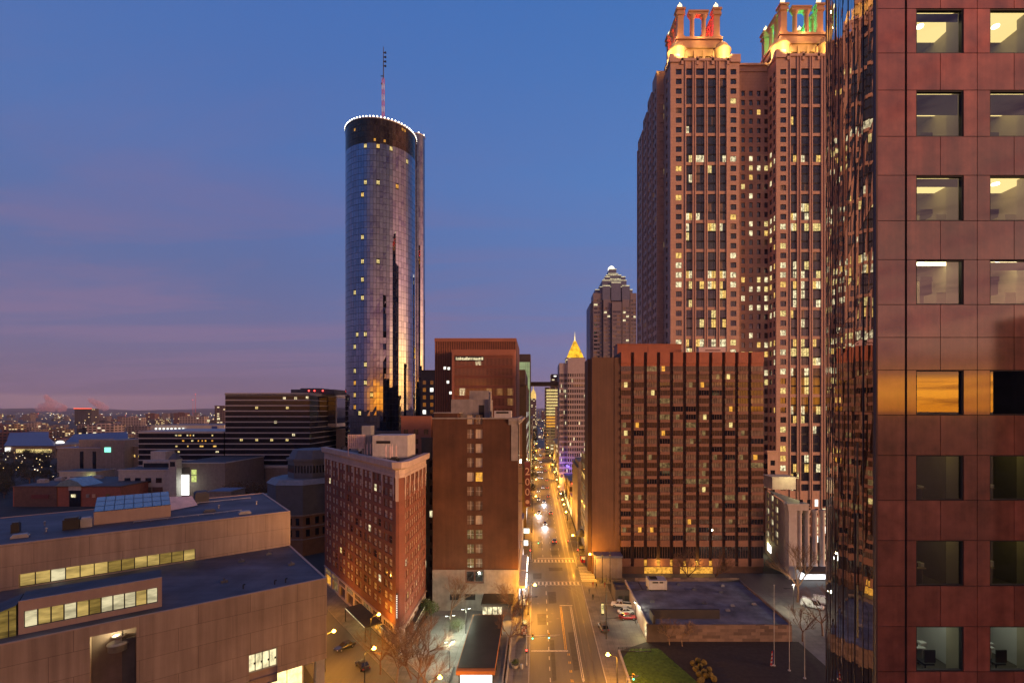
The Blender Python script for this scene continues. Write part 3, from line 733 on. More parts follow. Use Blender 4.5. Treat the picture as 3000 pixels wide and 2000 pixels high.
for s, v in ((-3, 12), (-10, 20), (-14, 9), (-5, 22)):
    b = MB(); lbox(b, s - .5, s + .5, v - .4, v + .4, ZR, ZR + .4); b.tube(L3(s, v, ZR + .4), L3(s, v, ZR + .7), .15); b.build('roof_vent', ['slate_metal'], lib)
for s, v in ((-6, 2.2), (-7.6, 2.4), (-12, 3.4)):
    b = MB(); p = LP(s, v); b.tube((p[0], p[1], ZR), (p[0], p[1], ZR + .7), .1); b.tube((p[0], p[1], ZR + .7), (p[0] + .3, p[1] + .1, ZR + .7), .12); b.build('vent_pipe', ['black_metal'], lib)

# ================================================================ white-corniced flatiron hotel on the corner
fl = empty('flatiron_hotel', (-31, 111, 0), 'red brick flatiron hotel with a white terracotta cornice and a rounded corner', 'building')
FZ = 43.1; CH = 2.2
A0 = (-36.5, 46.0); ll = math.hypot(*A0); ua = (A0[0] / ll, A0[1] / ll)
cA = (-31 + ua[0] * CH, 111 + ua[1] * CH); cB = (-31 + .6, 111 + CH)   # ends of the rounded corner
aL = math.atan2(-ua[1], -ua[0]); backL = (-31 + A0[0], 111 + A0[1])
LL = math.hypot(backL[0] - cA[0], backL[1] - cA[1])
LR = 135 - cB[1]
fw = MB(); Wf = []; rf_ = random.Random(11)
pitch = 2.72; nrow = 12; zr0 = 7.6
frows = rowsz(zr0, pitch, nrow, 1.75)
def pairs(n, L, m0=.5, m1=.8):
    out = []; p = (L - m0 - m1) / n
    for k in range(n):
        c = m0 + p * (k + .5)
        out += [(c - p * .36, c - p * .06), (c + p * .06, c + p * .36)]
    return out
def fpick(i, j):
    v = rf_.random()
    if v < .012: return 'lit_yellow'
    if v < .03: return 'lit_pale'
    return 'pane_blind' if v < .74 else ('pane_curtain' if v < .94 else 'pane_brown')
zc0 = zr0 + pitch * nrow - .45
facade(Wf, fw, backL, aL, LL, 5.6, zc0, pairs(8, LL), frows, .22, fpick, style='hbar')
facade(Wf, fw, cB, math.pi / 2, LR, 5.6, zc0, pairs(5, LR, .6, .4), frows, .22, fpick, style='hbar')
cor = [cA, (-31 - .95, 111.0 + .75), (-31 - .25, 111.0 + .9), cB]
for a, b in zip(cor, cor[1:]): fw.quad((a[0], a[1], 5.6), (b[0], b[1], 5.6), (b[0], b[1], zc0), (a[0], a[1], zc0))
fw.quad((cB[0], 135, 0), (backL[0], backL[1], 0), (backL[0], backL[1], zc0 + 1.6), (cB[0], 135, zc0 + 1.6))
fw.build('brick_wall', ['brick_red'], fl)
# cornice band: the outline pushed outwards in steps, and drops of terracotta between the top windows
outl = [backL] + cor + [(cB[0], 135)]
def off(k):
    n = []; pts = outl
    for i, p in enumerate(pts):
        a = pts[max(0, i - 1)]; b = pts[min(len(pts) - 1, i + 1)]; d = Vector((b[0] - a[0], b[1] - a[1])).normalized(); n.append((p[0] + d.y * k, p[1] - d.x * k))
    return n
cn = MB()
prof = [(zc0 - .35, .05), (zc0 - .3, .22), (zc0 + .35, .24), (zc0 + .4, .1), (zc0 + 1.5, .12), (zc0 + 1.6, .35), (zc0 + 1.75, .8), (zc0 + 2.0, 1.05), (FZ + .0, 1.1), (FZ + .05, .95), (FZ + .05, -.5), (FZ - .6, -.5)]
rings = [[(p[0], p[1], z) for p in off(k)] for z, k in prof]
for r0, r1 in zip(rings, rings[1:]):
    for k in range(len(r0) - 1): cn.quad(r0[k], r0[k + 1], r1[k + 1], r1[k])
for O, a, L, n, m0, m1 in ((backL, aL, LL, 8, .5, .8), (cB, math.pi / 2, LR, 5, .6, .4)):
    p = (L - m0 - m1) / n
    for k in range(n + 1):
        s = m0 + p * k; s = min(max(s, .22), L - .22)
        cn.obox(O, a, s - .36, s + .36, -.14, 0, zc0 - 4.2, zc0 - .06); cn.obox(O, a, s - .44, s + .44, -.2, -.141, zc0 - 2.1, zc0 - .06)
        cn.obox(O, a, s - .16, s + .16, -.12, 0, zc0 - 5.6, zc0 - 4.2)
mid = (-31 - .6, 111.0 + .7); cn.obox((mid[0] - .4, mid[1]), 0.2, 0, .7, -.25, .3, zc0 - 5.6, zc0 - .06)
cn.build('cornice', ['terracotta'], fl)
flr = MB(); flr.poly([(p[0], p[1], FZ - .55) for p in off(-.5)] ); flr.build('roof', ['roof_dark'], fl)
emit(fl, Wf, frame='frame_brown')
# base: stone piers, shop windows, glazed canopy on the diagonal street
bs = MB()
facade([], bs, (backL[0], backL[1]), aL, LL, 0, 5.3, grid(8, LL, .78, .4, .8), [(.3, 3.4)], .5, lambda i, j: None); facade([], bs, cB, math.pi / 2, LR, 0, 5.3, grid(5, LR, .8, .4, .4), [(.3, 4.6)], .5, lambda i, j: None)
for a, b in zip(cor, cor[1:]): bs.quad((a[0], a[1], 0), (b[0], b[1], 0), (b[0], b[1], 5.3), (a[0], a[1], 5.3))
r0 = [(p[0], p[1], 5.3) for p in off(.0)]; r1 = [(p[0], p[1], 5.35) for p in off(.3)]; r2 = [(p[0], p[1], 5.6) for p in off(.3)]; r3 = [(p[0], p[1], 5.62) for p in off(0)]
for ra, rb in ((r0, r1), (r1, r2), (r2, r3)):
    for k in range(len(ra) - 1): bs.quad(ra[k], ra[k + 1], rb[k + 1], rb[k])
bs.build('stone_base', ['terracotta'], fl)
for s0, s1 in grid(8, LL, .78, .4, .8):
    b = MB(); b.obox(backL, aL, s0, s1, .45, .5, .3, 3.4); b.build('shop_window', [rf_.choice(['pane_brown', 'lit_dim', 'lit_amber'])], fl)
    b = MB()
    for q in range(5): w = (s1 - s0) / 5; b.obox(backL, aL, s0 + w * q + .15, s0 + w * (q + 1) - .15, -.02, .02, 3.85, 4.9)
    b.build('transom_window', [rf_.choice(['pane_brown', 'lit_dim', 'pane_curtain'])], fl)
for s0, s1 in grid(5, LR, .8, .4, .4):
    b = MB(); b.obox(cB, math.pi / 2, s0, s1, .45, .5, .3, 4.6); b.build('shop_window', [rf_.choice(['pane_dark', 'lit_dim'])], fl)
cnp = MB()
cnp.obox(backL, aL, LL * .60, LL * .86, -4.2, 0, 3.5, 3.75); cnp.obox(backL, aL, LL * .88, LL, -1.0, 0, 3.5, 3.62); cnp.obox(cB, math.pi / 2, 1, LR - 1, -1.2, 0, 3.6, 3.72)
cnp.build('canopy', ['awning_dark'], fl)
cl_ = MB()
for s, d in ((LL * .60, 4.2), (LL * .86, 4.2)): cl_.obox(backL, aL, s - .1, s + .1, -d, -d + .2, 0, 3.5)
cl_.build('canopy_post', ['black_metal'], fl)
le = MB(); le.obox(backL, aL, LL * .60, LL * .86, -4.25, -4.2, 3.55, 3.7); le.obox(backL, aL, LL * .88, LL, -1.05, -1.0, 3.52, 3.6); le.obox(cB, math.pi / 2, 1, LR - 1, -1.26, -1.2, 3.62, 3.7); le.build('canopy_light_strip', ['bulb_white' if False else 'lit_pale'], fl)
for s in (LL * .66, LL * .73, LL * .8):
    p = (backL[0] + math.cos(aL) * s + math.sin(aL) * 2.2, backL[1] + math.sin(aL) * s - math.cos(aL) * 2.2)
    lamp('canopy_lamp', 'POINT', (p[0], p[1], 3.3), 170, (1, .8, .3), fl, .2)
sg = MB(); sg.obox((cor[1][0], cor[1][1]), .2, .1, .45, -.75, -.25, 7.8, 13.6); sgo = sg.build('blade_sign', ['frame_dark'], fl)
sl = MB()
for k in range(13): sl.obox((cor[1][0], cor[1][1]), .2, .16, .39, -.8, -.75, 8.1 + k * .41, 8.1 + k * .41 + .2)
sl.build('sign_light', ['lit_white'], sgo)
# roof plant of the flatiron
ph = MB(); ph.box(-42, -33, 126, 134, FZ - .5, FZ + 5.3); ph.box(-41, -37.4, 125.94, 126, FZ + 3.2, FZ + 3.9, 1); pho = ph.build('lift_house', ['white_wall', 'groove'], fl)
ph = MB(); ph.box(-47.2, -44.8, 133, 136, FZ - .5, FZ + 7.5); ph.build('stair_tower', ['pale_metal'], fl)
ph = MB()
for k in range(8): ph.box(-50.5 + .55 * k, -50.1 + .55 * k, 131.8, 132, FZ + 1.5, FZ + 5.2)
for z in (1.6, 3.2, 5.0): ph.box(-50.6, -46, 131.95, 132.1, FZ + z, FZ + z + .15)
for k in (0, 8): ph.box(-50.6 + .55 * k, -50.4 + .55 * k, 132.1, 132.3, FZ - .5, FZ + 5.2)
ph.build('antenna_screen', ['tarp'], fl)
for x, y in ((-37, 121), (-36.2, 121.6), (-35.4, 120.6), (-34.6, 121.4), (-44, 128), (-43.3, 128.6)):
    b = MB(); b.box(x - .15, x + .15, y - .15, y + .15, FZ + .3, FZ + 2.9); b.tube((x, y + .3, FZ - .5), (x, y + .3, FZ + 3.4), .06); b.build('antenna', ['tarp'], fl)
rn = random.Random(8)
for k in range(9):
    t = rn.uniform(.12, .9); d = rn.uniform(2, 6); p = (backL[0] + math.cos(aL) * LL * t - math.sin(aL) * d, backL[1] + math.sin(aL) * LL * t + math.cos(aL) * d)
    w, h = rn.uniform(.5, 1.3), rn.uniform(.5, 1.2)
    b = MB(); b.box(p[0] - w, p[0] + w, p[1] - w, p[1] + w, FZ - .55, FZ - .55 + h); b.box(p[0] - w * .6, p[0] + w * .6, p[1] - w * .6, p[1] + w * .6, FZ - .55 + h, FZ - .3 + h); b.build('air_unit', [rn.choice(['galvanised', 'slate_metal', 'black_metal'])], fl)

# ================================================================ tall brown brick block with a single window bay and the "200" sign
b2 = empty('brown_brick_block', (-16.8, 135, 0), 'tall brown brick block with a narrow central window bay and white stone base', 'building')
BX0, BX1, BY0, BY1, BZ = -28.5, -5.1, 135.0, 172.0, 52.4
wb = MB(); Wb = []; rb = random.Random(4)
cxm = X(1090, 135)
cols = [(X(1073, 135) - BX0, X(1088.5, 135) - BX0), (X(1092.5, 135) - BX0, X(1108, 135) - BX0)]
brow = rowsz(Z(1305, 135) + .2, 3.93, 11, 2.5)
def bpick(i, j): return rb.choice(['lit_dim', 'lit_dim', 'lit_amber']) if (j in (0, 1, 2) and rb.random() < .8) or (j == 6 and i == 1) else ('pane_curtain' if rb.random() < .6 else 'pane_blind')
facade(Wb, wb, (BX0, BY0), 0, BX1 - BX0, 11.2, BZ, cols, brow, .3, bpick, style='sash')
facade([], wb, (BX1, BY0), math.pi / 2, BY1 - BY0, 11.2, BZ, [], [], .2, lambda i, j: None)
wb.quad((BX0, BY1, 0), (BX0, BY0, 0), (BX0, BY0, BZ), (BX0, BY1, BZ)); wb.quad((BX1, BY1, 0), (BX0, BY1, 0), (BX0, BY1, BZ), (BX1, BY1, BZ))
wb.build('brick_wall', ['brick_brown'], b2)
Ws = []
sw = MB()
emit(b2, Wb, frame='frame_white')
st = MB(); st.box(BX0 - .05, X(1068, 135), BY0 - .15, BY0 + 1, 0, 11.2); st.box(X(1112, 135), BX1 + .05, BY0 - .15, BY0 + 1, 0, 11.2); st.box(X(1068, 135), X(1112, 135), BY0 - .15, BY0 + 1, 0, 7.5)
st.box(BX1 - 1, BX1 + .05, BY0 + 1, BY1, 0, 11.2); sto = st.build('stone_base', ['stucco'], b2)
for a, b in ((1073, 1088.5), (1092.5, 1108)):
    p = MB(); p.box(X(a, 135), X(b, 135), 135.1, 135.2, 8.0, 10.6); p.build('window', ['pane_dark'], b2)
for a, b in ((1034, 1058), (1068, 1092)):
    p = MB(); p.box(X(a, 135), X(b, 135), 134.8, 134.84, 3.0, 4.6); p.build('vent_opening', ['groove'], b2)
rc = MB(); rc.box(X(1068, 135), X(1112, 135), BY0 + .25, BY0 + .3, 7.5, 11.2); rc.build('recess', ['frame_brown'], b2)
cc = MB()
cc.box(BX0 - .2, BX1 + .1, BY0 - .25, BY0 + .5, BZ, BZ + .35); cc.box(BX1 - .5, BX1 + .1, BY0 + .5, BY1, BZ, BZ + .35)
for q, (k, z0, z1) in enumerate(((.2, BZ - 1.6, BZ - 1.1), (.6, BZ - 1.1, BZ - .6), (1.1, BZ - .6, BZ - .001))):
    cc.box(BX1 + .001, BX1 + k, BY0 - .3 - k * .4, BY1, z0, z1); cc.box(BX1 - 2.6, BX1, BY0 - .1 - k * .5, BY0 - .001, z0, z1)
cc.build('cornice', ['stucco'], b2)
pl = MB(); pl.box(BX1 - 1.9, BX1 + .2, BY0 - .2, BY0 - .001, 41, BZ - 1.6); pl.box(BX1 + .001, BX1 + .3, BY0 - .2, BY0 + 2.0, 41, BZ - 1.6); pl.build('pilaster', ['stucco'], b2)
pu = MB(); pu.box(BX1 + .35, BX1 + .8, BY0 + 3, BY0 + 3.3, 40, 41); pu.build('uplight', ['bulb_white'], b2)
lamp('uplight_lamp', 'POINT', (BX1 + 1.0, BY0 + 2.8, 42.2), 260, (1, .85, .45), b2, .2)
rr = MB(); rr.box(BX0 + .3, BX1 - .3, BY0 + .5, BY1 - .3, BZ - .3, BZ + .02); rr.build('roof', ['roof_dark'], b2)
bx = lambda px, py0, py1, Y: (X(px, Y))
p = MB(); p.box(X(1036, 145), X(1124, 145), 145, 156, BZ, Z(917, 145)); p.box(X(1075, 145), X(1122, 145), 148, 155, Z(917, 145), Z(897, 148)); p.box(X(1100, 145), X(1112, 145), 144.93, 145, BZ + .1, Z(930, 145), 1); p.tube((X(1126, 144), 144.3, BZ), (X(1126, 144), 144.3, Z(900, 144)), .4, n=10); p.build('lift_house', ['stucco', 'groove'], b2)
p = MB(); p.box(X(1135, 140), X(1174, 140), 140, 145, BZ, Z(943, 140)); p.box(X(1140, 140), X(1168, 140), 139.9, 140, Z(949, 140), Z(945, 140), 1); p.build('cooling_unit', ['white_wall', 'groove'], b2)
p = MB(); p.box(X(997, 139), X(1050, 139), 139, 146, BZ, Z(949, 139)); p.box(X(996, 139), X(1055, 139), 138.8, 146.2, Z(949, 139), Z(946.5, 139), 1); p.build('stair_hut', ['brick_brown', 'stucco'], b2)
# blade sign reading 200
sg = empty('blade_sign', (-2.65, 139.2, 0), 'tall maroon blade sign reading 200 above the bright shopfronts', 'sign')
p = MB(); p.box(-3.45, -1.85, 139, 139.4, Z(1163, 139), Z(1062, 139)); p.box(-3.55, -1.75, 138.96, 139.44, Z(1062, 139), Z(1060, 139)); p.build('panel', ['sign_maroon'], sg)
p = MB()
for z in (Z(1150, 139), Z(1110, 139), Z(1072, 139)): p.tube((-5.2, 139.2, z), (-3.4, 139.2, z), .08)
p.build('bracket', ['black_metal'], sg)
for ch, py in (('2', 1083), ('0', 1107), ('0', 1130)): lettering(ch, 2.9, (-2.65, 138.95, Z(py, 139)), 0, 'sign_letter', sg, 'numeral')
p = MB(); p.lathe(0, 0, [(.001, 0), (.55, 0), (.55, .12), (.001, .12)], 20); o = p.build('medallion', ['sign_letter'], None); o.parent = sg; o.location = Vector((-2.65, 138.98, Z(1152, 139))) - origin(sg); o.rotation_euler = (math.pi / 2, 0, 0)
# low dark plaza pavilion at the foot of the block
pv = empty('plaza_pavilion', (-11.5, 128, 0), 'low dark-roofed pavilion with a lit glass front at the foot of the brown block', 'pavilion')
p = MB(); p.box(-14.5, -6.2, 127.6, 134.6, 4.4, 4.8); p.build('roof', ['canopy_black'], pv)
p = MB(); p.box(-14.2, -6.6, 128.6, 134.4, 0, 4.4); p.build('wall', ['dark_stone'], pv)
p = MB()
for k in range(4): p.box(-14.1 + k * 1.3, -13.0 + k * 1.3, 128.5, 128.58, .4, 3.6)
p.build('glass_front', ['lit_pale'], pv)
# ================================================================ brown grid hotel right of the street
ho = empty('grid_hotel', (52, 165, 0), 'broad brown hotel slab with a grid of small windows and pink spandrels', 'building')
HX0, HX1, HYF = X(1425.5, 165), X(1755, 165), 165.0
hp = (HX1 - HX0) / 11; hr = random.Random(21)
def hz(py): return Z(py, HYF)
hw = MB(); Wh = []
topz = hz(808)
hw.box(HX0, HX1, HYF + .9, HYF + 17, 0, topz)
tp_ = MB(); glassrows = []
for k in range(22):
    yc = 846 + 18.5 * k
    glassrows.append((hz(yc + 6.2), hz(yc - 5.6)))
glassrows += [(hz(1282), hz(1255))]
bays = [(HX0 + hp * k + hp * .04, HX0 + hp * (k + 1) - hp * .22 + (hp * .2 if k == 10 else 0)) for k in range(11)]
lit = {(1, 20): 'lit_amber', (2, 20): 'lit_amber', (0, 20): 'lit_dim', (0, 16): 'lit_yellow', (0, 14): 'lit_dim', (0, 8): 'lit_yellow', (0, 2): 'lit_yellow', (1, 7): 'lit_amber', (3, 0): 'lit_amber', (8, 1): 'lit_yellow', (2, 3): 'lit_yellow', (6, 2): 'lit_amber', (3, 8): 'lit_amber', (6, 6): 'lit_yellow', (8, 5): 'lit_amber', (8, 7): 'lit_yellow', (6, 15): 'lit_yellow', (5, 19): 'lit_amber', (10, 11): 'lit_amber', (9, 11): 'lit_dim', (0, 7): 'lit_dim', (2, 11): 'lit_dim', (1, 16): 'lit_dim', (0, 11): 'lit_dim', (0, 9): 'lit_dim', (5, 9): 'lit_dim', (7, 11): 'lit_dim', (9, 16): 'lit_dim', (7, 17): 'lit_dim', (8, 19): 'lit_dim', (9, 8): 'lit_dim', (5, 2): 'lit_dim', (7, 1): 'lit_dim', (6, 8): 'lit_dim', (4, 6): 'lit_dim', (6, 12): 'lit_dim', (6, 13): 'lit_dim', (4, 17): 'lit_dim'}
for i, (a, b) in enumerate(bays):
    zprev = topz - .01
    tp_.box(a, b, HYF, HYF + .9, hz(834), zprev)
    zs = sorted(glassrows, reverse=True); last = hz(834)
    last = zs[0][1]
    tp_.box(a, b, HYF + .3, HYF + .9, last, hz(834))
    for j, (zlo, zhi) in enumerate(zs):
        if j: hw.box(a, b, HYF, HYF + .898, zhi, zs[j - 1][0], 1)
        n = 4; w = (b - a)
        if (i, j) in lit:
            k = lit[(i, j)]; cx = a + w * hr.choice([.35, .5, .6]); ww = w * .34
            Wh.append(((cx, HYF + .42, (zlo + zhi) / 2), ww, zhi - zlo, 0.0, k, 'plain'))
            Wh.append((((a + cx - ww / 2) / 2, HYF + .42, (zlo + zhi) / 2), cx - ww / 2 - a, zhi - zlo, 0.0, 'pane_curtain', 'plain'))
            Wh.append((((b + cx + ww / 2) / 2, HYF + .42, (zlo + zhi) / 2), b - cx - ww / 2, zhi - zlo, 0.0, 'pane_brown', 'plain'))
        else:
            k = (hr.choice(['pane_brown', 'pane_curtain', 'pane_brown', 'pane_brown', 'pane_curtain', 'pane_dark']) if hr.random() > .07 else 'lit_dim') if j < 22 else 'pane_dark'
            Wh.append((((a + b) / 2, HYF + .42, (zlo + zhi) / 2), w, zhi - zlo, 0.0, k, 'mull4'))
    hw.box(a, b, HYF, HYF + .898, hz(1300), zs[-1][0], 1)
    tp_.build('parapet_panel', ['hotel_bronze'], ho); tp_ = MB()
hw.build('wall', ['hotel_recess', 'hotel_spandrel'], ho)
emit(ho, Wh, frame='frame_brown')
bb = MB(); bb.box(HX0, HX1, HYF + .2, HYF + .9, hz(1302), hz(1300)); bb.box(HX0, HX0 + 8, HYF + .3, HYF + .9, 0, hz(1302)); bb.box(HX0 + 17.5, HX0 + 20, HYF + .3, HYF + .9, 0, hz(1302)); bb.box(HX0 + 31, HX0 + 34, HYF + .3, HYF + .9, 0, hz(1302)); bb.build('base_wall', ['hotel_side'], ho)
pf = MB(); pf.box(X(1418, 172), X(1565, 172), 172, 180, topz, Z(791, 172)); pf.box(X(1418, 172) - .2, X(1565, 172) + .2, 171.8, 180.2, Z(791, 172), Z(789.5, 172)); pf.box(X(1489, 172), X(1490.5, 172), 171.92, 172, topz, Z(791, 172)); pf.build('penthouse', ['hotel_bronze'], ho)
ss = MB(); ss.box(X(1605, 168), X(1667, 168), 168, 169, topz, Z(797, 168)); so = ss.build('sign_board', ['sign_panel'], ho)
p = MB(); p.box(X(1620, 168), X(1655, 168), 167.96, 167.99, Z(805.5, 168), Z(803, 168)); p.build('sign_stroke', ['sign_maroon'], so)
sl = MB(); sl.box(X(1360, 165), HX0 + .05, HYF + .6, HYF + 20, 0, Z(820, 165)); sl.box(X(1350, 168), X(1360, 168), HYF + 3, HYF + 14, 0, Z(824, 168))
sl.box(X(1412, 165), HX0 - .3, HYF + .45, HYF + .6, hz(1230), Z(820, 165)); sl.build('stair_slab', ['hotel_side'], ho)
ob = MB(); ob.box(X(1364, 165), HX0 - .2, HYF - 4, HYF + .55, 0, 6.6); ob.box(X(1364, 165) - .3, HX0, HYF - 4.3, HYF + .6, 6.6, 7.3, 1); ob.build('entrance_block', ['beige', 'roof_blue'], ho)
gl = MB(); gl.box(HX0 + 8, HX0 + 17.5, HYF + .7, HYF + .85, 0, 4.6); gl.box(HX0 + 20, HX0 + 31, HYF + .7, HYF + .85, 0, 4.2); gl.build('lobby_window', ['lit_amber'], ho)
for x in (HX0 + 12.5, HX0 + 26): lamp('lobby_lamp', 'POINT', (x, HYF - 1.5, 3.5), 500, (1, .5, .08), ho, .3)

# ================================================================ twin-crowned rose granite skyscraper
tw = empty('twin_crown_skyscraper', (90, 213, 0), 'rose granite skyscraper with two golden floodlit temple crowns', 'skyscraper')
TY = 213.0; tr_ = random.Random(33)
def tx(px): return X(px, TY)
def tz(py): return Z(py, TY)
TT = tz(138)
FH = 4.17; nfl = 46
rowsT = [(tz(165) - FH * k - 1.25, tz(165) - FH * k + 1.15) for k in range(nfl)]
rowsT = [r for r in rowsT if r[0] > 16]
litrow = {}
for k in range(nfl):
    litrow[k] = .05 + (.5 if k in (9, 15, 16, 21, 22, 28, 29) else 0) + (.13 if k > 19 else 0)
Wt = []
wall = MB(); trim = MB(); spd = {}
rT = sorted(rowsT)
nr = len(rT)
def floor_of(j): return nr - 1 - j
def tpick_for(col):
    def pk(i, j):
        p = litrow.get(floor_of(j), .1)
        if tr_.random() < p: return tr_.choice(['lit_pale', 'lit_yellow', 'lit_pale', 'lit_warm'])
        return tr_.choice(['pane_dark', 'pane_blue', 'pane_blue', 'pane_dark', 'pane_curtain']) if tr_.random() < .3 else 'pane_blue'
    return pk
def tower_front(x0, x1, Y, colsS, colsB, zt):
    """single windows and three-storey bays in one wall facing the viewer"""
    cols = sorted([(c - w / 2 - x0, c + w / 2 - x0, 's') for c, w in colsS] + [(c - w / 2 - x0, c + w / 2 - x0, 'b') for c, w in colsB])
    t = 0.0
    for s0, s1, kind in cols:
        wall.quad((x0 + t, Y, 0), (x0 + s0, Y, 0), (x0 + s0, Y, zt), (x0 + t, Y, zt)); t = s1
        sub = MB()
        if kind == 's':
            facade(Wt, wall, (x0 + s0, Y), 0, s1 - s0, 0, zt, [(0, s1 - s0)], rT, .45, tpick_for(0), style='mull1')
        else:
            grp = []; 
            # storeys in threes: a tall recess with thin spandrels, a granite bar between
            js = list(range(nr)); fl_ = [floor_of(j) for j in js]
            j = nr - 1
            groups = [[nr - 1]]; j = nr - 2
            while j >= 0: groups.append(list(range(max(0, j - 2), j + 1))); j -= 3
            rows = [(rT[g[0]][0] - .2, rT[g[-1]][1] + .25) for g in groups]
            facade([], wall, (x0 + s0, Y), 0, s1 - s0, 0, zt, [(0, s1 - s0)], rows, .45, lambda i, j: None)
            pk = tpick_for(1)
            for g, (za, zb) in zip(groups, rows):
                for j in g:
                    lo, hi = rT[j][0] - (.2 if j == g[0] else .55), rT[j][1] + (.25 if j == g[-1] else .5)
                    for hf in (0, 1):
                        Wt.append(((x0 + s0 + (s1 - s0) * (.25 + .5 * hf), Y + .45, (lo + hi) / 2), (s1 - s0) / 2, hi - lo, 0.0, pk(0, j), 'mull2'))
                    if j != g[-1]: wall.box(x0 + s0 + .004, x0 + s1 - .004, Y + .36, Y + .449, hi, rT[j + 1][0] - .55, 1)
    wall.quad((x0 + t, Y, 0), (x1, Y, 0), (x1, Y, zt), (x0 + t, Y, zt))
    # piers stand proud between the bays
    bs_ = [c for c in colsB]
    for c, w in colsB:
        for e in (c - w / 2 - .5, c + w / 2 + .1):
            trim.box(e, e + .4, Y - .35, Y - .003, 0, zt - .4)
LX0, LX1 = tx(1540), tx(1698)
RX0 = tx(1783); RX1 = RX0 + (LX1 - LX0)
oS = [(1559, 2.5), (1684.5, 2.5)]; oB = [(1583, 2.6), (1608, 3.5), (1635, 3.5), (1660.5, 2.7)]
tower_front(LX0, LX1, TY, [(tx(p), w) for p, w in oS], [(tx(p), w) for p, w in oB], TT)
sh = RX0 - LX0
tower_front(RX0, RX1, TY, [(tx(1799), 2.5), (RX1 - 2.6, 2.5)], [(tx(1823), 2.6), (tx(1849), 3.5), (tx(1876), 3.5), (tx(1876) + 5, 2.7)], TT + 2)
# the recessed middle, the side walls of the towers, the stepped left wing
MY = 221.0
midc = [(X(p, MY) - LX1, 1.65) for p in (1707, 1725, 1743, 1760)]
facade(Wt, wall, (LX1, MY), 0, RX0 - LX1, 0, Z(150, MY), [(c - w / 2, c + w / 2) for c, w in midc], rT[:-1], .4, tpick_for(2))
sidec = [(1.6, 3.8), (5.2, 6.8)]
facade(Wt, wall, (RX0, MY), -math.pi / 2, MY - TY, 0, TT + 2, sidec, rT, .4, tpick_for(3))
facade([], wall, (LX1, TY), math.pi / 2, MY - TY, 0, TT, [], [], .4, None)
WY = 224.0; wx0 = X(1508, WY); zwing = Z(163, WY)
facade(Wt, wall, (LX0, WY), -math.pi / 2, WY - TY, 0, TT, [(3.5, 6.0)], rT, .4, lambda i, j: 'pane_dark')
facade(Wt, wall, (wx0, WY), 0, LX0 - wx0, 0, zwing, [(1.5, 4.1)], rT[:-1], .4, lambda i, j: ('lit_yellow' if tr_.random() < .12 else 'pane_dark'))
y = WY; zt = zwing; x = wx0
steps = [(8, 0), (8, -4.5), (8, -9), (10, -14)]
for n, (dy, dz) in enumerate(steps):
    facade(Wt, wall, (x, y + dy), -math.pi / 2, dy, 0, zwing + dz, [(1.2, 3.3), (4.6, 6.8)], [r for r in rT if r[1] < zwing + dz - 1], .4, lambda i, j: ('lit_dim' if tr_.random() < .06 else 'pane_dark'))
    y += dy
    wall.box(x + .5, LX0, y - dy + .2, y, 0, zwing + dz - .5)
    if n < 3: wall.quad((x, y, zwing + steps[n + 1][1]), (LX0, y, zwing + steps[n + 1][1]), (LX0, y, zwing + dz), (x, y, zwing + dz)); 
    x -= .5
    wall.quad((x, y, 0), (x + .5, y, 0), (x + .5, y, zwing + dz - 4.5), (x, y, zwing + dz - 4.5))
wall.box(LX0 + .6, LX1 - .6, TY + .6, TY + 40, 0, TT - .6); wall.box(RX0 + .6, RX1 - .6, TY + .6, TY + 40, 0, TT + 1.4); wall.box(LX1, RX0, MY + .6, TY + 38, 0, Z(150, MY) - .5)
wall.build('granite_wall', ['rose_granite', 'tower_mullion'], tw)
# parapets and string courses
def ring(mb, x0, x1, y0, y1, z0, z1, k): 
    mb.box(x0 - k, x1 + k, y0 - k, y0 - .002, z0, z1); mb.box(x0 - k, x0 - .002, y0, y1, z0, z1); mb.box(x1 + .002, x1 + k, y0, y1, z0, z1)
for x0, x1, zt in ((LX0, LX1, TT), (RX0, RX1, TT + 2)):
    ring(trim, x0, x1, TY, TY + 7, zt - .6, zt + .5, .5)
    for a in (x0 - .4, x1 - 3.9): trim.box(a, a + 4.3, TY - .55, TY + 3.5, zt - 1.2, zt + 2.2)
    for k in range(4): trim.box(x0 + 5 + k * (x1 - x0 - 10) / 3.0 - .5, x0 + 5 + k * (x1 - x0 - 10) / 3.0 + .5, TY - .5, TY + .6, zt - 2.2, zt + 1.2)
trim.box(LX1, RX0, MY - .7, MY - .002, Z(150, MY) - .4, Z(150, MY) + .5); trim.box(LX1, RX0, MY - .4, MY - .002, Z(165, MY), Z(165, MY) + .3)
trim.build('granite_trim', ['rose_trim'], tw)
emit(tw, Wt, frame='frame_dark')
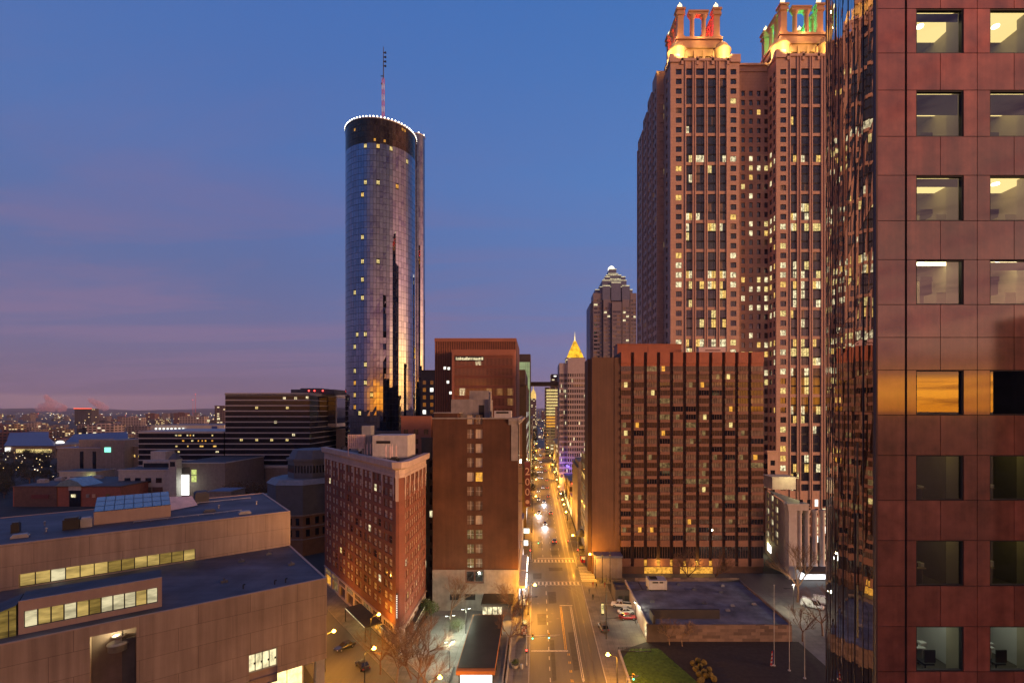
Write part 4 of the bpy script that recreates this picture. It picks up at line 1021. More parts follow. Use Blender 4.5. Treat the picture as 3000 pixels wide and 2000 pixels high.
def crown(cx, cy, z0, tint, light):
    o = []
    b = MB()
    # arcaded drum
    hw_ = 10.2
    for f in range(4):
        a = f * math.pi / 2; O = (cx - hw_ * math.cos(a) + hw_ * math.sin(a), cy - hw_ * math.sin(a) - hw_ * math.cos(a))
        facade([], b, O, a, 2 * hw_, z0, z0 + 8.2, [(5.0, 7.6), (8.6 + .3, 11.2 + .3), (12.8, 15.4)][0:3], [(z0 + 1.2, z0 + 5.0)], .7, lambda i, j: None)
        for k in range(4): b.obox(O, a, 3.5 + k * 4.1, 4.4 + k * 4.1, -.5, -.003, z0, z0 + 7.2)
    b.box(cx - hw_ - .7, cx + hw_ + .7, cy - hw_ - .7, cy + hw_ + .7, z0 + 8.2, z0 + 9.2)
    b.box(cx - hw_ + .5, cx + hw_ - .5, cy - hw_ + .5, cy + hw_ - .5, z0 + 9.2, z0 + 12.6)
    b.box(cx - hw_ - .1, cx + hw_ + .1, cy - hw_ - .1, cy + hw_ + .1, z0 + 12.6, z0 + 13.6)
    b.build('crown_drum', ['crown_stone'], tw)
    g = MB()
    for f in range(4):
        a = f * math.pi / 2; O = (cx - hw_ * math.cos(a) + hw_ * math.sin(a), cy - hw_ * math.sin(a) - hw_ * math.cos(a))
        for s in (5.0, 8.9, 12.8):
            g.obox(O, a, s, s + 2.6, .6, .68, z0 + 1.2, z0 + 5.0)
            for k in range(1, 4): g.obox(O, a, s + .65 * k - .06, s + .65 * k + .06, .5, .6, z0 + 1.2, z0 + 5.0, 1)
            for k in range(1, 4): g.obox(O, a, s, s + 2.6, .52, .6, z0 + 1.2 + k, z0 + 1.3 + k, 1)
    g.build('arched_window', ['pane_dark', 'crown_stone'], tw)
    # open belvedere: corner piers, columns between, an entablature that follows each
    p = MB(); pb = z0 + 13.4; ph_ = 11.4; r = 8.0
    for sx in (-1, 1):
        for sy in (-1, 1):
            x, y = cx + sx * r, cy + sy * r
            p.box(x - 1.35, x + 1.35, y - 1.35, y + 1.35, pb, pb + ph_ - 1); p.box(x - 1.9, x + 1.9, y - 1.9, y + 1.9, pb + ph_ - 1, pb + ph_); p.box(x - 1.6, x + 1.6, y - 1.6, y + 1.6, pb + ph_, pb + ph_ + 1.2); p.box(x - 2.1, x + 2.1, y - 2.1, y + 2.1, pb + ph_ + 1.2, pb + ph_ + 2); p.box(x - 1.7, x + 1.7, y - 1.7, y + 1.7, pb, pb + 1.2)
            p.prism([(x - 1.5, y - 1.5), (x + 1.5, y - 1.5), (x + 1.5, y + 1.5), (x - 1.5, y + 1.5)], pb + ph_ + 2, pb + ph_ + 3.1, taper=(x, y, .5))
    for f in range(4):
        a = f * math.pi / 2; ca, sa2 = math.cos(a), math.sin(a)
        for s in (-2.6, 2.6):
            x, y = cx + ca * s + sa2 * r, cy + sa2 * s - ca * r
            p.lathe(x, y, [(1.15, pb), (1.0, pb + .8), (.95, pb + ph_ - 2), (1.5, pb + ph_ - 1.2), (1.6, pb + ph_ - .6), (.01, pb + ph_ - .6)], 12)
        p.obox((cx + sa2 * (r + 1.2), cy - ca * (r + 1.2)), a, -4.3, 4.3, 0, 2.2, pb + ph_ - .6, pb + ph_ + .5); p.obox((cx + sa2 * (r + 1.2), cy - ca * (r + 1.2)), a, -4.5, 4.5, -.4, 2.6, pb + ph_ + .5, pb + ph_ + 1.2)
    p.box(cx - r - 1, cx + r + 1, cy - r - 1, cy + r + 1, pb - .02, pb + .3)
    p.build('belvedere', ['crown_stone'], tw)
    core = MB(); core.prism([(cx + 4.2 * math.cos(k * math.pi / 4 + .39), cy + 4.2 * math.sin(k * math.pi / 4 + .39)) for k in range(8)], pb + .3, pb + 3.4, taper=(cx, cy, .55)); core.build('belvedere_floor', ['crown_stone'], tw)
    for sx in (-1, 1):
        for sy in (-1, 1):
            x, y = cx + sx * r, cy + sy * r
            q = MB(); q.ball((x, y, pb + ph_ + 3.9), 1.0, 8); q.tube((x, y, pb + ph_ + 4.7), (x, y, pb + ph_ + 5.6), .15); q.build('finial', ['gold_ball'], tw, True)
    for sx in (-1, 1):
        for sy in (-1, 1):
            x, y = cx + sx * 9.9, cy + sy * 9.9
            q = MB(); q.lathe(x, y, [(3.6, z0 - 1), (3.6, z0 + 6.6), (4.0, z0 + 6.8), (4.0, z0 + 7.3), (3.4, z0 + 7.4), (3.2, z0 + 8.4), (2.4, z0 + 9.8), (1.1, z0 + 10.6), (.7, z0 + 10.8), (.6, z0 + 11.8), (.01, z0 + 12.2)], 18)
            q.build('corner_drum', ['crown_stone'], tw, True)
    warm = (1, .6, .14)
    warm = (1, .70, .2)
    for x, pw in ((-9.9, 20000), (9.9, 20000), (0, 7000)):
        lamp('floodlight', 'SPOT', (cx + x, cy - 20.5, z0 + 3.4), pw, warm, tw, .5, 66, (R(95), 0, 0))
    for y in (-9.9, 9.9):
        lamp('floodlight', 'SPOT', (cx - 20.5, cy + y, z0 + 3.4), 17000, warm, tw, .5, 66, (R(93), 0, -math.pi / 2))
    for x, y in ((cx - 11.5, cy - 11.5), (cx + 11.5, cy - 11.5), (cx, cy - 12.2), (cx - 12.5, cy)):
        lamp('floodlight', 'POINT', (x, y, pb + .6), 1000, (1, .5, .16), tw, .4)
    lamp('coloured_light', 'POINT', (cx, cy - 2.5, pb + 4.6), light, tint, tw, .5)
    lamp('coloured_light', 'POINT', (cx, cy + 3.5, pb + 7), light, tint, tw, .5)
crown(tx(1614), TY + 14.5, TT - .3, (1, .03, .04), 4800)
crown(RX0 + (tx(1614) - LX0), TY + 14.5, TT + 1.7, (.02, 1, .25), 5200)
# low stone wing of the skyscraper by the hotel's right edge
lo = MB(); facade(Ww := [], lo, (X(1757, 214), 211.5), 0, RX0 - X(1757, 214), 0, Z(1038, 212), [(1.2, 3.2)], rowsz(10, 4.2, 6, 2.2), .4, lambda i, j: 'pane_dark'); lo.box(X(1757, 214) - .4, RX0 - .01, 211.1, 212.9, Z(1038, 212), Z(1034, 212)); lo.build('low_wing', ['rose_trim'], tw)
emit(tw, Ww, frame='frame_dark')

# ================================================================ cylindrical mirror-glass hotel tower
cy_ = empty('cylinder_tower', (X(876, 340), 340, 0), 'round mirror-glass hotel tower with a ring of roof lights and a mast', 'skyscraper')
CXW, CYW, RW, ZT = X(876, 340), 340.0, 23.25, 242.4
NS, FHW = 72, 3.9
rw = random.Random(2)
gm = MB(); mm = MB(); dark = MB(); cap = MB(); Wc = []
mm.lathe(CXW, CYW, [(RW - .10, 0), (RW - .10, ZT)], NS)
mm.lathe(CXW, CYW, [(RW - .1, ZT), (RW - .6, ZT + .02), (RW - .6, ZT - 1), (.01, ZT - 1)], NS)
zb0, zb1 = Z(328, 317), Z(277, 317)
litset = {}
for px, py in ((822, 327), (845, 337), (860, 326), (868, 337), (893, 337), (894, 330), (842, 412), (866, 412), (840, 441), (840, 450), (838, 545), (840, 598), (838, 640), (822, 671), (840, 678), (868, 598), (824, 772), (846, 772), (822, 850), (822, 880), (822, 910), (845, 880), (858, 905), (822, 940), (830, 955), (908, 420), (930, 350), (820, 800), (846, 835)):
    s = max(-.98, min(.98, (px - 876) / 77.5)); th = math.asin(s)
    ang = -math.pi / 2 - math.atan2(-CXW, CYW) * -1 + th
    base = math.atan2(-CYW, -CXW)
    k = int(((base + th) % (2 * math.pi)) / (2 * math.pi / NS)); j = int(Z(py, 317) / FHW); litset[(k, j)] = 1
nz = int(ZT / FHW)
for k in range(NS):
    t0, t1 = 2 * math.pi * k / NS, 2 * math.pi * (k + 1) / NS; e = .0030
    for j in range(nz):
        za, zb = j * FHW + .09, (j + 1) * FHW - .09
        if zb > ZT - .1: continue
        dk = zb0 - 1 < (za + zb) / 2 < zb1
        o = [rw.gauss(0, .010) for _ in range(2)] + [rw.gauss(0, .006) for _ in range(2)]
        P = lambda t, z, d: (CXW + (RW + d) * math.cos(t), CYW + (RW + d) * math.sin(t), z)
        tgt = dark if dk else gm
        if (k, j) in litset and not dk:
            tm = (t0 + t1) / 2; w = 2 * RW * math.sin((t1 - t0) / 2) * .88
            Wc.append(((CXW + RW * math.cos(tm), CYW + RW * math.sin(tm), (za + zb) / 2), w, 2.4, tm + math.pi / 2, rw.choice(['lit_warm', 'lit_yellow', 'lit_amber']), 'mull1')); tgt = None
        if tgt is None: continue
        if dk and rw.random() < .05:
            tm = (t0 + t1) / 2; Wc.append(((CXW + (RW + .05) * math.cos(tm), CYW + (RW + .05) * math.sin(tm), (za + zb) / 2), 1.2, 1.6, tm + math.pi / 2, 'lit_amber', 'cross'))
        o = [u * 1.25 for u in o]
        tgt.quad(P(t0 + e, za, o[0]), P(t1 - e, za, o[1]), P(t1 - e, zb, o[1] + o[2]), P(t0 + e, zb, o[0] + o[3]))
# lift shaft cylinder at the back right
SX, SY, SR, SZ = X(957.5, 354), 354.0, 5.7, Z(316, 354)
for k in range(28):
    t0, t1 = 2 * math.pi * k / 28, 2 * math.pi * (k + 1) / 28; e = .004
    for j in range(int(SZ / FHW)):
        za, zb = j * FHW + .05, (j + 1) * FHW - .05
        o = rw.gauss(0, .006); P = lambda t, z, d: (SX + (SR + d) * math.cos(t), SY + (SR + d) * math.sin(t), z)
        gm.quad(P(t0 + e, za, o), P(t1 - e, za, 0), P(t1 - e, zb, 0), P(t0 + e, zb, -o))
mm.lathe(SX, SY, [(SR - .06, 0), (SR - .06, SZ), (.01, SZ)], 28)
mm.build('tower_frame', ['tower_mullion'], cy_); gm.build('glass_skin', ['glass_tower'], cy_); dark.build('crown_band', ['glass_crown'], cy_)
emit(cy_, Wc, frame='tower_mullion')
cap.lathe(CXW, CYW, [(RW + .05, ZT - .5), (RW + .35, ZT - .4), (RW + .35, ZT + .3), (RW - .3, ZT + .35), (RW - .3, ZT - .9)], NS); cap.lathe(SX, SY, [(SR + .02, SZ - .4), (SR + .3, SZ - .3), (SR + .3, SZ + .3), (SR - .3, SZ + .3)], 28); cap.build('roof_rim', ['galvanised'], cy_)
for k in range(64):
    t = 2 * math.pi * k / 64
    if math.sin(t) > .55: continue
    q = MB(); q.ball((CXW + (RW + .1) * math.cos(t), CYW + (RW + .1) * math.sin(t), ZT + .75), .42, 6); q.build('rim_light', ['bulb_white'], cy_, True)
for k in range(8):
    t = 2 * math.pi * (k / 8) - 1.9
    q = MB(); q.ball((SX + SR * math.cos(t), SY + SR * math.sin(t), SZ + .7), .4, 6); q.build('rim_light', ['bulb_white'], cy_, True)
lamp('rim_lamp', 'POINT', (SX - SR - .4, SY - SR - .6, SZ - 1), 500, (1, .75, .35), cy_, .3)
ma = MB(); mx, my = CXW + .6, CYW + 2; mz0, mz1 = ZT - 1, Z(108, 342)
seg = 11
for q in range(seg):
    za = mz0 + (mz1 - mz0) * .66 * q / seg; zb = mz0 + (mz1 - mz0) * .66 * (q + 1) / seg; w = .7
    for sx, sy in ((-1, -1), (1, -1), (1, 1), (-1, 1)): ma.tube((mx + sx * w, my + sy * w, za), (mx + sx * w, my + sy * w, zb), .11, n=4, m=q % 2)
    c = [(-1, -1), (1, -1), (1, 1), (-1, 1)]
    for u in range(4):
        a, b = c[u], c[(u + 1) % 4]; ma.tube((mx + a[0] * w, my + a[1] * w, za), (mx + b[0] * w, my + b[1] * w, zb), .08, n=4, m=q % 2); ma.tube((mx + a[0] * w, my + a[1] * w, zb), (mx + b[0] * w, my + b[1] * w, zb), .09, n=4, m=q % 2)
zt2 = mz0 + (mz1 - mz0) * .66
ma.tube((mx + .2, my, zt2), (mx + .2, my, mz1), .38, .22, n=6, m=2)
for q in range(4): z = zt2 + (mz1 - zt2) * (.38 + .14 * q); ma.box(mx + .3, mx + 1.9, my - .2, my + .2, z, z + .7, 2); ma.box(mx + 1.3, mx + 2.1, my - .4, my + .4, z - .2, z + .9, 2)
ma.box(mx - 1.6, mx + .6, my - .15, my + .15, zt2 + 1.5, zt2 + 2, 2); ma.box(mx - 1.4, mx - .6, my - .4, my + .4, zt2 - 4, zt2 - 3.1, 2)
ma.build('antenna_mast', ['mast_red', 'mast_white', 'black_metal'], cy_)

# ================================================================ towers along the street behind the brown block
mt = empty('brown_rib_tower', (X(1092, 190), 190, 0), 'brown tower of fine vertical ribs with a lower block in front of a taller one', 'building')
MX0, MX1, MYF = X(998, 190), X(1186, 190), 190.0
zb = Z(777, 190)
p = MB(); p.box(MX0, MX1, MYF + .5, MYF + 34, 0, zb); p.build('back_block', ['mart_dark'], mt)
p = MB(); n = 46
for k in range(n): x = MX0 + (MX1 - MX0) * (k + .5) / n; p.box(x - .14, x + .14, MYF + .1, MYF + .5, 30, zb - 1.2)
p.box(MX0, MX1, MYF, MYF + .5, zb - 1.2, zb + .1); p.build('back_ribs', ['mart_brown'], mt)
fx0, fx1, fy = X(1038, 184), X(1183, 184), 184.0; zf_ = Z(803, 184)
p = MB(); p.box(fx0, fx1, fy + .4, MYF + .09, 0, zf_)
p.box(fx0, fx1, fy, fy + .4, zf_ - 2.0, zf_ + .1); p.box(fx0, fx0 + .8, fy, fy + .4, 0, zf_ - 2.0); p.box(fx1 - .8, fx1, fy, fy + .4, 0, zf_ - 2.0)
nr2 = 19; pit = 3.75
for k in range(nr2): p.box(fx0 + .8, fx1 - .8, fy + .25, fy + .4, zf_ - 3.1 - k * pit, zf_ - 2.0 - k * pit)
p.build('front_block', ['mart_brown'], mt)
p = MB(); n = 44
for k in range(n): x = fx0 + .8 + (fx1 - fx0 - 1.6) * (k + .5) / n; p.box(x - .11, x + .11, fy + .02, fy + .25, 0, zf_ - 2.0)
p.build('front_ribs', ['mart_brown'], mt)
Wm = []; rm_ = random.Random(6)
for k in range(nr2):
    z1 = zf_ - 3.1 - k * pit; z0 = z1 - pit + 1.1
    for q in range(11):
        a = fx0 + .8 + (fx1 - fx0 - 1.6) * q / 11; b = a + (fx1 - fx0 - 1.6) / 11
        amber = q >= 6 and 1 <= k <= 10 and rm_.random() < .25
        kk = ('lit_dim' if amber else ('lit_pale' if rm_.random() < .03 else 'pane_band' if q >= 6 else 'pane_brown'))
        Wm.append((((a + b) / 2, fy + .385, (z0 + z1) / 2), b - a, z1 - z0, 0.0, kk, 'plain'))
emit(mt, Wm, frame='frame_brown')
so = MB(); so.box(fx0 + 1.2, fx0 + 11.8, fy - .1, fy + .1, zf_ - 4.2, zf_ - 2.4); so = so.build('roof_sign', ['frame_dark'], mt)
p = MB(); rq = random.Random(1)
x = fx0 + 1.5
while x < fx0 + 11.3: w = rq.uniform(.2, .55); p.box(x, x + w, fy - .16, fy - .1, zf_ - 3.8, zf_ - 2.9 + rq.uniform(-.2, .2)); x += w + .12
p.build('lit_strokes', ['lit_pale'], so)
p = MB(); p.box(MX1 - 18, MX1 - 11, MYF + .02, MYF + .09, zb - 5.2, zb - 4.4); p.build('lit_strip', ['lit_yellow'], mt)
for px, py in ((1019, 848), (1028, 849), (1026, 880), (1032, 905)):
    p = MB(); p.box(X(px, 190), X(px, 190) + .9, MYF + .05, MYF + .09, Z(py, 190), Z(py, 190) + 1); p.build('window', ['lit_white'], mt)

gt = empty('green_glass_tower', (X(1203, 330), 330, 0), 'pale green glass tower with a dark top behind the ribbed tower', 'building')
p = MB(); p.box(X(1186, 330), X(1218, 330), 330.3, 352, 0, Z(826, 330)); p.box(X(1186, 330), X(1218.5, 330), 330, 352, Z(826, 330), Z(813, 330)); p.box(X(1217, 330), X(1218.5, 330), 330, 352, 0, Z(826, 330)); p.build('wall', ['dark_stone'], gt)
gg = MB()
for i in range(6):
    for j in range(24):
        a = X(1186, 330) + .1 + i * 1.5; z = 10 + j * 3.2
        if z + 3 < Z(826, 330): gg.quad((a, 330.2, z), (a + 1.42, 330.2, z), (a + 1.42, 330.2, z + 3.1), (a, 330.2, z + 3.1))
glow('green_room', (.62, .72, .36), .5, .3, .1); gg.build('glass_wall', ['green_room'], gt)
dk = empty('dark_street_block', (-17, 230, 0), 'dark plain block on the left of the street below the footbridge', 'building')
p = MB(); p.box(-32, X(1209, 230), 230, 310, 0, Z(886, 230)); p.box(-32, X(1206, 230), 232, 300, Z(886, 230), Z(848, 230)); p.box(X(1209, 230) - 1, X(1209, 230) + .2, 229.8, 310.2, Z(886, 230), Z(883, 230)); p.build('wall', ['bronze_wall'], dk)
Wd = []; rd = random.Random(9); p = MB()
for k in range(14):
    for j in range(8):
        Wd.append(((X(1209, 230) + .02, 232 + k * 5.5, 14 + j * 5.5), 2.2, 2.4, math.pi / 2, rd.choice(['lit_white', 'lit_pale', 'pane_dark', 'pane_dark', 'pane_dark']), 'plain'))
emit(dk, Wd, far=40)
br = empty('skybridge', (5, 345, 0), 'enclosed footbridge crossing high over the street', 'bridge')
p = MB(); p.box(X(1214, 345), X(1287, 345), 343, 348, Z(886.5, 345), Z(877, 345)); p.build('deck', ['bronze_wall'], br)
p = MB(); p.box(X(1216, 345), X(1285, 345), 342.93, 343, Z(884, 345), Z(880, 345)); p.build('window_band', ['dark_stone'], br)

pu = empty('violet_lit_tower', (X(1314, 330), 330, 0), 'pale tower lit violet from below under the golden pyramid', 'building')
px0, px1 = X(1285, 330), X(1345, 330)
p = MB(); Wp = []; rp = random.Random(12)
xm = X(1304, 330)
facade(Wp, p, (px0, 331.5), 0, xm - px0, 0, Z(833, 330), grid(6, xm - px0, .62), rowsz(9.35, 3.55, 20, 2.2), .3, lambda i, j: ('lit_pale' if rp.random() < .06 else 'pane_dark'))
facade(Wp, p, (xm, 330), 0, px1 - xm, 0, Z(822, 330), grid(10, px1 - xm, .6), rowsz(9.35, 3.55, 20, 2.2), .3, lambda i, j: ('lit_pale' if rp.random() < .06 else 'pane_dark'))
facade(Wp, p, (px0, 360), -math.pi / 2, 28.5, 0, Z(833, 330), grid(8, 28.5, .6), rowsz(9.35, 3.55, 20, 2.2), .3, lambda i, j: ('lit_pale' if rp.random() < .08 else 'pane_dark'))
p.quad((xm, 331.5, 0), (xm, 330, 0), (xm, 330, Z(822, 330)), (xm, 331.5, Z(822, 330))); p.box(px0 + .6, px1, 332.5, 360, 0, Z(833, 330) - .5); p.box(xm + .6, px1, 331, 358, 0, Z(822, 330) - .4)
p.build('wall', ['purple_stone'], pu); emit(pu, Wp)
for x, y, z in ((px0 - 1.5, 326, 20), (px0 + 6, 325, 16)): lamp('violet_floodlight', 'POINT', (x, y, z), 1700, (.22, .15, 1), pu, 1)
py_t = empty('pyramid_tower', (X(1322, 800), 800, 0), 'far tower topped by a glowing golden lattice pyramid', 'skyscraper')
hw3 = X(1341, 800) - X(1322, 800); pc = X(1322, 800)
p = MB(); p.box(pc - hw3 - 2, pc + hw3 + 2, 800, 832, 0, Z(821, 800)); p.build('wall', ['far_tower'], py_t)
p = MB()
zz = Z(821, 800); yc = 816
prof3 = [(hw3, 0), (hw3 * .86, 6), (hw3 * .62, 14), (hw3 * .36, 22), (hw3 * .14, 29)]
for (r0, h0), (r1, h1) in zip(prof3, prof3[1:]):
    p.prism([(pc - r0, yc - r0), (pc + r0, yc - r0), (pc + r0, yc + r0), (pc - r0, yc + r0)], zz + h0, zz + h1, taper=(pc, yc, r1 / r0))
p.build('lattice_pyramid', ['pyramid_glow'], py_t)
p = MB(); p.tube((pc, yc, zz + 28), (pc, yc, zz + 37), 1.2, .5); p.tube((pc, yc, zz + 37), (pc, yc, zz + 44), .4, .1); p.build('spire', ['pyramid_tip'], py_t)
of = empty('bright_office_tower', (X(1268, 560), 560, 0), 'slim office tower with bright golden floors far up the street', 'building')
p = MB(); p.box(X(1252, 560), X(1284, 560), 560.3, 590, 0, Z(889, 560)); p.build('wall', ['far_grey'], of)
for j in range(22):
    z = Z(894, 560) - j * 3.4
    q = MB(); q.box(X(1255, 560), X(1283 if j < 6 else 1275, 560), 560.1, 560.25, z - 1.9, z); q.build('window_band', ['lit_yellow' if j < 9 else ('lit_amber' if j < 13 else 'lit_dim')], of)
of2 = empty('square_top_tower', (X(1274, 700), 700, 0), 'tower with a plain square top behind the bright office floors', 'building')
p = MB(); p.box(X(1265, 700), X(1286, 700), 700, 725, 0, Z(859, 700)); p.build('wall', ['far_tower'], of2); p = MB(); p.box(X(1272, 700), X(1278, 700), 699.8, 700, Z(865, 700), Z(862, 700)); p.build('lit_window', ['lit_white'], of2)
sp_ = empty('domed_spire_tower', (X(1225, 1200), 1200, 0), 'distant slim tower with a lit domed top at the end of the street', 'skyscraper')
c = X(1225, 1200); p = MB(); p.box(c - 7, c + 7, 1200, 1214, 0, Z(915, 1200)); p.build('wall', ['far_tower'], sp_)
p = MB(); p.lathe(c, 1207, [(7, Z(915, 1200)), (6.5, Z(905, 1200)), (4.5, Z(899, 1200)), (2, Z(895, 1200)), (.6, Z(892, 1200)), (.2, Z(883, 1200))], 12); p.build('dome', ['lit_warm'], sp_)

# stepped tower with a lantern, far behind the hotel
su = empty('stepped_crown_tower', (X(1411, 640), 640, 0), 'far pinkish tower whose blue top steps in to a bright lantern', 'skyscraper')
SYF = 640.0
def sx(px): return X(px, SYF)
def sz_(py): return Z(py, SYF)
bays5 = [(1361, 1384, 671, 0), (1386, 1406, 680, -3), (1408, 1432, 685, -5), (1434, 1452, 680, -3), (1454, 1462.5, 671, 0)]
bays5 = [(1363, 1383.5, 672, 2.5), (1386, 1402.5, 688, 0), (1405, 1427, 694, -2.5), (1429.5, 1446, 688, 0), (1448.5, 1463, 672, 2.5)]
p = MB(); Ws_ = []; rs = random.Random(14)
p.box(sx(1360), sx(1462), SYF + 4, SYF + 55, 0, sz_(690))
for a, b, t, dy in bays5:
    facade(Ws_, p, (sx(a), SYF + dy), 0, sx(b) - sx(a), 20, sz_(t), [(.8, (sx(b) - sx(a)) / 2 - .2), ((sx(b) - sx(a)) / 2 + .2, sx(b) - sx(a) - .8)], rowsz(60, 5.2, int((sz_(t) - 64) / 5.2), 2.6), .5, lambda i, j: ('lit_pale' if rs.random() < (.5 if j < 3 else .09) else 'pane_curtain' if rs.random() < .3 else 'pane_dark'))
    for x in (sx(a), sx(b)): p.quad((x, SYF + dy, 20), (x, SYF + 5, 20), (x, SYF + 5, sz_(t)), (x, SYF + dy, sz_(t)))
    p.quad((sx(a), SYF + dy, sz_(t)), (sx(b), SYF + dy, sz_(t)), (sx(b), SYF + 5, sz_(t)), (sx(a), SYF + 5, sz_(t)))
p.build('wall', ['blue_stone'], su); emit(su, Ws_)
p = MB(); p.box(sx(1356), sx(1361), SYF + 5, SYF + 50, 0, sz_(695)); p.build('blue_side', ['roof_blue'], su)
tiers = [(1368, 1455, 662, 6, 54), (1378, 1447, 657, 3, 50), (1384, 1440, 642, 2.8, 46), (1388, 1436, 637, 6, 44), (1394, 1430, 627, 9, 42), (1400, 1424, 622, 12, 40), (1403, 1420, 610, 15, 36)]
p = MB(); q = MB(); zprev = sz_(695)
for a, b, t, d0, d1 in tiers:
    p.box(sx(a), sx(b), SYF + d0, SYF + d1, zprev - 6, sz_(t)); q.box(sx(a), sx(b), SYF + d0 - .3, SYF + d0 - .02, sz_(t) - .6, sz_(t) + .1); zprev = sz_(t)
for a, b, t, d0, d1 in ((1384, 1402, 655, 1, 20), (1429, 1447, 655, 1, 20), (1390, 1402, 633, 4, 20), (1428, 1438, 633, 4, 20), (1404, 1426, 648, .5, 20)):
    p.box(sx(a), sx(b), SYF + d0, SYF + d1, sz_(690), sz_(t)); q.box(sx(a), sx(b), SYF + d0 - .3, SYF + d0 - .02, sz_(t) - .7, sz_(t) + .1)
p.build('stepped_top', ['roof_blue'], su); q.build('edge_light', ['lit_pale'], su)
p = MB(); c = sx(1411); p.lathe(c, SYF + 25, [(4.6, sz_(610)), (4.8, sz_(605)), (3.5, sz_(601)), (1.2, sz_(598)), (.1, sz_(597))], 10); p.build('lantern', ['lit_white'], su)
# ================================================================ pale classical parking block behind the low roof, right
cb = empty('classical_block', (X(1805, 163), 163, 0), 'pale columned block with a flat floodlit roof beside the mirrored bay', 'building')
ax, ay = X(1812, 160), 160.0; bx0, by0 = X(1758, 190), 190.0
cz = Z(1160, 160)
p = MB(); rx = 88.0
# frontage with giant columns, left flank with lit slots
L = rx - ax
p.box(ax, rx, ay + 2.2, ay + 2.4, 4, cz); p.box(ax, ax + 2.7, ay, ay + 2.2, 4, cz - 1.6); p.box(ax - .4, rx, ay - .4, ay + 2.5, cz - 1.6, cz); p.box(ax - .8, rx, ay - .8, ay + 2.5, cz, cz + .6); p.box(ax, rx, ay, ay + 2.2, 0, 4)
d = math.hypot(bx0 - ax, by0 - ay); af = math.atan2(ay - by0, ax - bx0)
W = []
facade(W, p, (bx0, by0), af, d, 0, cz, [(2.0 + k * 6.2, 5.4 + k * 6.2) for k in range(3)], rowsz(7, 2.9, 6, 2.1), .5, lambda i, j: 'lit_dim' if (i + j) % 3 else 'lit_pale')
p.build('wall', ['classical'], cb)
for k in range(1, 5):
    q = MB(); x = ax + 1.4 + k * 2.5; q.lathe(x, ay + 1.0, [(.95, 4), (.9, 4.5), (.78, 5), (.74, cz - 3), (.95, cz - 2.4), (1.0, cz - 1.6)], 14); q.build('column', ['classical'], cb, True)
for k in range(4):
    for j in range(7):
        x = ax + 5.15 + k * 2.5; W.append(((x, ay + 2.15, 6.6 + j * 2.95), 1.1, 2.3, 0.0, ['lit_white', 'lit_pale', 'lit_pale', 'pane_dark'][(k * 3 + j * 5) % 4] if k > 1 else 'pane_dark', 'plain'))
emit(cb, W)
p = MB(); p.poly([(ax - .6, ay - .6, cz + .62), (rx, ay - .6, cz + .62), (rx, 198, cz + .62), (bx0, 198, cz + .62), (bx0, by0, cz + .62)]); p.build('roof', ['roof_pale'], cb)
p = MB(); p.box(X(1774, 188), X(1828, 188), 188, 196, cz + .6, Z(1098, 188)); p.box(X(1773, 188), X(1829, 188), 187.8, 196.2, Z(1098, 188), Z(1095, 188)); p.build('roof_house', ['classical'], cb)
p = MB(); p.tube((X(1833, 183), 183, cz + .6), (X(1833, 183), 183, cz + 7.5), .1); p.box(X(1833, 183) - .4, X(1833, 183) + .1, 182.8, 183.2, cz + 7.4, cz + 7.9); p.build('roof_lamp_post', ['black_metal'], cb)
lamp('roof_lamp', 'POINT', (X(1829, 183), 182.5, cz + 6.5), 2400, (1, .85, .35), cb, .3)
p = MB(); p.box(X(1770, 184), X(1784, 184), by0 - 12.2, by0 - 12.05, 3, 6); p = MB()
q = MB(); q.obox((bx0, by0), af, 3.5, 8.5, -.12, -.02, 2.0, 4.6); q.build('lit_sign', ['screen_white'], cb)
lamp('flank_lamp', 'POINT', (bx0 - 1.5, by0 - 4, 4.0), 500, (1, .85, .35), cb, .3)
p = MB(); p.box(ax + 2, ax + 20, ay - 6, ay - .9, 3.6, 4.4); p.build('entrance_canopy', ['awning_dark'], cb)
p = MB(); p.box(ax + 3, ax + 19, ay - 1.2, ay - .95, .4, 3.4); p.build('entrance_glass', ['shop_white'], cb)

# ================================================================ low tile-walled building with the big flat roof
lb = empty('flat_roof_building', (45, 117, 0), 'low building with a wide grey-blue flat roof and checkered tile parapet', 'building')
lx0, lx1, ly0, ly1, lz = 26.2, 60.5, 117.0, 147.0, 3.9
p = MB(); p.box(lx0, lx1, ly0, ly0 + .35, 0, lz + .1); p.box(lx1 - .35, lx1, ly0 + .35, ly1, 0, lz + .6); p.box(lx0 + 3, lx1 - .35, ly1 - .35, ly1, 0, lz + 1.1); p.build('tile_wall', ['tile_wall'], lb)
p = MB(); p.box(lx0, lx0 + .35, ly0 + .35, ly1, 0, lz + .45); p.build('side_wall', ['classical'], lb)
p = MB(); p.box(lx0 + .35, lx1 - .35, ly0 + .35, ly1 - .35, lz - .3, lz); p.build('roof', ['roof_pale'], lb)
p = MB(); p.box(X(1490, 122), X(1648, 122), 120.5, 121.2, lz, lz + 2.2); p.box(X(1490, 122), X(1490, 122) + .5, 117.3, 120.5, lz, lz + 2.2); p.build('roof_screen', ['awning_dark'], lb)
p = MB(); p.box(lx0 - .2, lx0 + 4.6, ly0 - .25, ly0 - .01, 0, lz + .3); p.build('entrance_surround', ['dark_stone'], lb)
p = MB(); p.box(lx0 - .4, lx0 - .05, ly0 + .6, ly0 + .9, 1.2, 3.4); p.build('wall_light', ['lit_pale'], lb)
lamp('wall_lamp', 'POINT', (lx0 - 1.0, ly0 + 1.2, 2.6), 420, (1, .85, .35), lb, .2)
ac = MB(); a0 = X(1487, 141); a1 = X(1528, 141)
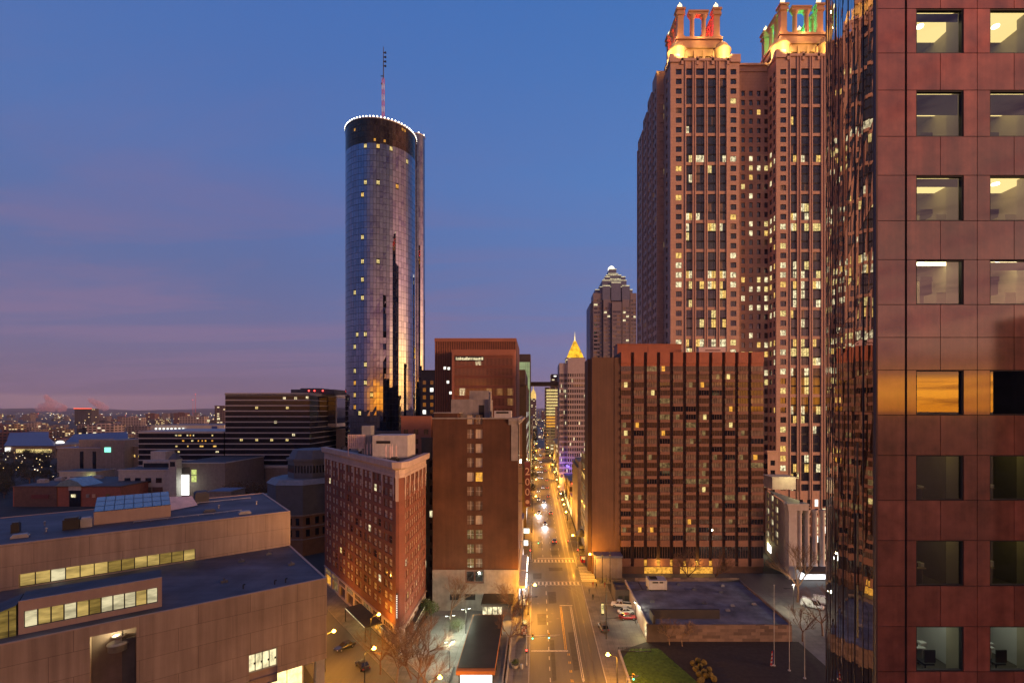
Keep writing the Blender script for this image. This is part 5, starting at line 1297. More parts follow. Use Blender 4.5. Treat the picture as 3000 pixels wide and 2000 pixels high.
ac.box(a0, a1, 139, 143, lz + .35, lz + 2.9); ac.box(a0 + .2, a0 + .6, 139.2, 142.8, lz, lz + .35, 1); ac.box(a1 - .6, a1 - .2, 139.2, 142.8, lz, lz + .35, 1); ac.box(a0 + 1.0, a0 + 2.6, 138.95, 139, lz + 2.2, lz + 2.6, 1); ac.box(a0 + 3.0, a0 + 4.0, 138.95, 139, lz + 2.2, lz + 2.6, 1); ac.box(a0 + .6, a1 - 2.5, 140, 142, lz + 2.9, lz + 3.2, 1)
ac.build('air_unit', ['white_wall', 'groove'], lb)
rn = random.Random(17)
for k in range(10):
    x, y = rn.uniform(30, 58), rn.uniform(123, 144); b = MB(); b.box(x - .5, x + .5, y - .4, y + .4, lz, lz + .35); b.box(x - .3, x + .3, y - .25, y + .25, lz + .35, lz + .5); b.build('roof_vent', ['galvanised' if k % 2 else 'slate_metal'], lb)
# brown service pavilion between the pavement and the flat roof
kp = empty('service_pavilion', (26, 143, 0), 'small brown flat-roofed service pavilion beside the parked pickup', 'pavilion')
p = MB(); p.box(22.2, 30.2, 139.5, 140, 0, 4); p.box(22.2, 22.6, 140, 147, 0, 4); p.box(29.8, 30.2, 140, 147, 0, 4); p.box(22.6, 29.8, 146.6, 147, 0, 4); p.build('wall', ['dark_stone'], kp)
p = MB(); p.box(22.6, 29.8, 140, 146.6, 3.3, 3.6); p.box(26.1, 26.3, 140, 146.6, 3.6, 4.0, 1); p.build('roof', ['roof_dark', 'beige'], kp)
for k in range(4):
    q = MB(); q.box(23 + k * 1.8, 24.2 + k * 1.8, 139.35, 139.49, .2, 2.4); q.build('door', ['black_metal'], kp)

# ================================================================ subway entrance canopy on the plaza
ke = empty('subway_canopy', (-11.9, 95, 0), 'long black-roofed subway entrance canopy with a copper fascia and lit front', 'canopy')
KX0, KX1, KY0, KY1, KZ = -15.6, -8.1, 95.0, 121.0, 4.6
p = MB(); p.box(KX0 + .12, KX1 - .12, KY0 + 1.1, KY1 - .1, KZ + .02, KZ + .12); p.build('roof', ['canopy_black'], ke)
p = MB(); p.box(KX0, KX1, KY0, KY0 + 1.1, KZ - .7, KZ + .05); p.box(KX0, KX0 + .12, KY0 + 1.1, KY1, KZ - .35, KZ + .16); p.box(KX1 - .12, KX1, KY0 + 1.1, KY1, KZ - .35, KZ + .16); p.box(KX0 + .12, KX1 - .12, KY1 - .1, KY1, KZ - .35, KZ + .16); p.build('fascia', ['canopy_copper'], ke)
for y in (96, 104, 112, 120):
    for x in (KX0 + .5, KX1 - .5):
        q = MB(); q.tube((x, y, 0), (x, y, KZ), .14, n=8); q.build('post', ['black_metal'], ke)
p = MB(); p.box(KX0 + .7, KX1 - .7, KY0 + 1.4, KY0 + 1.55, 0, KZ - .8); p.build('lit_front', ['screen_white'], ke)
p = MB()
for k in range(2): p.tube((KX0 + 3 + k * 1.6, KY0 + .9, KZ - .75), (KX0 + 3 + k * 1.6, KY0 + .9, KZ - 1.05), .22)
p.build('downlight', ['black_metal'], ke)
p = MB(); p.box(KX0 + 1, KX0 + 1.12, KY0 + 3, KY1 - 1, 0, 2.6); p.box(KX1 - 1.12, KX1 - 1, KY0 + 3, KY1 - 1, 0, 2.6); p.build('glass_side', ['pale_metal'], ke)
for y in (97.5, 103, 109, 115): lamp('canopy_lamp', 'POINT', ((KX0 + KX1) / 2, y, 4.1), 420, (1, .95, .6), ke, .3)
lamp('canopy_lamp', 'POINT', ((KX0 + KX1) / 2, KY0 + .6, 3.6), 600, (1, .9, .5), ke, .3)
pw = empty('planter_wall', (-6.6, 108, 0), 'long low pale planter wall beside the canopy', 'planter')
p = MB(); p.box(-7.0, -6.7, 97, 118, 0, .9); p.box(-6.3, -6.0, 97, 118, 0, .9); p.box(-6.7, -6.3, 97, 97.3, 0, .9); p.box(-6.7, -6.3, 117.7, 118, 0, .9); p.build('wall', ['kerb_stone'], pw)
p = MB(); p.box(-6.7, -6.3, 97.3, 117.7, .5, .75); p.build('soil', ['mulch'], pw)

# ================================================================ right side of the street, beyond the hotel
ga = empty('parking_deck', (22, 190, 0), 'slim parking deck with diagonal lit ramps seen past the hotel stair', 'building')
p = MB(); p.box(18.6, 27.4, 187, 206, 0, 36)
for k in range(9): p.poly([(18.3, 186.6, 2 + k * 4.0), (18.3, 206, 5.2 + k * 4.0), (18.3, 206, 6.6 + k * 4.0), (18.3, 186.6, 3.4 + k * 4.0)]); p.box(18.3, 27.4, 186.6, 187, 3 + k * 4.0, 4.2 + k * 4)
p.build('deck_wall', ['stucco'], ga)
for k in range(9):
    q = MB(); q.quad((18.55, 206, 3.8 + k * 4.0), (18.55, 187, 3.8 + k * 4.0), (18.55, 187, 5.6 + k * 4.0), (18.55, 206, 5.6 + k * 4.0)); q.build('deck_opening', ['lit_dim' if k % 3 else 'lit_warm'], ga)
tb_ = empty('tall_beige_wall', (22, 232, 0), 'tall windowless beige building lit orange from the street', 'building')
p = MB(); p.box(18.0, 30, 218, 250, 0, Z(1075, 222)); p.box(17.8, 30.2, 217.8, 250.2, Z(1075, 222), Z(1071, 222)); p.build('wall', ['beige'], tb_)
p = MB(); p.box(18.5, 28, 219, 240, Z(1071, 222), Z(1071, 222) + 2.5); p.build('roof_house', ['beige'], tb_)
lowlist = [('low_pink_shop', 'low pinkish shop building with red lights along its roof', 265, 290, 17.6, 30, 16, 'far_pale'), ('white_corner_shop', 'small white shop with a dark upper window beside the beige wall', 252, 263, 17.8, 28, 10, 'white_wall'), ('brick_row_block', 'brick row block further up the right pavement', 296, 320, 17.6, 34, 13, 'far_brick'), ('grey_row_block', 'grey row block beneath the violet tower', 362, 420, 17.4, 44, 17, 'far_grey'), ('brown_row_block', 'brown row block in the distance, right of the street', 430, 520, 17.4, 48, 24, 'far_lit')]
for n, lbl, y0, y1, x0, x1, h, mt_ in lowlist:
    e = empty(n, (x0, y0, 0), lbl, 'building'); p = MB(); p.box(x0, x1, y0, y1, 0, h); p.box(x0 - .3, x1, y0 - .3, y1, h, h + .6); p.build('wall', [mt_], e)
    q = MB(); q.box(x0 - .06, x0 - .01, y0 + 1, y1 - 1, .5, 3.6); q.build('shop_window', ['shop_warm'], e)
    if n.startswith('low_pink'):
        for k in range(3): q = MB(); q.box(x0 + 1 + k * 4, x0 + 3 + k * 4, y0 - .5, y0 - .35, h - 1.2, h - .2); q.build('sign', ['far_red' if k != 1 else 'lit_pale'], e)
        lamp('sign_lamp', 'POINT', (x0 + 3, y0 - 2, h), 900, (1, .12, .08), e, .4)
    if n.startswith('white'): q = MB(); q.box(x0 + 1, x0 + 6, y0 - .06, y0 - .01, 4, 8); q.build('window', ['pane_dark'], e)
# left side, beyond the brown block
for n, lbl, y0, y1, x0, x1, h, mt_ in [('shopfront_block', 'low block with glaring white shopfronts just past the brown brick block', 174, 183, -24, -5.0, 16, 'white_wall'), ('left_row_block', 'dim row block on the left past the footbridge', 362, 440, -40, -5.2, 40, 'far_dark'), ('left_far_block', 'lit block far up the left pavement', 450, 560, -46, -5.4, 26, 'far_lit'), ('left_end_block', 'pale block closing the left side of the street', 580, 760, -60, -6, 44, 'far_grey')]:
    e = empty(n, (x1, y0, 0), lbl, 'building'); p = MB(); p.box(x0, x1, y0, y1, 0, h); p.box(x0, x1 + .4, y0 - .3, y1, h, h + .6); p.build('wall', [mt_], e)
    q = MB(); q.box(x1 + .01, x1 + .06, y0 + .8, y1 - .8, .5, 3.6); q.build('shop_window', ['shop_white' if n.startswith('shop') else 'shop_warm'], e)
for n, lbl, Y0, px0, px1, py0, py1, mt_ in [('lit_marquee', 'square white lit marquee sign over the left pavement', 165, 1203, 1216, 1213, 1224, 'lit_white'), ('small_marquee', 'lower white lit sign box on the left shopfronts', 150, 1203, 1213, 1240, 1252, 'lit_white')]:
    e = empty(n, (X(px0, Y0), Y0, 0), lbl, 'sign'); x0, x1, z0, z1 = X(px0, Y0), X(px1, Y0), Z(py1, Y0), Z(py0, Y0)
    p = MB(); p.box(x0 - .1, x1 + .1, Y0 + .01, Y0 + .5, z0 - .1, z1 + .1); p.box(-5.2, x0, Y0 + .2, Y0 + .3, z1 - .4, z1 - .3); p.build('box', ['black_metal'], e); p = MB(); p.box(x0, x1, Y0 - .05, Y0, z0, z1); p.build('lit_face', [mt_], e)
    lamp('sign_lamp', 'POINT', ((x0 + x1) / 2, Y0 - 1.2, z0), 350, (.9, .92, 1), e, .3)
# bulb-edged theatre canopies along the brown block's street wall
for k, (y0, y1) in enumerate(((140, 152), (154, 170))):
    e = empty('theatre_canopy', (-4, y0, 0), ['canopy edged with bulbs at the street side of the brown block', 'second bulb-edged canopy, further along the brown block'][k], 'canopy')
    p = MB(); p.box(-5.0, -3.2, y0, y1, 4.2, 5.0); p.build('deck', ['white_wall'], e)
    for j in range(int((y1 - y0) / 1.5)):
        q = MB(); q.ball((-3.1, y0 + .7 + j * 1.5, 4.6), .2, 5); q.build('bulb', ['bulb_white'], e)
    p = MB(); p.box(-5.02, -4.96, y0, y1, .4, 3.8); p.build('glass_front', ['shop_white'], e)
    lamp('canopy_lamp', 'POINT', (-3.9, (y0 + y1) / 2, 3.7), 900, (1, .92, .8), e, .4)
bs = empty('bus_shelter', (-2.8, 143, 0), 'dark flat-roofed bus shelter beside the street lamp', 'shelter')
p = MB(); p.box(-4.6, -2.3, 131, 146, 3.0, 3.2); p.build('roof', ['roof_blue'], bs)
for y in (131.5, 138.5, 145.5): q = MB(); q.tube((-4.4, y, 0), (-4.4, y, 3), .06); q.build('post', ['black_metal'], bs)
p = MB(); p.box(-4.5, -4.46, 132, 145, .4, 2.6); p.build('back_panel', ['pane_dark'], bs)
mp = empty('poster_stand', (-3.1, 119, 0), 'poster stand with a coloured panel and a lit round top on the left pavement', 'sign')
p = MB(); p.box(-3.9, -2.3, 118.8, 119.2, .5, 3.2); p.box(-3.2, -3.0, 118.9, 119.1, 0, .5); p.build('frame', ['black_metal'], mp)
p = MB()
cs = ['far_pale']
for i in range(3):
    for j in range(3): p.box(-3.7 + i * .42, -3.32 + i * .42, 118.74, 118.79, .9 + j * .7, 1.5 + j * .7, (i * 2 + j) % 3)
p.build('poster', ['brick_mall', 'sign_letter', 'white_wall'], mp)
p = MB(); p.ball((-2.9, 119, 3.9), .6, 8, sz=.7); p.build('lit_top', ['lit_yellow'], mp, True)

# ================================================================ mid-distance buildings on the left
db = empty('banded_dark_office', (X(517, 350), 350, 0), 'large dark glass office block with thin white floor bands', 'building')
DX0, DX1 = X(517, 350), X(711, 350); DXB = DX1
p = MB(); zt = Z(902, 350); DB1 = 418.0
p.box(DX0, DX1, 350.2, DB1, 16, zt - .4)
p.build('glass_wall', ['pane_band'], db)
q = MB(); nb_ = 14; zb_ = Z(1070, 350); step = (zt - 1.6 - zb_) / 13
for k in range(14):
    z = zb_ + step * k; q.box(DX0 - .1, DX1 + .3, 349.8, 350.19, z, z + .75); q.box(DX1 + .01, DX1 + .35, 350.2, DB1, z, z + .5)
q.box(DX0 - .1, DX1 + .3, 349.8, DB1, zt - 1.9, zt); q.build('floor_bands', ['band_white'], db)
Wd = []
for px, py in ((542 + 212, 1192), (0, 0)): pass
for px, py in ((752, 1194), (842, 1194), (707, 1288), (752, 1288), (796, 1288), (841, 1288), (860, 1273), (610, 1232), (640, 1226), (807, 1236), (833, 1166), (866, 1166), (900, 1164)):
    Wd.append(((X(px / 1.2755, 350), 349.99, Z(py / 1.2755, 350)), 1.9, 1.6, 0.0, 'lit_yellow' if py in (1194, 1288) else 'lit_pale', 'cross'))
emit(db, Wd)
p = MB(); p.box(DX0 - 1, DX1 + 1, 348, DB1, 0, 13.8); p.box(DX0 - 1.5, DX1 + 1.5, 347.5, DB1, 13.8, 15.6, 1); p.build('podium', ['podium_stone', 'band_white'], db)
p = MB(); x1 = X(795, 400); p.box(DX1 + .4, x1, 380, 416, Z(972, 380), Z(913, 380)); p.build('side_wing', ['pane_blue'], db)
p = MB(); p.box(DX1 + .4, x1 + .4, 379.6, 416.4, Z(980, 380), Z(972, 380)); p.box(DX1 + .4, x1 + .3, 379.6, 416, Z(913, 380), Z(910, 380)); p.box(x1 - .2, x1 + .6, 379.5, 380, Z(980, 380), Z(910, 380)); p.build('wing_band', ['band_white'], db)
p = MB(); p.box(X(772, 385), X(802, 385), 385, 410, 0, Z(985, 385)); p.build('side_wall', ['beige'], db)
p = MB(); p.box(X(668, 370), X(768, 370), 370, 395, zt - .3, Z(894, 370)); p.box(X(690, 372), X(735, 372), 372, 390, Z(894, 370), Z(891, 370)); p.build('roof_plant', ['roof_dark'], db)
for px in (710, 723, 742): q = MB(); q.ball((X(px, 370), 369.5, Z(897, 370)), .5, 5); q.build('beacon', ['beacon_red'], db)
d2 = empty('low_banded_office', (X(420, 352), 352, 0), 'lower dark office wing with the same white bands, left of the large one', 'building')
e0, e1 = X(318, 352), X(514, 352); zt2 = Z(990, 352)
p = MB(); p.box(e0, e1, 352.2, 400, 10, zt2 - .2); p.build('glass_wall', ['pane_band'], d2)
q = MB()
for k in range(8): z = zt2 - 1.5 - 3.9 * k; q.box(e0 - .1, e1, 351.8, 352.19, z, z + .8)
q.box(e0 - .2, e1 + .4, 351.7, 400, zt2 - .9, zt2); q.build('floor_bands', ['band_white'], d2)
Wd = []; rd = random.Random(5)
for k in range(26): Wd.append(((rd.uniform(e0 + 25, e1 - 3), 351.99, zt2 - 1.5 - 3.9 * rd.randint(0, 3) - 1.4), rd.uniform(.6, 1.5), 1.0, 0.0, rd.choice(['lit_warm', 'lit_amber', 'lit_pale', 'lit_yellow']), 'plain'))
emit(d2, Wd)
def simple(name, label, cat, x0, x1, y0, y1, z0, z1, mt_, cap_='band_white', cornice=.4, roof=None):
    e = empty(name, ((x0 + x1) / 2, y0, 0), label, cat)
    p = MB(); p.box(x0, x1, y0, y1, z0, z1 - .5); p.build('wall', [mt_], e)
    q = MB(); q.box(x0 - cornice, x1 + cornice, y0 - cornice, y1 + cornice, z1 - .5, z1); q.build('parapet', [cap_], e)
    if roof: q = MB(); q.box(x0 + .5, x1 - .5, y0 + .5, y1 - .5, z1, z1 + .1); q.build('roof', [roof], e)
    return e
# hall with slot windows and a small green lit sign
e = simple('slot_window_hall', 'beige hall with tall dark slot windows and a small green lit sign', 'building', X(168 / 1.0, 400) - 13, X(285, 400), 400, 440, 0, Z(1028, 400), 'beige', roof='roof_blue')
for px in (184, 213, 245, 271):
    q = MB(); q.box(X(px / 1.0, 400), X(px + 8, 400), 399.8, 399.99, 6, Z(1036, 400)); q.build('slot_window', ['pane_dark'], e)
q = MB(); q.box(X(168, 400), X(218, 400), 405, 418, Z(1028, 400), Z(1010, 400)); q.build('roof_block', ['beige'], e)
q = MB(); q.box(X(236, 398), X(290, 398), 396, 420, 0, Z(1010, 398)); q.build('tower_block', ['beige'], e)
q = MB(); q.box(X(240, 395.7), X(254, 395.7), 395.6, 395.9, Z(1038, 396), Z(1027, 396)); q.build('lit_sign', ['sign_green'], e)
q = MB(); q.poly([(X(176, 420), 420, Z(1012, 420)), (X(272, 420), 420, Z(1012, 420)), (X(276, 440), 440, Z(992, 440)), (X(214, 440), 440, Z(996, 440))]); q.build('sloping_roof', ['roof_blue'], e)
e2 = simple('low_side_hall', 'lower dark hall with lamps along its wall, right of the slot-window hall', 'building', X(286, 405), X(324, 405), 405, 430, 0, Z(1024, 405), 'beige', roof='roof_dark')
for k in range(3): q = MB(); q.box(X(298 + 10 * k, 404.8), X(300.5 + 10 * k, 404.8), 404.7, 404.9, 16, 18); q.build('wall_lamp', ['lit_warm'], e2)
e = simple('square_window_house', 'white-walled gallery with a row of square dark windows above the brick mall', 'building', X(136, 335), X(220, 335), 335, 350, 0, Z(1082, 335), 'white_wall', roof='roof_dark')
for k in range(4): q = MB(); q.box(X(142 + 19 * k, 334.8), X(153 + 19 * k, 334.8), 334.75, 334.95, Z(1108, 335), Z(1095, 335)); q.build('window', ['pane_dark' if k < 3 else 'lit_yellow'], e)
lamp('wall_lamp', 'POINT', (X(203, 333), 333, Z(1098, 333)), 500, (.9, 1, .3), e, .3)
e = simple('white_arcade_block', 'long white block with four small square windows above dark shopfronts', 'building', X(272, 300), X(392, 300), 300, 330, 0, Z(1078, 300), 'white_wall', roof='roof_dark')
for k in range(4): q = MB(); q.box(X(286 + 24 * k, 299.8), X(299 + 24 * k, 299.8), 299.75, 299.95, Z(1108, 300), Z(1097, 300)); q.build('window', ['pane_dark'], e)
for k in range(4): q = MB(); q.box(X(275 + 25 * k, 299.8), X(298 + 25 * k, 299.8), 299.7, 299.9, 1, Z(1118, 300)); q.build('shop_bay', ['brown_mall' if k % 2 else 'dark_stone'], e)
q = MB(); q.box(X(328, 312), X(390, 312), 312, 322, Z(1078, 300), Z(1058, 312)); q.box(X(346, 318), X(380, 318), 318, 326, Z(1058, 312), Z(1036, 318)); q.build('roof_house', ['white_wall'], e)
q = MB(); q.box(X(330, 311.9), X(388, 311.9), 311.8, 311.95, Z(1073, 312), Z(1063, 312)); q.build('loggia', ['pane_dark'], e)
e = empty('steeple_tower', (X(397, 296), 296, 0), 'slim white bell tower with a pointed green roof', 'tower')
x0, x1 = X(387.5, 296), X(405, 296); zt = Z(1056, 296)
q = MB(); q.box(x0, x1, 296, 300.5, 0, zt); q.box(x0 - .3, x1 + .3, 295.7, 300.8, Z(1076, 296), Z(1074, 296)); q.box(x0 - .3, x1 + .3, 295.7, 300.8, zt, zt + .4); q.build('shaft', ['white_wall'], e)
q = MB(); q.box(x0 + .8, x1 - .8, 295.85, 295.98, Z(1071, 296), Z(1060, 296)); q.build('belfry_opening', ['pane_dark'], e)
q = MB(); q.prism([(x0 - .2, 295.8), (x1 + .2, 295.8), (x1 + .2, 300.7), (x0 - .2, 300.7)], zt + .4, Z(1041, 296), taper=((x0 + x1) / 2, 298.2, .3)); q.tube(((x0 + x1) / 2, 298.2, Z(1041, 296)), ((x0 + x1) / 2, 298.2, Z(1034, 296)), .25, .05); q.build('roof', ['slate_metal'], e)
e = simple('beige_store', 'plain beige store with a tall glaring white screen', 'building', X(405, 302), X(517, 302), 302, 345, 0, Z(1062, 302), 'podium_stone', roof='roof_dark')
q = MB(); q.box(X(417.5, 301.8), X(434, 301.8), 301.6, 301.85, Z(1136, 302), Z(1090, 302)); q.build('lit_screen', ['screen_white'], e)
q = MB(); q.box(X(412, 301.9), X(436, 301.9), 301.86, 301.98, Z(1139, 302), Z(1072, 302)); q.build('screen_surround', ['dark_stone'], e)
for z0, z1 in ((1090, 1078), (1106, 1092)): q = MB(); q.box(X(440, 301.8), X(451, 301.8), 301.7, 301.9, Z(z0, 302), Z(z1, 302)); q.build('window', ['lit_greenish'], e)
lamp('screen_lamp', 'POINT', (X(425, 296), 296, 10), 900, (.9, 1, .8), e, 1)
# brick mall in front with the blue gable
e = simple('brick_mall', 'long dim red brick mall with a blue gable over its glass entrance', 'building', X(30, 280), X(277, 280), 280, 320, 0, Z(1116, 280), 'brick_mall', 'brown_mall', roof='roof_dark')
q = MB(); g0, g1 = X(128, 279), X(192, 279); gm_ = (g0 + g1) / 2; gz0, gz1 = Z(1116, 279), Z(1099, 279)
q.poly([(g0, 278.6, gz0), (g1, 278.6, gz0), (g1 - 3, 278.6, gz0 + 2.4), (gm_, 278.6, gz1), (g0 + 3, 278.6, gz0 + 2.4)]); q.quad((g1, 278.6, gz0), (g1, 292, gz0), (gm_, 292, gz1), (gm_, 278.6, gz1)); q.quad((g0, 292, gz0), (g0, 278.6, gz0), (gm_, 278.6, gz1), (gm_, 292, gz1)); q.build('gable', ['skylight_glass'], e)
q = MB(); q.box(X(156, 279), X(184, 279), 279.3, 279.8, Z(1126, 279), Z(1116, 279)); q.build('entrance_lintel', ['white_wall'], e)
q = MB(); q.box(X(157, 279), X(183, 279), 279.5, 279.7, 0, Z(1126.5, 279)); q.build('entrance_glass', ['lit_greenish' if False else 'pane_dark'], e)
q = MB(); q.box(X(162, 279), X(172, 279), 279.3, 279.48, Z(1142, 279), Z(1135, 279)); q.build('lit_sign', ['lit_pale'], e)
q = MB(); q.box(X(30, 279), X(128, 279), 279.6, 279.96, 0, Z(1118, 279)); q.build('dark_bay', ['brown_mall'], e)
q = MB(); q.box(X(70, 279), X(110, 279), 279.4, 279.58, Z(1145, 279), Z(1136, 279)); q.build('wall_sign', ['sign_maroon'], e)
for k, px in enumerate((198, 212, 244)): q = MB(); q.box(X(px, 279.7), X(px + 7, 279.7), 279.5, 279.9, Z(1142, 280), Z(1134, 280)); q.build('wall_poster', [['stucco', 'sign_letter', 'topiary'][k]], e)
rn = random.Random(30)
for k in range(9):
    x = rn.uniform(X(40, 290), X(270, 290)); y = rn.uniform(286, 312); w, h = rn.uniform(1.5, 4), rn.uniform(1, 2.6)
    if g0 - 3 < x < g1 + 3: continue
    q = MB(); q.box(x - w, x + w, y - 1.2, y + 1.2, Z(1116, 280), Z(1116, 280) + h); q.box(x - w * .7, x + w * .7, y - .8, y + .8, Z(1116, 280) + h, Z(1116, 280) + h + .4); q.build('air_unit', [rn.choice(['galvanised', 'white_wall', 'slate_metal'])], e)
e = simple('blue_roof_pavilion', 'small pink pavilion with a bright blue flat roof behind the library', 'pavilion', X(476, 222), X(530, 222), 222, 233, 0, Z(1128, 222), 'beige', 'beige', .2, roof='roof_blue')
# octagonal slate-roofed chapel between the library and the flatiron hotel
e = empty('slate_roof_chapel', (X(700, 190), 190, 0), 'slate-blue many-sided building between the library and the flatiron hotel', 'building')
def ring_pts(cx, cy, r, n=8, a0=.39): return [(cx + r * math.cos(a0 + 2 * math.pi * k / n), cy + r * math.sin(a0 + 2 * math.pi * k / n)) for k in range(n)]
ccx, ccy = X(700, 197), 197.0
q = MB(); q.prism(ring_pts(ccx, ccy, 13), 0, 15.2); q.build('brick_wall', ['chapel_brick'], e)
q = MB(); q.prism(ring_pts(ccx, ccy, 13.2), 15.2, 26.6); q.build('metal_storey', ['slate_metal'], e)
q = MB(); q.prism(ring_pts(ccx, ccy, 13.6), 26.6, 28.4, taper=(ccx, ccy, .86)); q.build('roof_skirt', ['pale_metal'], e)
q = MB(); q.prism(ring_pts(ccx + 3, ccy + 1, 9.2), 28.4, 35.0); q.build('lantern_storey', ['slate_metal'], e)
q = MB(); q.prism(ring_pts(ccx + 3, ccy + 1, 9.8), 35.0, 36.0); q.prism(ring_pts(ccx + 3, ccy + 1, 9.0), 36.0, 39.2, taper=(ccx + 3, ccy + 1, .82)); q.build('roof', ['slate_metal'], e)
q = MB()
for z, r in ((6.0, 13.25), (10.6, 13.25), (15.0, 13.5)): q.prism(ring_pts(ccx, ccy, r), z, z + .45)
q.build('string_course', ['podium_stone'], e)
for f in range(8):
    pts_ = ring_pts(ccx, ccy, 13); a, b = pts_[(f - 1) % 8], pts_[f]
    if (a[1] + b[1]) / 2 > ccy + 4: continue
    ang = math.atan2(b[1] - a[1], b[0] - a[0]); Ls = math.hypot(b[0] - a[0], b[1] - a[1])
    for z in (7.2, 11.6):
        for s in (.18, .52, .8): p = MB(); p.obox(a, ang, Ls * s - .7, Ls * s + .7, -.12, .1, z, z + 2.6); p.build('window', ['pane_dark'], e)
pts_ = ring_pts(ccx + 3, ccy + 1, 9.2)
for f in range(8):
    a, b = pts_[(f - 1) % 8], pts_[f]
    if (a[1] + b[1]) / 2 > ccy + 3: continue
    ang = math.atan2(b[1] - a[1], b[0] - a[0]); Ls = math.hypot(b[0] - a[0], b[1] - a[1])
    for k in range(6): p = MB(); s = Ls * (k + .5) / 6; p.obox(a, ang, s - .3, s + .3, -.1, .1, 30.6, 33.4); p.build('lattice_window', ['pane_dark'], e)
e = empty('glazed_walkway', (X(606, 215), 215, 0), 'short raised walkway with yellow-lit windows behind the library', 'walkway')
q = MB(); q.box(X(566, 215), X(645, 215), 215, 219, 11.5, Z(1136, 215)); q.box(X(590, 215), X(596, 215), 216, 218, 0, 11.5); q.box(X(632, 215), X(638, 215), 216, 218, 0, 11.5); q.build('deck', ['pale_metal'], e)
q = MB(); q.box(X(585, 214.9), X(640, 214.9), 214.85, 214.98, 12.6, 15.4); q.build('window_band', ['lit_greenish'], e)
e = simple('brick_infill_block', 'brown brick block behind the chapel', 'building', X(640, 235), X(760, 235), 236, 260, 0, 17, 'far_brick')
# aquarium-like blue halls far left
e = empty('blue_hall', (X(60, 560), 560, 0), 'low exhibition hall with a blue-grey roof and warm lit glass wall', 'building')
q = MB(); q.box(X(14, 560), X(128, 560), 560, 640, 0, 14); q.build('wall', ['podium_stone'], e)
q = MB(); q.poly([(X(8, 556), 556, 14), (X(124, 556), 556, 14), (X(112, 600), 600, 21), (X(20, 600), 600, 20)]); q.poly([(X(124, 556), 556, 14), (X(138, 560), 560, 6), (X(126, 600), 600, 15), (X(112, 600), 600, 21)]); q.poly([(X(16, 600), 600, 18), (X(112, 600), 600, 19), (X(112, 640), 640, 26), (X(22, 640), 640, 25)]); q.build('roof', ['roof_blue'], e)
q = MB(); q.box(X(36, 559), X(118, 559), 559.2, 559.6, 6, 10); q.build('lit_glass', ['lit_yellow'], e)
q = MB(); q.box(X(12, 559), X(24, 559), 558.6, 559.1, 7.5, 12); q.build('lit_sign', ['lit_white'], e)
e = empty('blue_wedge_hall', (X(190, 600), 600, 0), 'second exhibition hall with a deep blue wedge roof and a white round sign', 'building')
q = MB(); q.box(X(134, 600), X(300, 600), 600, 660, 0, 8); q.build('wall', ['dark_stone'], e)
q = MB(); q.poly([(X(134, 598), 598, 8), (X(300, 598), 598, 8), (X(292, 660), 660, 25), (X(170, 660), 660, 22)]); q.build('roof', ['roof_blue'], e)
q = MB(); q.ball((X(140, 598), 597, 15), 4, 8, sz=.6); q.build('lit_sign', ['lit_white'], e, True)
e = simple('white_convention_hall', 'long white flat convention hall above the banded office wing', 'building', X(346, 600), X(514, 600), 600, 660, 0, Z(976, 600), 'white_wall', roof='roof_pale')
for k in range(8): q = MB(); q.ball((X(358 + k * 9, 598), 598, Z(984, 600)), 1.2, 5); q.build('wall_lamp', ['lit_white'], e)
q = MB(); q.box(X(486, 599), X(498, 599), 599.3, 599.8, Z(987, 600), Z(978, 600)); q.build('panel', ['flag_blue'], e)
e = simple('narrow_apartment_tower', 'narrow dark apartment tower standing left of the banded office', 'building', X(493, 800), X(515, 800), 800, 815, 0, Z(931, 800), 'far_tower', 'far_dark')
e = simple('red_rimmed_tower', 'dark distant slab with a red line along its roof', 'building', X(171, 1800), X(210, 1800), 1800, 1830, 0, Z(938, 1800), 'far_dark', 'far_dark')
q = MB(); q.box(X(170, 1800), X(211, 1800), 1798, 1799.4, Z(938.5, 1800), Z(937, 1800)); q.build('roof_light', ['far_red'], e)
# ================================================================ ground, street, markings
def sheet(name, pts, z, mat, kind='structure'):
    b = MB(); b.poly([(p[0], p[1], z) for p in pts]); return tag(b.build(name, [mat]), kind=kind)
g = MB(); n = 96
ringr = [14000 * math.cos(0)]; g.poly([(14000 * math.cos(2 * math.pi * k / n), 14000 * math.sin(2 * math.pi * k / n), 0) for k in range(n)])
tag(g.build('ground', ['city_ground']), kind='structure')
sheet('main_street', [(-1.6, 40), (14, 40), (14, 1500), (-1.6, 1500)], .008, 'asphalt')
sheet('cross_street', [(-5, 156.5), (-1.6, 156.5), (-1.6, 178), (-5, 178)], .012, 'asphalt')
sheet('side_street', [(14, 156.5), (110, 150), (110, 162), (14, 172)], .012, 'asphalt')
# the diagonal street between the library and the flatiron hotel
dA = lambda s, v: (LC[0] + U2[0] * s + U1[0] * v, LC[1] + U2[1] * s + U1[1] * v)
sheet('diagonal_street', [dA(-60, 2.5), dA(-60, 15), dA(90, 15.0), dA(90, 2.5)], .012, 'asphalt')
def slab(name, pts, z1, mat, top=None):
    b = MB(); b.prism(pts, 0, z1, 0 if top else 0, 1 if top else None); return tag(b.build(name, [mat] + ([top] if top else [])), kind='structure')
PV = .14
slab('plaza_pavement', [(-4.9, 62), (-4.9, 135), (-28.6, 135), (-30.4, 113), (-30.9, 110.3), (dA(12, 20.2)), (dA(-24, 20.2)), (-4.95, 62)][:-1], PV, 'kerb_stone', 'plaza_slabs')
slab('left_pavement', [(-4.9, 40), (-1.75, 40), (-1.75, 156), (-4.9, 156)], PV, 'kerb_stone', 'pavement')
slab('left_pavement', [(-5.1, 178.5), (-1.75, 178.5), (-1.75, 1500), (-5.1, 1500)], PV, 'kerb_stone', 'pavement')
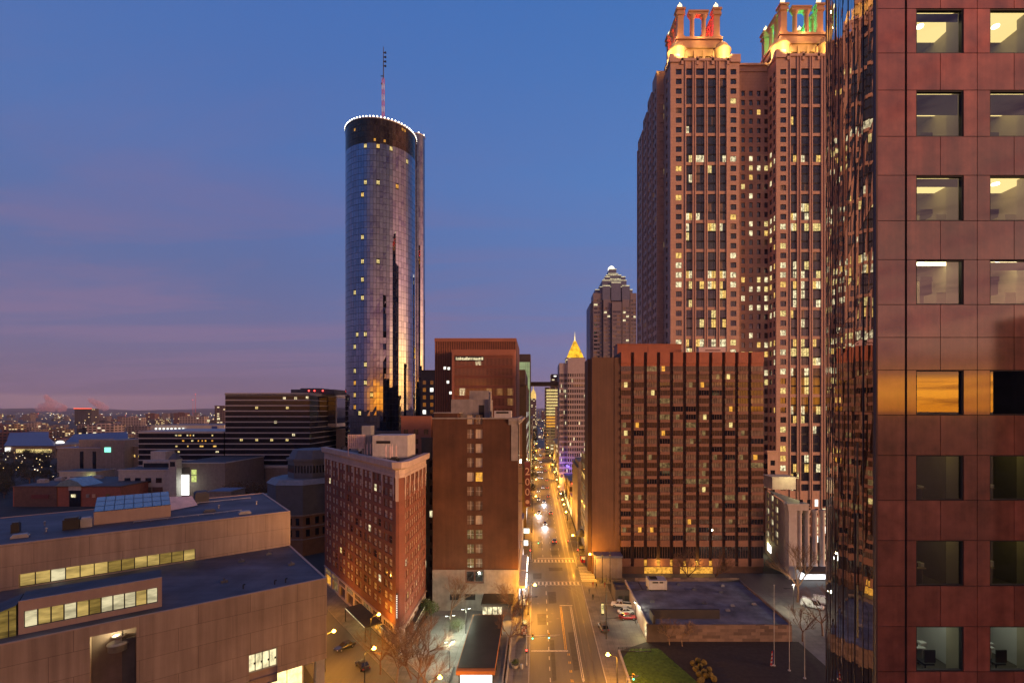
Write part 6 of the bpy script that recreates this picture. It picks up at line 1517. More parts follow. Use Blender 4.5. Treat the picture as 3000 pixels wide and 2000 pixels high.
slab('right_pavement', [(14.15, 40), (18.4, 40), (18.4, 112), (18.4, 156), (14.15, 156)], PV, 'kerb_stone', 'pavement')
slab('right_pavement', [(14.15, 173), (17.3, 173), (17.3, 1500), (14.15, 1500)], PV, 'kerb_stone', 'pavement')
slab('corner_pavement', [(18.45, 138.9), (22, 139), (22, 155), (18.45, 155.9)], PV, 'kerb_stone', 'pavement')
slab('diagonal_pavement', [dA(-20, 15.1), dA(-20, 20), (-31.2, 110.7), (backL[0] - .1, backL[1]), dA(84, 15.1)], PV, 'kerb_stone', 'pavement')
for nm, x0, x1, y0, y1 in (('left_kerb', -1.75, -1.55, 40, 156), ('left_kerb', -1.75, -1.55, 178.5, 1500), ('right_kerb', 13.95, 14.15, 40, 156), ('right_kerb', 13.95, 14.15, 173, 1500)):
    b = MB(); b.box(x0, x1, y0, y1, .0, PV + .012); tag(b.build(nm, ['kerb_stone']), kind='structure')
sheet('parking_lot', [(18.45, 112.2), (26.1, 117), (26.1, 138.9), (18.45, 138.9)], .02, 'pavement')
sheet('forecourt', [(27, 148), (76, 148), (76, 165), (27, 165)], .02, 'asphalt')
sheet('right_yard', [(60.6, 100), (90, 100), (90, 154), (60.6, 148)], .016, 'pavement')
sheet('dark_plaza', [(30, 60), (62, 60), (62, 116.9), (26.2, 116.9), (26.2, 114)], .018, 'mulch')
lw_ = sheet('lawn', [(18.9, 80), (32.5, 80), (32.3, 100), (28.0, 113.6), (21.6, 113.6), (18.9, 109)], .03, 'lawn')
gr = MB(); rn = random.Random(40)
for k in range(9000):
    x, y = rn.uniform(19, 32), rn.uniform(88, 113.4)
    if x > 32.3 - max(0, y - 100) * .3 or x < 18.9 + max(0, y - 109) * .6: continue
    a = rn.uniform(0, 6.28); h = rn.uniform(.08, .2); c, s = math.cos(a) * .05, math.sin(a) * .05
    gr.poly([(x - c, y - s, .03), (x + c, y + s, .03), (x + rn.uniform(-.05, .05), y + rn.uniform(-.05, .05), .03 + h)])
tag(gr.build('grass', ['lawn']), 'short green grass on the small lawn beside the pavement', None, None, 'stuff')
b = MB()
for x0, x1, y0, y1 in ((18.45, 18.85, 80, 112),): b.box(x0, x1, y0, y1, 0, .55)
o = b.build('lawn_wall', ['kerb_stone']); tag(o, 'low pale wall between the right pavement and the lawn', 'wall')
b = MB(); b.box(18.45, 26.0, 112.0, 112.15, 0, .2); b.box(18.45, 26.0, 112.05, 112.1, .75, .82); b.box(18.45, 26, 112.05, 112.1, 1.05, 1.12)
for k in range(9): b.box(18.5 + k * .92, 18.58 + k * .92, 112.03, 112.11, .2, 1.1)
tag(b.build('lot_railing', ['black_metal']), 'thin black railing between the parked cars and the lawn', 'railing')
mk = MB()
def bar(x0, x1, y0, y1, m=0, z=.020): mk.quad((x0, y0, z), (x1, y0, z), (x1, y1, z), (x0, y1, z), m)
y = 60
while y < 137: bar(2.65, 2.85, y, y + 1.6); y += 4.4
for y in (140, 146.5, 153): bar(2.7, 2.9, y, y + 3)
y = 60
while y < 112: bar(6.9, 7.06, y, y + 1.0, 1); bar(7.24, 7.4, y, y + 1.0, 1); y += 3.6
bar(6.4, 6.56, 113, 138, 1); bar(6.74, 6.9, 113, 138, 1); bar(-1.3, 7.1, 112.2, 112.8)
bar(6.4, 10.0, 138.4, 138.8)
for x in (9.2, 9.55): bar(x, x + .15, 100, 138)
y = 60
while y < 100: bar(9.3, 9.5, y, y + 1.4); y += 3.6
# ladder crossings on both sides of the junction and across the side street
for y0, y1 in ((154.6, 157.6), (177.5, 181)):
    bar(-1.4, 13.8, y0, y0 + .22); bar(-1.4, 13.8, y1, y1 + .22)
    for k in range(12): bar(-.9 + k * 1.25, -.35 + k * 1.25, y0 + .4, y1 - .15)
bar(.2, 13.5, 182.4, 183.0)
for k in range(10): bar(14.4, 19.3, 158.2 + k * 1.5, 158.9 + k * 1.5)
for x in (2.2, 5.3, 8.4):
    y = 184
    while y < 420: bar(x, x + .16, y, y + 3); y += 9
tag(mk.build('road_markings', ['paint_white', 'paint_yellow']), kind='structure')
tk = MB()
def rail(pts, w=.11):
    for a, b_ in zip(pts, pts[1:]):
        d = Vector((b_[0] - a[0], b_[1] - a[1])).normalized() * w; tk.quad((a[0] - d.y, a[1] + d.x, .016), (a[0] + d.y, a[1] - d.x, .016), (b_[0] + d.y, b_[1] - d.x, .016), (b_[0] - d.y, b_[1] + d.x, .016))
for x in (10.6, 12.1): rail([(x, 40), (x, 1100)])
for r, c in ((14.5, 0), (16.0, 0)):
    rail([(12.1 - 14.5 + r * math.cos(t), 143 + r * math.sin(t)) for t in [k * .1 for k in range(13)]])
tag(tk.build('tram_rails', ['rail_steel']), kind='structure')
pt = MB()
for x0, x1, y0, y1 in ((.2, 2.4, 126, 133), (3.4, 5.6, 140, 149), (-1.2, 1.5, 160, 166), (4.2, 8.8, 168, 172), (7.8, 9.0, 104, 122), (.6, 2.2, 196, 214), (5.6, 8.0, 186, 193), (3.2, 4.0, 100, 118)): pt.poly([(x0, y0, .012), (x1, y0 + .3, .012), (x1 + .1, y1, .012), (x0 - .1, y1 - .2, .012)])
tag(pt.build('road_patches', ['asphalt_dark']), kind='structure')
# utility covers
cv = MB()
rn = random.Random(50)
for k in range(16):
    x, y = rn.uniform(-.5, 9), rn.uniform(98, 230); cv.poly([(x + .4 * math.cos(t * .785), y + .4 * math.sin(t * .785), .014) for t in range(8)])
tag(cv.build('manhole_covers', ['rail_steel']), kind='structure')

# ================================================================ street lamps
SOD = (1.0, .39, .028)
def make_lamp(label):
    e = empty('street_lamp', (0, 0, 0), label, 'street lamp', 'orange street lamps along the main street')
    p = MB(); p.lathe(0, 0, [(.22, 0), (.2, .5), (.11, .9), (.08, 7.6), (.001, 7.62)], 10); p.tube((0, 0, 7.5), (1.5, 0, 8.1), .06, .05); p.build('pole', ['black_metal'], e)
    p = MB(); p.box(1.2, 2.2, -.17, .17, 8.1, 8.28); p.build('lamp_head', ['black_metal'], e)
    p = MB(); p.ball((1.8, 0, 8.0), .40, 8, sz=.8); p.build('bulb', ['sodium'], e, True)
    return e
lampsL = [(-2.3, 132, 1.3, 'bright orange street lamp on the left kerb before the junction'), (-2.3, 220, 1, 'orange street lamp on the left kerb just past the bright shopfronts'), (-2.3, 267, .6, 'orange street lamp on the left kerb, third up from the junction'), (-2.3, 331, .8, None), (-2.3, 400, .8, None), (-2.3, 470, .8, None), (-2.3, 560, .8, None), (-2.3, 680, .8, None)]
lampsR = [(15.4, 94.5, 1.2, 'orange street lamp by the lawn on the right pavement'), (15.2, 184, .9, 'orange street lamp at the far right corner by the red kiosk'), (19.0, 160, .7, 'orange street lamp at the near right corner by the pedestrians'), (15.2, 226, .5, 'orange street lamp at the foot of the tall beige wall'), (15.2, 244, .4, None), (15.2, 257, .4, None), (15.2, 275, .4, None), (15.2, 300, .45, None), (15.2, 330, .8, None), (15.2, 370, .8, None), (15.2, 420, .8, None), (15.2, 500, .8, None), (15.2, 620, .8, None)]
proto = None
far_lbl = 'far orange street lamp in the glow at the end of the street'
LP_ = 12000
for i, (x, y, k, lbl) in enumerate(lampsL + lampsR):
    o = make_lamp('') if proto is None else copy_tree(proto); proto = proto or o
    rz = 0 if x < 0 else math.pi
    place(o, (x, y, .14), rz, lbl or far_lbl, 'orange street lamps along the main street' if lbl else 'far street lamps')
    sx_ = 1 if x < 0 else -1
    lamp('lamp_light', 'POINT', (x + 1.8 * sx_, y, 7.3), LP_ * k * (1 if y < 480 else 2), SOD, None, .35)['kind'] = 'helper'
# lamps of the diagonal street and the lot: shorter, several out of sight behind the library
for x, y, lbl in ((-44.5, 103.5, 'street lamp at the library corner of the diagonal street'), (-60, 129, 'street lamp on the diagonal street near the chapel'), (-18.8, 86.5, 'street lamp glowing among the bare plaza trees'), (-33.5, 96, 'street lamp at the plaza end of the diagonal street'), (-37.7, 112.0, 'slim street lamp outside the canopy of the flatiron hotel')):
    o = copy_tree(proto); place(o, (x, y, .14), .6 if x < -30 else 0, lbl, 'street lamps of the diagonal street and plaza'); o['category'] = 'street lamp'
    lamp('lamp_light', 'POINT', (x + 1.6, y + .5, 7.2), 5500 if x > -30 else (4800 if x < -40 else 1900), SOD, None, .35)['kind'] = 'helper'
# twin-headed plaza floodlights (white)
pf = None
for i, (x, y) in enumerate(((-18.4, 104), (-20.6, 117), (-17.4, 121))):
    if pf is None:
        pf = empty('plaza_light', (0, 0, 0), '', 'street lamp', 'twin-headed plaza lamps')
        p = MB(); p.tube((0, 0, 0), (0, 0, 6.0), .09, .07, 8); p.box(-1.0, 1.0, -.05, .05, 5.95, 6.05); p.build('pole', ['black_metal'], pf)
        for sx_ in (-1, 1): p = MB(); p.box(sx_ * .8 - .4, sx_ * .8 + .4, -.2, .2, 6.05, 6.2); p.build('lamp_head', ['black_metal'], pf); p = MB(); p.box(sx_ * .8 - .32, sx_ * .8 + .32, -.15, .15, 6.0, 6.045); p.build('lens', ['lamp_white'], pf)
        o = pf
    else: o = copy_tree(pf)
    place(o, (x, y, .14), .3, ['twin-headed plaza lamp nearest the bicycle rack', 'twin-headed plaza lamp beside the lit bush', 'twin-headed plaza lamp next to the canopy roof'][i])
    lamp('lamp_light', 'POINT', (x, y, 5.6), 2500, (.9, 1, .72), None, .3)['kind'] = 'helper'
lamp('lot_light', 'POINT', (25.2, 127, 5.2), 1500, (1, .93, .62), None, .3)['kind'] = 'helper'
lamp('yard_light', 'POINT', (70, 134, 7), 3000, (1, .92, .62), None, .3)['kind'] = 'helper'
e = empty('lot_lamp', (25.4, 127, 0), 'thin lamp post at the edge of the small parking lot', 'street lamp'); p = MB(); p.tube((0 + 25.4, 127, 0), (25.4, 127, 5.6), .07, n=8); p.box(24.9, 25.5, 126.85, 127.15, 5.55, 5.7); p.build('pole', ['black_metal'], e); p = MB(); p.box(25.0, 25.3, 126.9, 127.1, 5.5, 5.545); p.build('lens', ['lamp_white'], e)
e = empty('yard_lamp', (70, 134.5, 0), 'thin lamp post lighting the yard with the white vans', 'street lamp'); p = MB(); p.tube((70, 134.5, 0), (70, 134.5, 7.4), .08, n=8); p.box(69.5, 70.3, 134.2, 134.7, 7.3, 7.5); p.build('pole', ['black_metal'], e); p = MB(); p.box(69.7, 70.1, 134.25, 134.5, 7.25, 7.29); p.build('lens', ['lamp_white'], e)
e = empty('advert_pillar', (17.6, 132, 0), 'slim yellow-lit advertising pillar on the right pavement', 'sign'); p = MB(); p.box(17.2, 18.0, 131.8, 132.2, .14, .5); p.box(17.2, 18.0, 131.8, 132.2, 3.2, 3.4); p.build('frame', ['black_metal'], e); p = MB(); p.box(17.25, 17.95, 131.83, 132.17, .5, 3.2); p.build('lit_panel', ['lit_yellow'], e)

# tall poles, traffic signals
def make_signal(label, reach, heads, red, z=6.2):
    e = empty('traffic_signal', (0, 0, 0), label, 'traffic signal')
    p = MB(); p.lathe(0, 0, [(.2, 0), (.18, .4), (.12, .6), (.1, z + .4), (.001, z + .42)], 8); p.tube((0, 0, z), (reach, 0, z + .3), .09, .05); p.tube((0, 0, z - .6), (reach * .9, 0, z + .1), .03); p.build('mast', ['galvanised'], e)
    for hx in heads:
        zz = z - .1 + .3 * hx / reach
        p = MB(); p.box(hx - .2, hx + .2, -.16, .16, zz - .55, zz + .55); p.build('signal_head', ['paint_yellow'], e)
        for q in range(3):
            on = (q == 0 and red) or (q == 2 and not red)
            if True:
                b_ = MB(); b_.tube((hx, -.17, zz + .35 - q * .35), (hx, -.24, zz + .35 - q * .35), .13, n=10); b_.build('lens', [('signal_red' if red else 'signal_green') if on else 'black_metal'], e)
    p = MB(); p.box(-.2, .2, -.18, .14, 2.6, 3.5); p.build('signal_head', ['black_metal'], e)
    p = MB(); p.tube((0, -.19, 3.3), (0, -.25, 3.3), .15, n=10); p.build('lens', ['signal_red'], e)
    return e
place(make_signal('near traffic signal arm reaching from the left pavement over the stop line', 7.2, (1.3, 4.8), False), (-2.2, 106, .14), 0)
place(make_signal('traffic signal with a red light at the far right of the junction', -5.0, (-3.6,), True), (15.0, 181.5, .14), 0)
place(make_signal('traffic signal at the far left corner of the junction', 4.5, (3.0,), False), (-2.4, 181.0, .14), 0)
place(make_signal('traffic signal by the lawn at the lower right of the street', 2.2, (1.2,), False, 5.0), (16.8, 92, .14), 0)
tall = None
for i, (x, y, h, lbl) in enumerate(((16.6, 118, 15.5, 'tall dark pole beside the grey parked car'), (-3.6, 123, 9, 'dark pole with a long arm on the left pavement'), (20.8, 156.5, 9, 'bare pole at the corner, left one of a pair before the orange entrance'), (23.4, 157.5, 10, 'bare pole at the corner, right one of a pair before the orange entrance'))):
    e = empty('utility_pole', (x, y, 0), lbl, 'pole', 'tall bare poles'); p = MB(); p.tube((x, y, .1), (x, y, h), .14, .09, 8); p.build('pole', ['black_metal'], e)
    if i < 2: p = MB(); s = 3.2; p.tube((x, y, 8 if i else 5.0), (x + s, y, 8.4 if i else 5.3), .06, .04); p.box(x + s - .1, x + s + .6, y - .15, y + .15, 8.35 if i else 5.25, 8.5 if i else 5.4); p.build('arm', ['black_metal'], e)

# ================================================================ flagpoles
fz = [(X(1778, 106), 106, 17.2, 'flagpole with a limp red, white and blue flag, leftmost of three'), (X(1813, 104), 104, 13.6, 'bare flagpole between the flag and the right-hand pole'), (X(1848, 101), 101, 11, 'bare flagpole nearest the mirrored bay')]
for i, (x, y, h, lbl) in enumerate(fz):
    e = empty('flagpole', (x, y, 0), lbl, 'flagpole', 'flagpoles on the dark plaza'); p = MB(); p.tube((x, y, 0), (x, y, h), .09, .045, 8); p.ball((x, y, h + .1), .13, 6); p.lathe(x, y, [(.3, 0), (.3, .15), (.1, .2)], 10); p.build('pole', ['galvanised'], e)
x, y = fz[0][0], fz[0][1]
# the limp flag: a folded sheet of stripes with a dark canton, hung half-way down
fe = empty('flag', (x, y, 4.2), 'limp striped flag hanging low on the left flagpole', 'flag')
NW, NH = 22, 13
zt_, zb_ = Z(1490, 106), Z(1553, 106)
def FPt(u, v):
    w = .62 + .5 * v
    fold = .16 * math.sin(u * 17) * (.3 + u)
    return (x - .08 - u * w * .9 + .06 * math.sin(v * 7), y - .12 + fold, zt_ - v * (zt_ - zb_) * (1 - .12 * u) - u * .55)
st = [MB(), MB(), MB()]
for a in range(NW):
    for b_ in range(NH):
        u0, u1, v0, v1 = a / NW, (a + 1) / NW, b_ / NH, (b_ + 1) / NH
        k = 2 if (b_ < 7 and u0 < .4) else (b_ % 2)
        st[k].quad(FPt(u0, v1), FPt(u1, v1), FPt(u1, v0), FPt(u0, v0))
for q, nm, mt_ in ((0, 'red_stripes', 'flag_red'), (1, 'white_stripes', 'flag_white'), (2, 'canton', 'flag_blue')): st[q].build(nm, [mt_], fe)

# ================================================================ vehicles
def make_car(kind, paint, label, group=None):
    L_, W_, Hh = {'sedan': (4.7, 1.82, 1.45), 'suv': (4.7, 1.9, 1.72), 'pickup': (5.7, 1.95, 1.8), 'van': (5.6, 2.0, 2.35)}[kind]
    e = empty({'sedan': 'parked_car', 'suv': 'parked_car', 'pickup': 'pickup_truck', 'van': 'parked_van'}[kind], (0, 0, 0), label, {'pickup': 'pickup truck', 'van': 'van'}.get(kind, 'car'), group)
    h = L_ / 2; w = W_ / 2; zb = .28
    belt = {'sedan': .92, 'suv': 1.05, 'pickup': 1.12, 'van': 1.2}[kind]
    # lower body lofted through stations from tail (-y) to nose (+y): (y, half width, bottom, shoulder)
    S = {'sedan': [(-h, .78, .45, .82), (-h + .12, .92, .32, .9), (-h + 1.0, 1, zb, .95), (0, 1, zb, .93), (h - 1.2, 1, zb, .88), (h - .25, .94, .3, .74), (h, .76, .4, .62)],
         'suv': [(-h, .84, .48, 1.0), (-h + .1, .95, .35, 1.08), (-h + 1, 1, zb + .05, 1.1), (0, 1, zb + .05, 1.06), (h - 1.1, 1, zb + .05, 1.02), (h - .2, .95, .34, .9), (h, .8, .42, .72)],
         'pickup': [(-h, .92, .5, 1.1), (-h + .06, .97, .4, 1.12), (-h + 1.9, 1, .38, 1.12), (.2, 1, .38, 1.12), (h - 1.3, 1, .36, 1.1), (h - .2, .96, .38, 1.02), (h, .84, .45, .85)],
         'van': [(-h, .93, .4, 1.2), (-h + .06, .98, .34, 1.2), (-h + 1.5, 1, .32, 1.2), (0, 1, .32, 1.2), (h - 1.0, 1, .32, 1.14), (h - .15, .94, .34, .95), (h, .8, .42, .8)]}[kind]
    b = MB(); rings = []
    for y, k, z0, z1 in S:
        ww = w * k; rings.append([(-ww * .9, y, z0), (ww * .9, y, z0), (ww, y, z0 + .16), (ww, y, z1 - .14), (ww * .88, y, z1), (-ww * .88, y, z1), (-ww, y, z1 - .14), (-ww, y, z0 + .16)])
    for r0, r1 in zip(rings, rings[1:]):
        for k in range(8): b.quad(r0[k], r0[(k + 1) % 8], r1[(k + 1) % 8], r1[k])
    b.poly(rings[0][::-1]); b.poly(rings[-1])
    # cabin: glass house with a painted roof and pillars
    C = {'sedan': (-h + .55, -h + 1.35, h - 2.15, h - 1.35), 'suv': (-h + .12, -h + .5, h - 2.1, h - 1.3), 'pickup': (-.35, -.2, 1.1, 1.75), 'van': (-h + .06, -h + .15, h - 1.6, h - .75)}[kind]
    y0, y1, y2, y3 = C; zr = Hh
    a = w * .86; c = w * .70
    base = [(-a, y0, belt - .04), (a, y0, belt - .04), (a, y3, belt - .04), (-a, y3, belt - .04)]; top = [(-c, y1, zr), (c, y1, zr), (c, y2, zr), (-c, y2, zr)]
    if kind == 'van': top = [(-a * .95, y1, zr), (a * .95, y1, zr), (a * .95, y2, zr), (-a * .95, y2, zr)]
    gmb = MB()
    for k in range(4): gmb.quad(base[k], base[(k + 1) % 4], top[(k + 1) % 4], top[k])
    r = [(p[0] * .97, p[1] + (.1 if i < 2 else -.1), zr + .05) for i, p in enumerate(top)]
    b.poly(r)
    for k in range(4): b.quad(top[k], top[(k + 1) % 4], r[(k + 1) % 4], r[k])
    def mixp(p, q, t): return tuple(p[i] + (q[i] - p[i]) * t for i in range(3))
    for k in range(4):
        b.tube(base[k], top[k], .05, n=4)
    for sx_ in (1, 2):
        for t in ((.5,) if kind != 'van' else (.2, .4, .6)):
            i0, i1 = (1, 2) if sx_ == 1 else (0, 3)
            b.tube(mixp(base[i0], base[i1], t), mixp(top[i0], top[i1], t), .045, n=4)
    if kind == 'van':
        for i0, i1 in ((1, 2), (3, 0)):
            p0, p1 = (base[i0], base[i1]); q0, q1 = top[i0], top[i1]
            ta, tb_ = (0, .68) if i0 == 1 else (.32, 1)
            s = .012 if i0 == 1 else -.012
            b.quad(*[(v[0] + s, v[1], v[2]) for v in (mixp(p0, p1, ta), mixp(p0, p1, tb_), mixp(q0, q1, tb_), mixp(q0, q1, ta))])
    if kind == 'pickup':   # open bed
        b.box(-w + .12, w - .12, -h + .15, -.4, 1.10, 1.135, 1)
        b.box(-w + .01, -w + .12, -h + .05, -.4, 1.1, 1.3); b.box(w - .12, w - .01, -h + .05, -.4, 1.1, 1.3); b.box(-w + .12, w - .12, -h + .03, -h + .12, 1.1, 1.3)
    b.build('body', [paint, 'black_metal'], e); gmb.build('window', ['car_glass'], e)
    rw_ = .33 if kind == 'sedan' else .38
    for sx_ in (-1, 1):
        for yy in (h - .95, -h + .95):
            t = MB(); t.tube((sx_ * (w - .2), yy, rw_), (sx_ * (w + .02), yy, rw_), rw_, n=16); wo = t.build('wheel', ['tyre'], e)
            t = MB(); t.tube((sx_ * (w + .0), yy, rw_), (sx_ * (w + .035), yy, rw_), rw_ * .6, n=10); t.build('rim', ['rim'], wo)
        t = MB(); zz = S[-2][3] - .16; t.box(sx_ * w * .72 - .17, sx_ * w * .72 + .17, h - .16, h - .02, zz - .09, zz + .07); t.build('headlight', ['headlight_off'], e)
        t = MB(); zz = S[1][3] - .2; t.box(sx_ * w * .76 - .14, sx_ * w * .76 + .14, -h - .005, -h + .1, zz - .1, zz + .1); t.build('taillight', ['taillight_off'], e)
    return e
place(make_car('pickup', 'car_white', 'white pickup truck parked on the small lot by the flat-roofed building'), (23.6, 137.5, .02), R(75))
place(make_car('sedan', 'car_white', 'white car half hidden behind the dark red one on the small lot'), (24.2, 133.2, .02), R(-80))
place(make_car('sedan', 'car_red', 'dark red car parked against the flat-roofed building'), (23.9, 129.6, .02), R(-88))
place(make_car('suv', 'car_grey', 'grey car parked on the right pavement beside the tall pole'), (16.6, 123.2, .14), R(6))
place(make_car('sedan', 'car_black', 'black car on the diagonal street, nearest the flatiron hotel canopy'), (-44.2, 113.6, .02), R(-38) + math.pi)
place(make_car('sedan', 'car_black', 'black car on the diagonal street closest to the viewer'), (-37.2, 105.3, .02), R(39))
place(make_car('suv', 'car_black', 'dark parked car half out of view at the lower left of the plaza'), (-30.2, 93.0, .02), R(40))
place(make_car('sedan', 'car_white', 'white car parked under the bare trees before the grid hotel'), (56.5, 156.5, .02), R(-75))
place(make_car('sedan', 'car_grey', 'grey car beside the white one before the grid hotel'), (62.5, 156.8, .02), R(-80))
place(make_car('van', 'car_white', 'white van in the yard beside the mirrored bay'), (76.5, 137, .02), R(-130))
place(make_car('van', 'car_white', 'second white van, half hidden behind the mirrored bay'), (81, 139, .02), R(-115))
# traffic up the street: headlights on
pc = make_car('sedan', 'car_silver', '')
for ch in kids(pc):
    if ch.name.startswith('headlight'): ch.data.materials[0] = M['head_white']
    if ch.name.startswith('taillight'): ch.data.materials[0] = M['tail_red']
pc.name = 'car'; pc['category'] = 'car'; pc['group'] = 'cars driving on the main street'
traffic = [(7.3, 205, 0, 'car waiting with red tail lights just past the junction'), (1.1, 262, 1, 'oncoming car with lit headlights in the left lane'), (3.9, 236, 1, 'oncoming car with glaring headlights, nearest on the main street'), (4.2, 292, 1, 'second oncoming car with lit headlights'), (1.0, 330, 1, None), (4.2, 345, 1, None), (4.0, 392, 1, None), (1.2, 430, 1, None), (4.1, 470, 1, None), (7.4, 260, 0, 'car driving away with red tail lights beside the tram rails'), (7.3, 310, 0, None), (7.6, 380, 0, None), (7.4, 440, 0, None), (1.2, 530, 1, None), (4.2, 590, 1, None), (7.4, 560, 0, None), (1.1, 640, 1, None), (1.0, 300, 1, None), (7.2, 345, 0, None), (4.1, 430, 1, None), (1.1, 395, 1, None), (7.5, 480, 0, None), (4.0, 515, 1, None), (1.0, 470, 1, None), (4.1, 690, 1, None), (7.4, 680, 0, None)]
for i, (x, y, onc, lbl) in enumerate(traffic):
    o = pc if i == 0 else copy_tree(pc)
    place(o, (x, y, .02), math.pi if onc else 0, lbl or ('far oncoming car, a point of white light on the street' if onc else 'far car showing red tail lights on the street'), None if lbl else 'far cars on the main street')
    if onc and y < 300: lamp('headlight_beam', 'SPOT', (x, y - 3, .9), 6000, (.95, .95, 1), None, .15, 80, (R(80), 0, math.pi))['kind'] = 'helper'
# food truck and red kiosk at the far right corner
e = empty('kiosk', (17.2, 178, 0), 'dark-roofed kiosk with a red front on the far right corner', 'kiosk'); p = MB(); p.box(15.8, 18.4, 177, 180, .14, 2.6); p.build('wall', ['flag_red'], e); p = MB(); p.box(15.4, 18.8, 176.6, 180.4, 2.6, 2.85); p.box(15.6, 18.6, 182, 186, 3.4, 3.6); p.build('roof', ['awning_dark'], e); p = MB(); p.box(16, 18.2, 176.9, 176.98, 1.2, 2.3); p.build('lit_hatch', ['lit_warm'], e)
e = empty('dark_awning', (17.6, 190, 0), 'dark peaked awning over the right pavement beside the parking deck', 'awning'); p = MB(); p.prism([(15.6, 188), (18.6, 188), (18.6, 196), (15.6, 196)], 6.4, 8.4, taper=(17.3, 192, .3)); p.build('cloth', ['awning_dark'], e); p = MB(); [p.tube((x, y, 0), (x, y, 6.4), .07) for x, y in ((15.8, 188.3), (15.8, 195.7))]; p.build('post', ['black_metal'], e)
# bicycles' rack and bins on the plaza
e = empty('bike_rack', (-17, 101, 0), 'black bicycle rack on the white-lit plaza', 'bicycle rack'); p = MB(); p.box(-17.7, -17.3, 98.5, 104.5, .14, .5); [p.tube((-17.5, 98.8 + k * .9, .5), (-17.5, 98.8 + k * .9, 1.0), .05) for k in range(7)]; p.build('frame', ['black_metal'], e)
def bicycle(x, y, rz, lbl):
    e = empty('bicycle', (x, y, .14), lbl, 'bicycle', None, rz)
    for yy in (-.52, .52):
        p = MB()
        for k in range(16): t0, t1 = k * .3927, (k + 1) * .3927; p.tube((0, yy + .33 * math.cos(t0), .34 + .33 * math.sin(t0)), (0, yy + .33 * math.cos(t1), .34 + .33 * math.sin(t1)), .025, n=4)
        for k in range(6): t = k * 1.047; p.tube((0, yy, .34), (0, yy + .32 * math.cos(t), .34 + .32 * math.sin(t)), .006, n=3)
        o = p.build('wheel', ['tyre']); o.parent = e
    p = MB(); pts_ = {'b': (0, -.05, .3), 's': (0, -.2, .85), 'h': (0, .38, .85), 'r': (0, -.52, .34), 'f': (0, .52, .34)}
    for a, b_ in ('bs', 'bh', 'sh', 'sr', 'br', 'hf'): p.tube(pts_[a], pts_[b_], .03, n=5)
    p.tube((0, .38, .85), (0, .36, 1.02), .025); o = p.build('frame', ['car_silver']); o.parent = e
    p = MB(); p.box(-.07, .07, -.34, -.1, .86, .92); o = p.build('saddle', ['black_metal']); o.parent = e
    p = MB(); p.tube((-.28, .34, 1.02), (.28, .34, 1.02), .025); o = p.build('handlebar', ['black_metal']); o.parent = e
bicycle(-18.3, 101.8, 1.4, 'bicycle leaning at the middle of the rack'); bicycle(-18.2, 99.4, 1.5, 'bicycle at the near end of the rack')
def binn(x, y, lbl):
    e = empty('litter_bin', (x, y, .14), lbl, 'bin'); p = MB(); p.lathe(x, y, [(.25, .14), (.3, .3), (.32, 1.0), (.27, 1.12), (.1, 1.2), (.001, 1.2)], 12); p.build('body', ['galvanised'], e)
binn(-18.6, 98.0, 'pale round litter bin by the bicycle rack'); binn(-3.2, 104.5, 'round litter bin by the planter wall')
pl = empty('round_planter', (-4.6, 105.2, 0), 'round planter with a shrub on the left pavement', 'planter'); p = MB(); p.lathe(-4.6, 105.2, [(.7, .14), (.9, .8), (.95, .85), (.8, .85), (.75, .7), (.001, .7)], 14); p.build('pot', ['kerb_stone'], pl)
rn = random.Random(3); p = MB()
for k in range(260):
    a, r_, z = rn.uniform(0, 6.28), rn.uniform(0, .9), rn.uniform(.8, 1.7); c = Vector((-4.6 + r_ * math.cos(a), 105.2 + r_ * math.sin(a), z)); d = Vector((rn.gauss(0, 1), rn.gauss(0, 1), rn.gauss(0, 1))).normalized() * .12; f_ = d.orthogonal().normalized() * .08; p.quad(c - d, c + f_, c + d, c - f_)
p.build('shrub', ['shrub'], pl)

# ================================================================ people at the corner
def person(x, y, rz, coat, lbl, stride=.18):
    J = {'pel': (0, 0, .95), 'wai': (0, 0, 1.12), 'che': (0, .02, 1.36), 'nek': (0, .02, 1.5), 'hed': (0, .04, 1.62), 'top': (0, .04, 1.74)}
    v = [J[k] for k in ('pel', 'wai', 'che', 'nek', 'hed', 'top')]; ed = [(0, 1), (1, 2), (2, 3), (3, 4), (4, 5)]; rad = [.15, .14, .17, .06, .10, .07]
    for s in (-1, 1):
        i = len(v); v += [(s * .19, .02, 1.42), (s * .24, -.04 * s, 1.15), (s * .24, .1 - .08 * s, .9), (s * .24, .14 - .08 * s, .8)]; ed += [(2, i), (i, i + 1), (i + 1, i + 2), (i + 2, i + 3)]; rad += [.075, .055, .04, .035]
        i = len(v); v += [(s * .09, 0, .88), (s * .1, s * stride * .5 + .03, .5), (s * .1, s * stride, .08), (s * .1, s * stride + .18, .05)]; ed += [(0, i), (i, i + 1), (i + 1, i + 2), (i + 2, i + 3)]; rad += [.1, .07, .05, .045]
    me = bpy.data.meshes.new('person'); me.from_pydata(v, ed, []); o = bpy.data.objects.new('person', me); col.objects.link(o)
    me.materials.append(M[coat]); md = o.modifiers.new('Skin', 'SKIN')
    if me.skin_vertices:
        for k, sv in enumerate(me.skin_vertices[0].data): sv.radius = (rad[k], rad[k] * .85); sv.use_root = (k == 0)
    o.modifiers.new('Smooth', 'SUBSURF').levels = 1
    place(o, (x, y, .14), rz); tag(o, lbl, 'person', 'pedestrians near the junction')
    p = MB(); p.ball((0, .03, 1.67), .115, 8, sz=1.0); h = p.build('hair', ['hair'], None, True); h.parent = o
    p = MB(); p.ball((0, .075, 1.62), .095, 8, sz=1.15); p.box(-.015, .015, .16, .19, 1.6, 1.64); h = p.build('face', ['skin'], None, True); h.parent = o
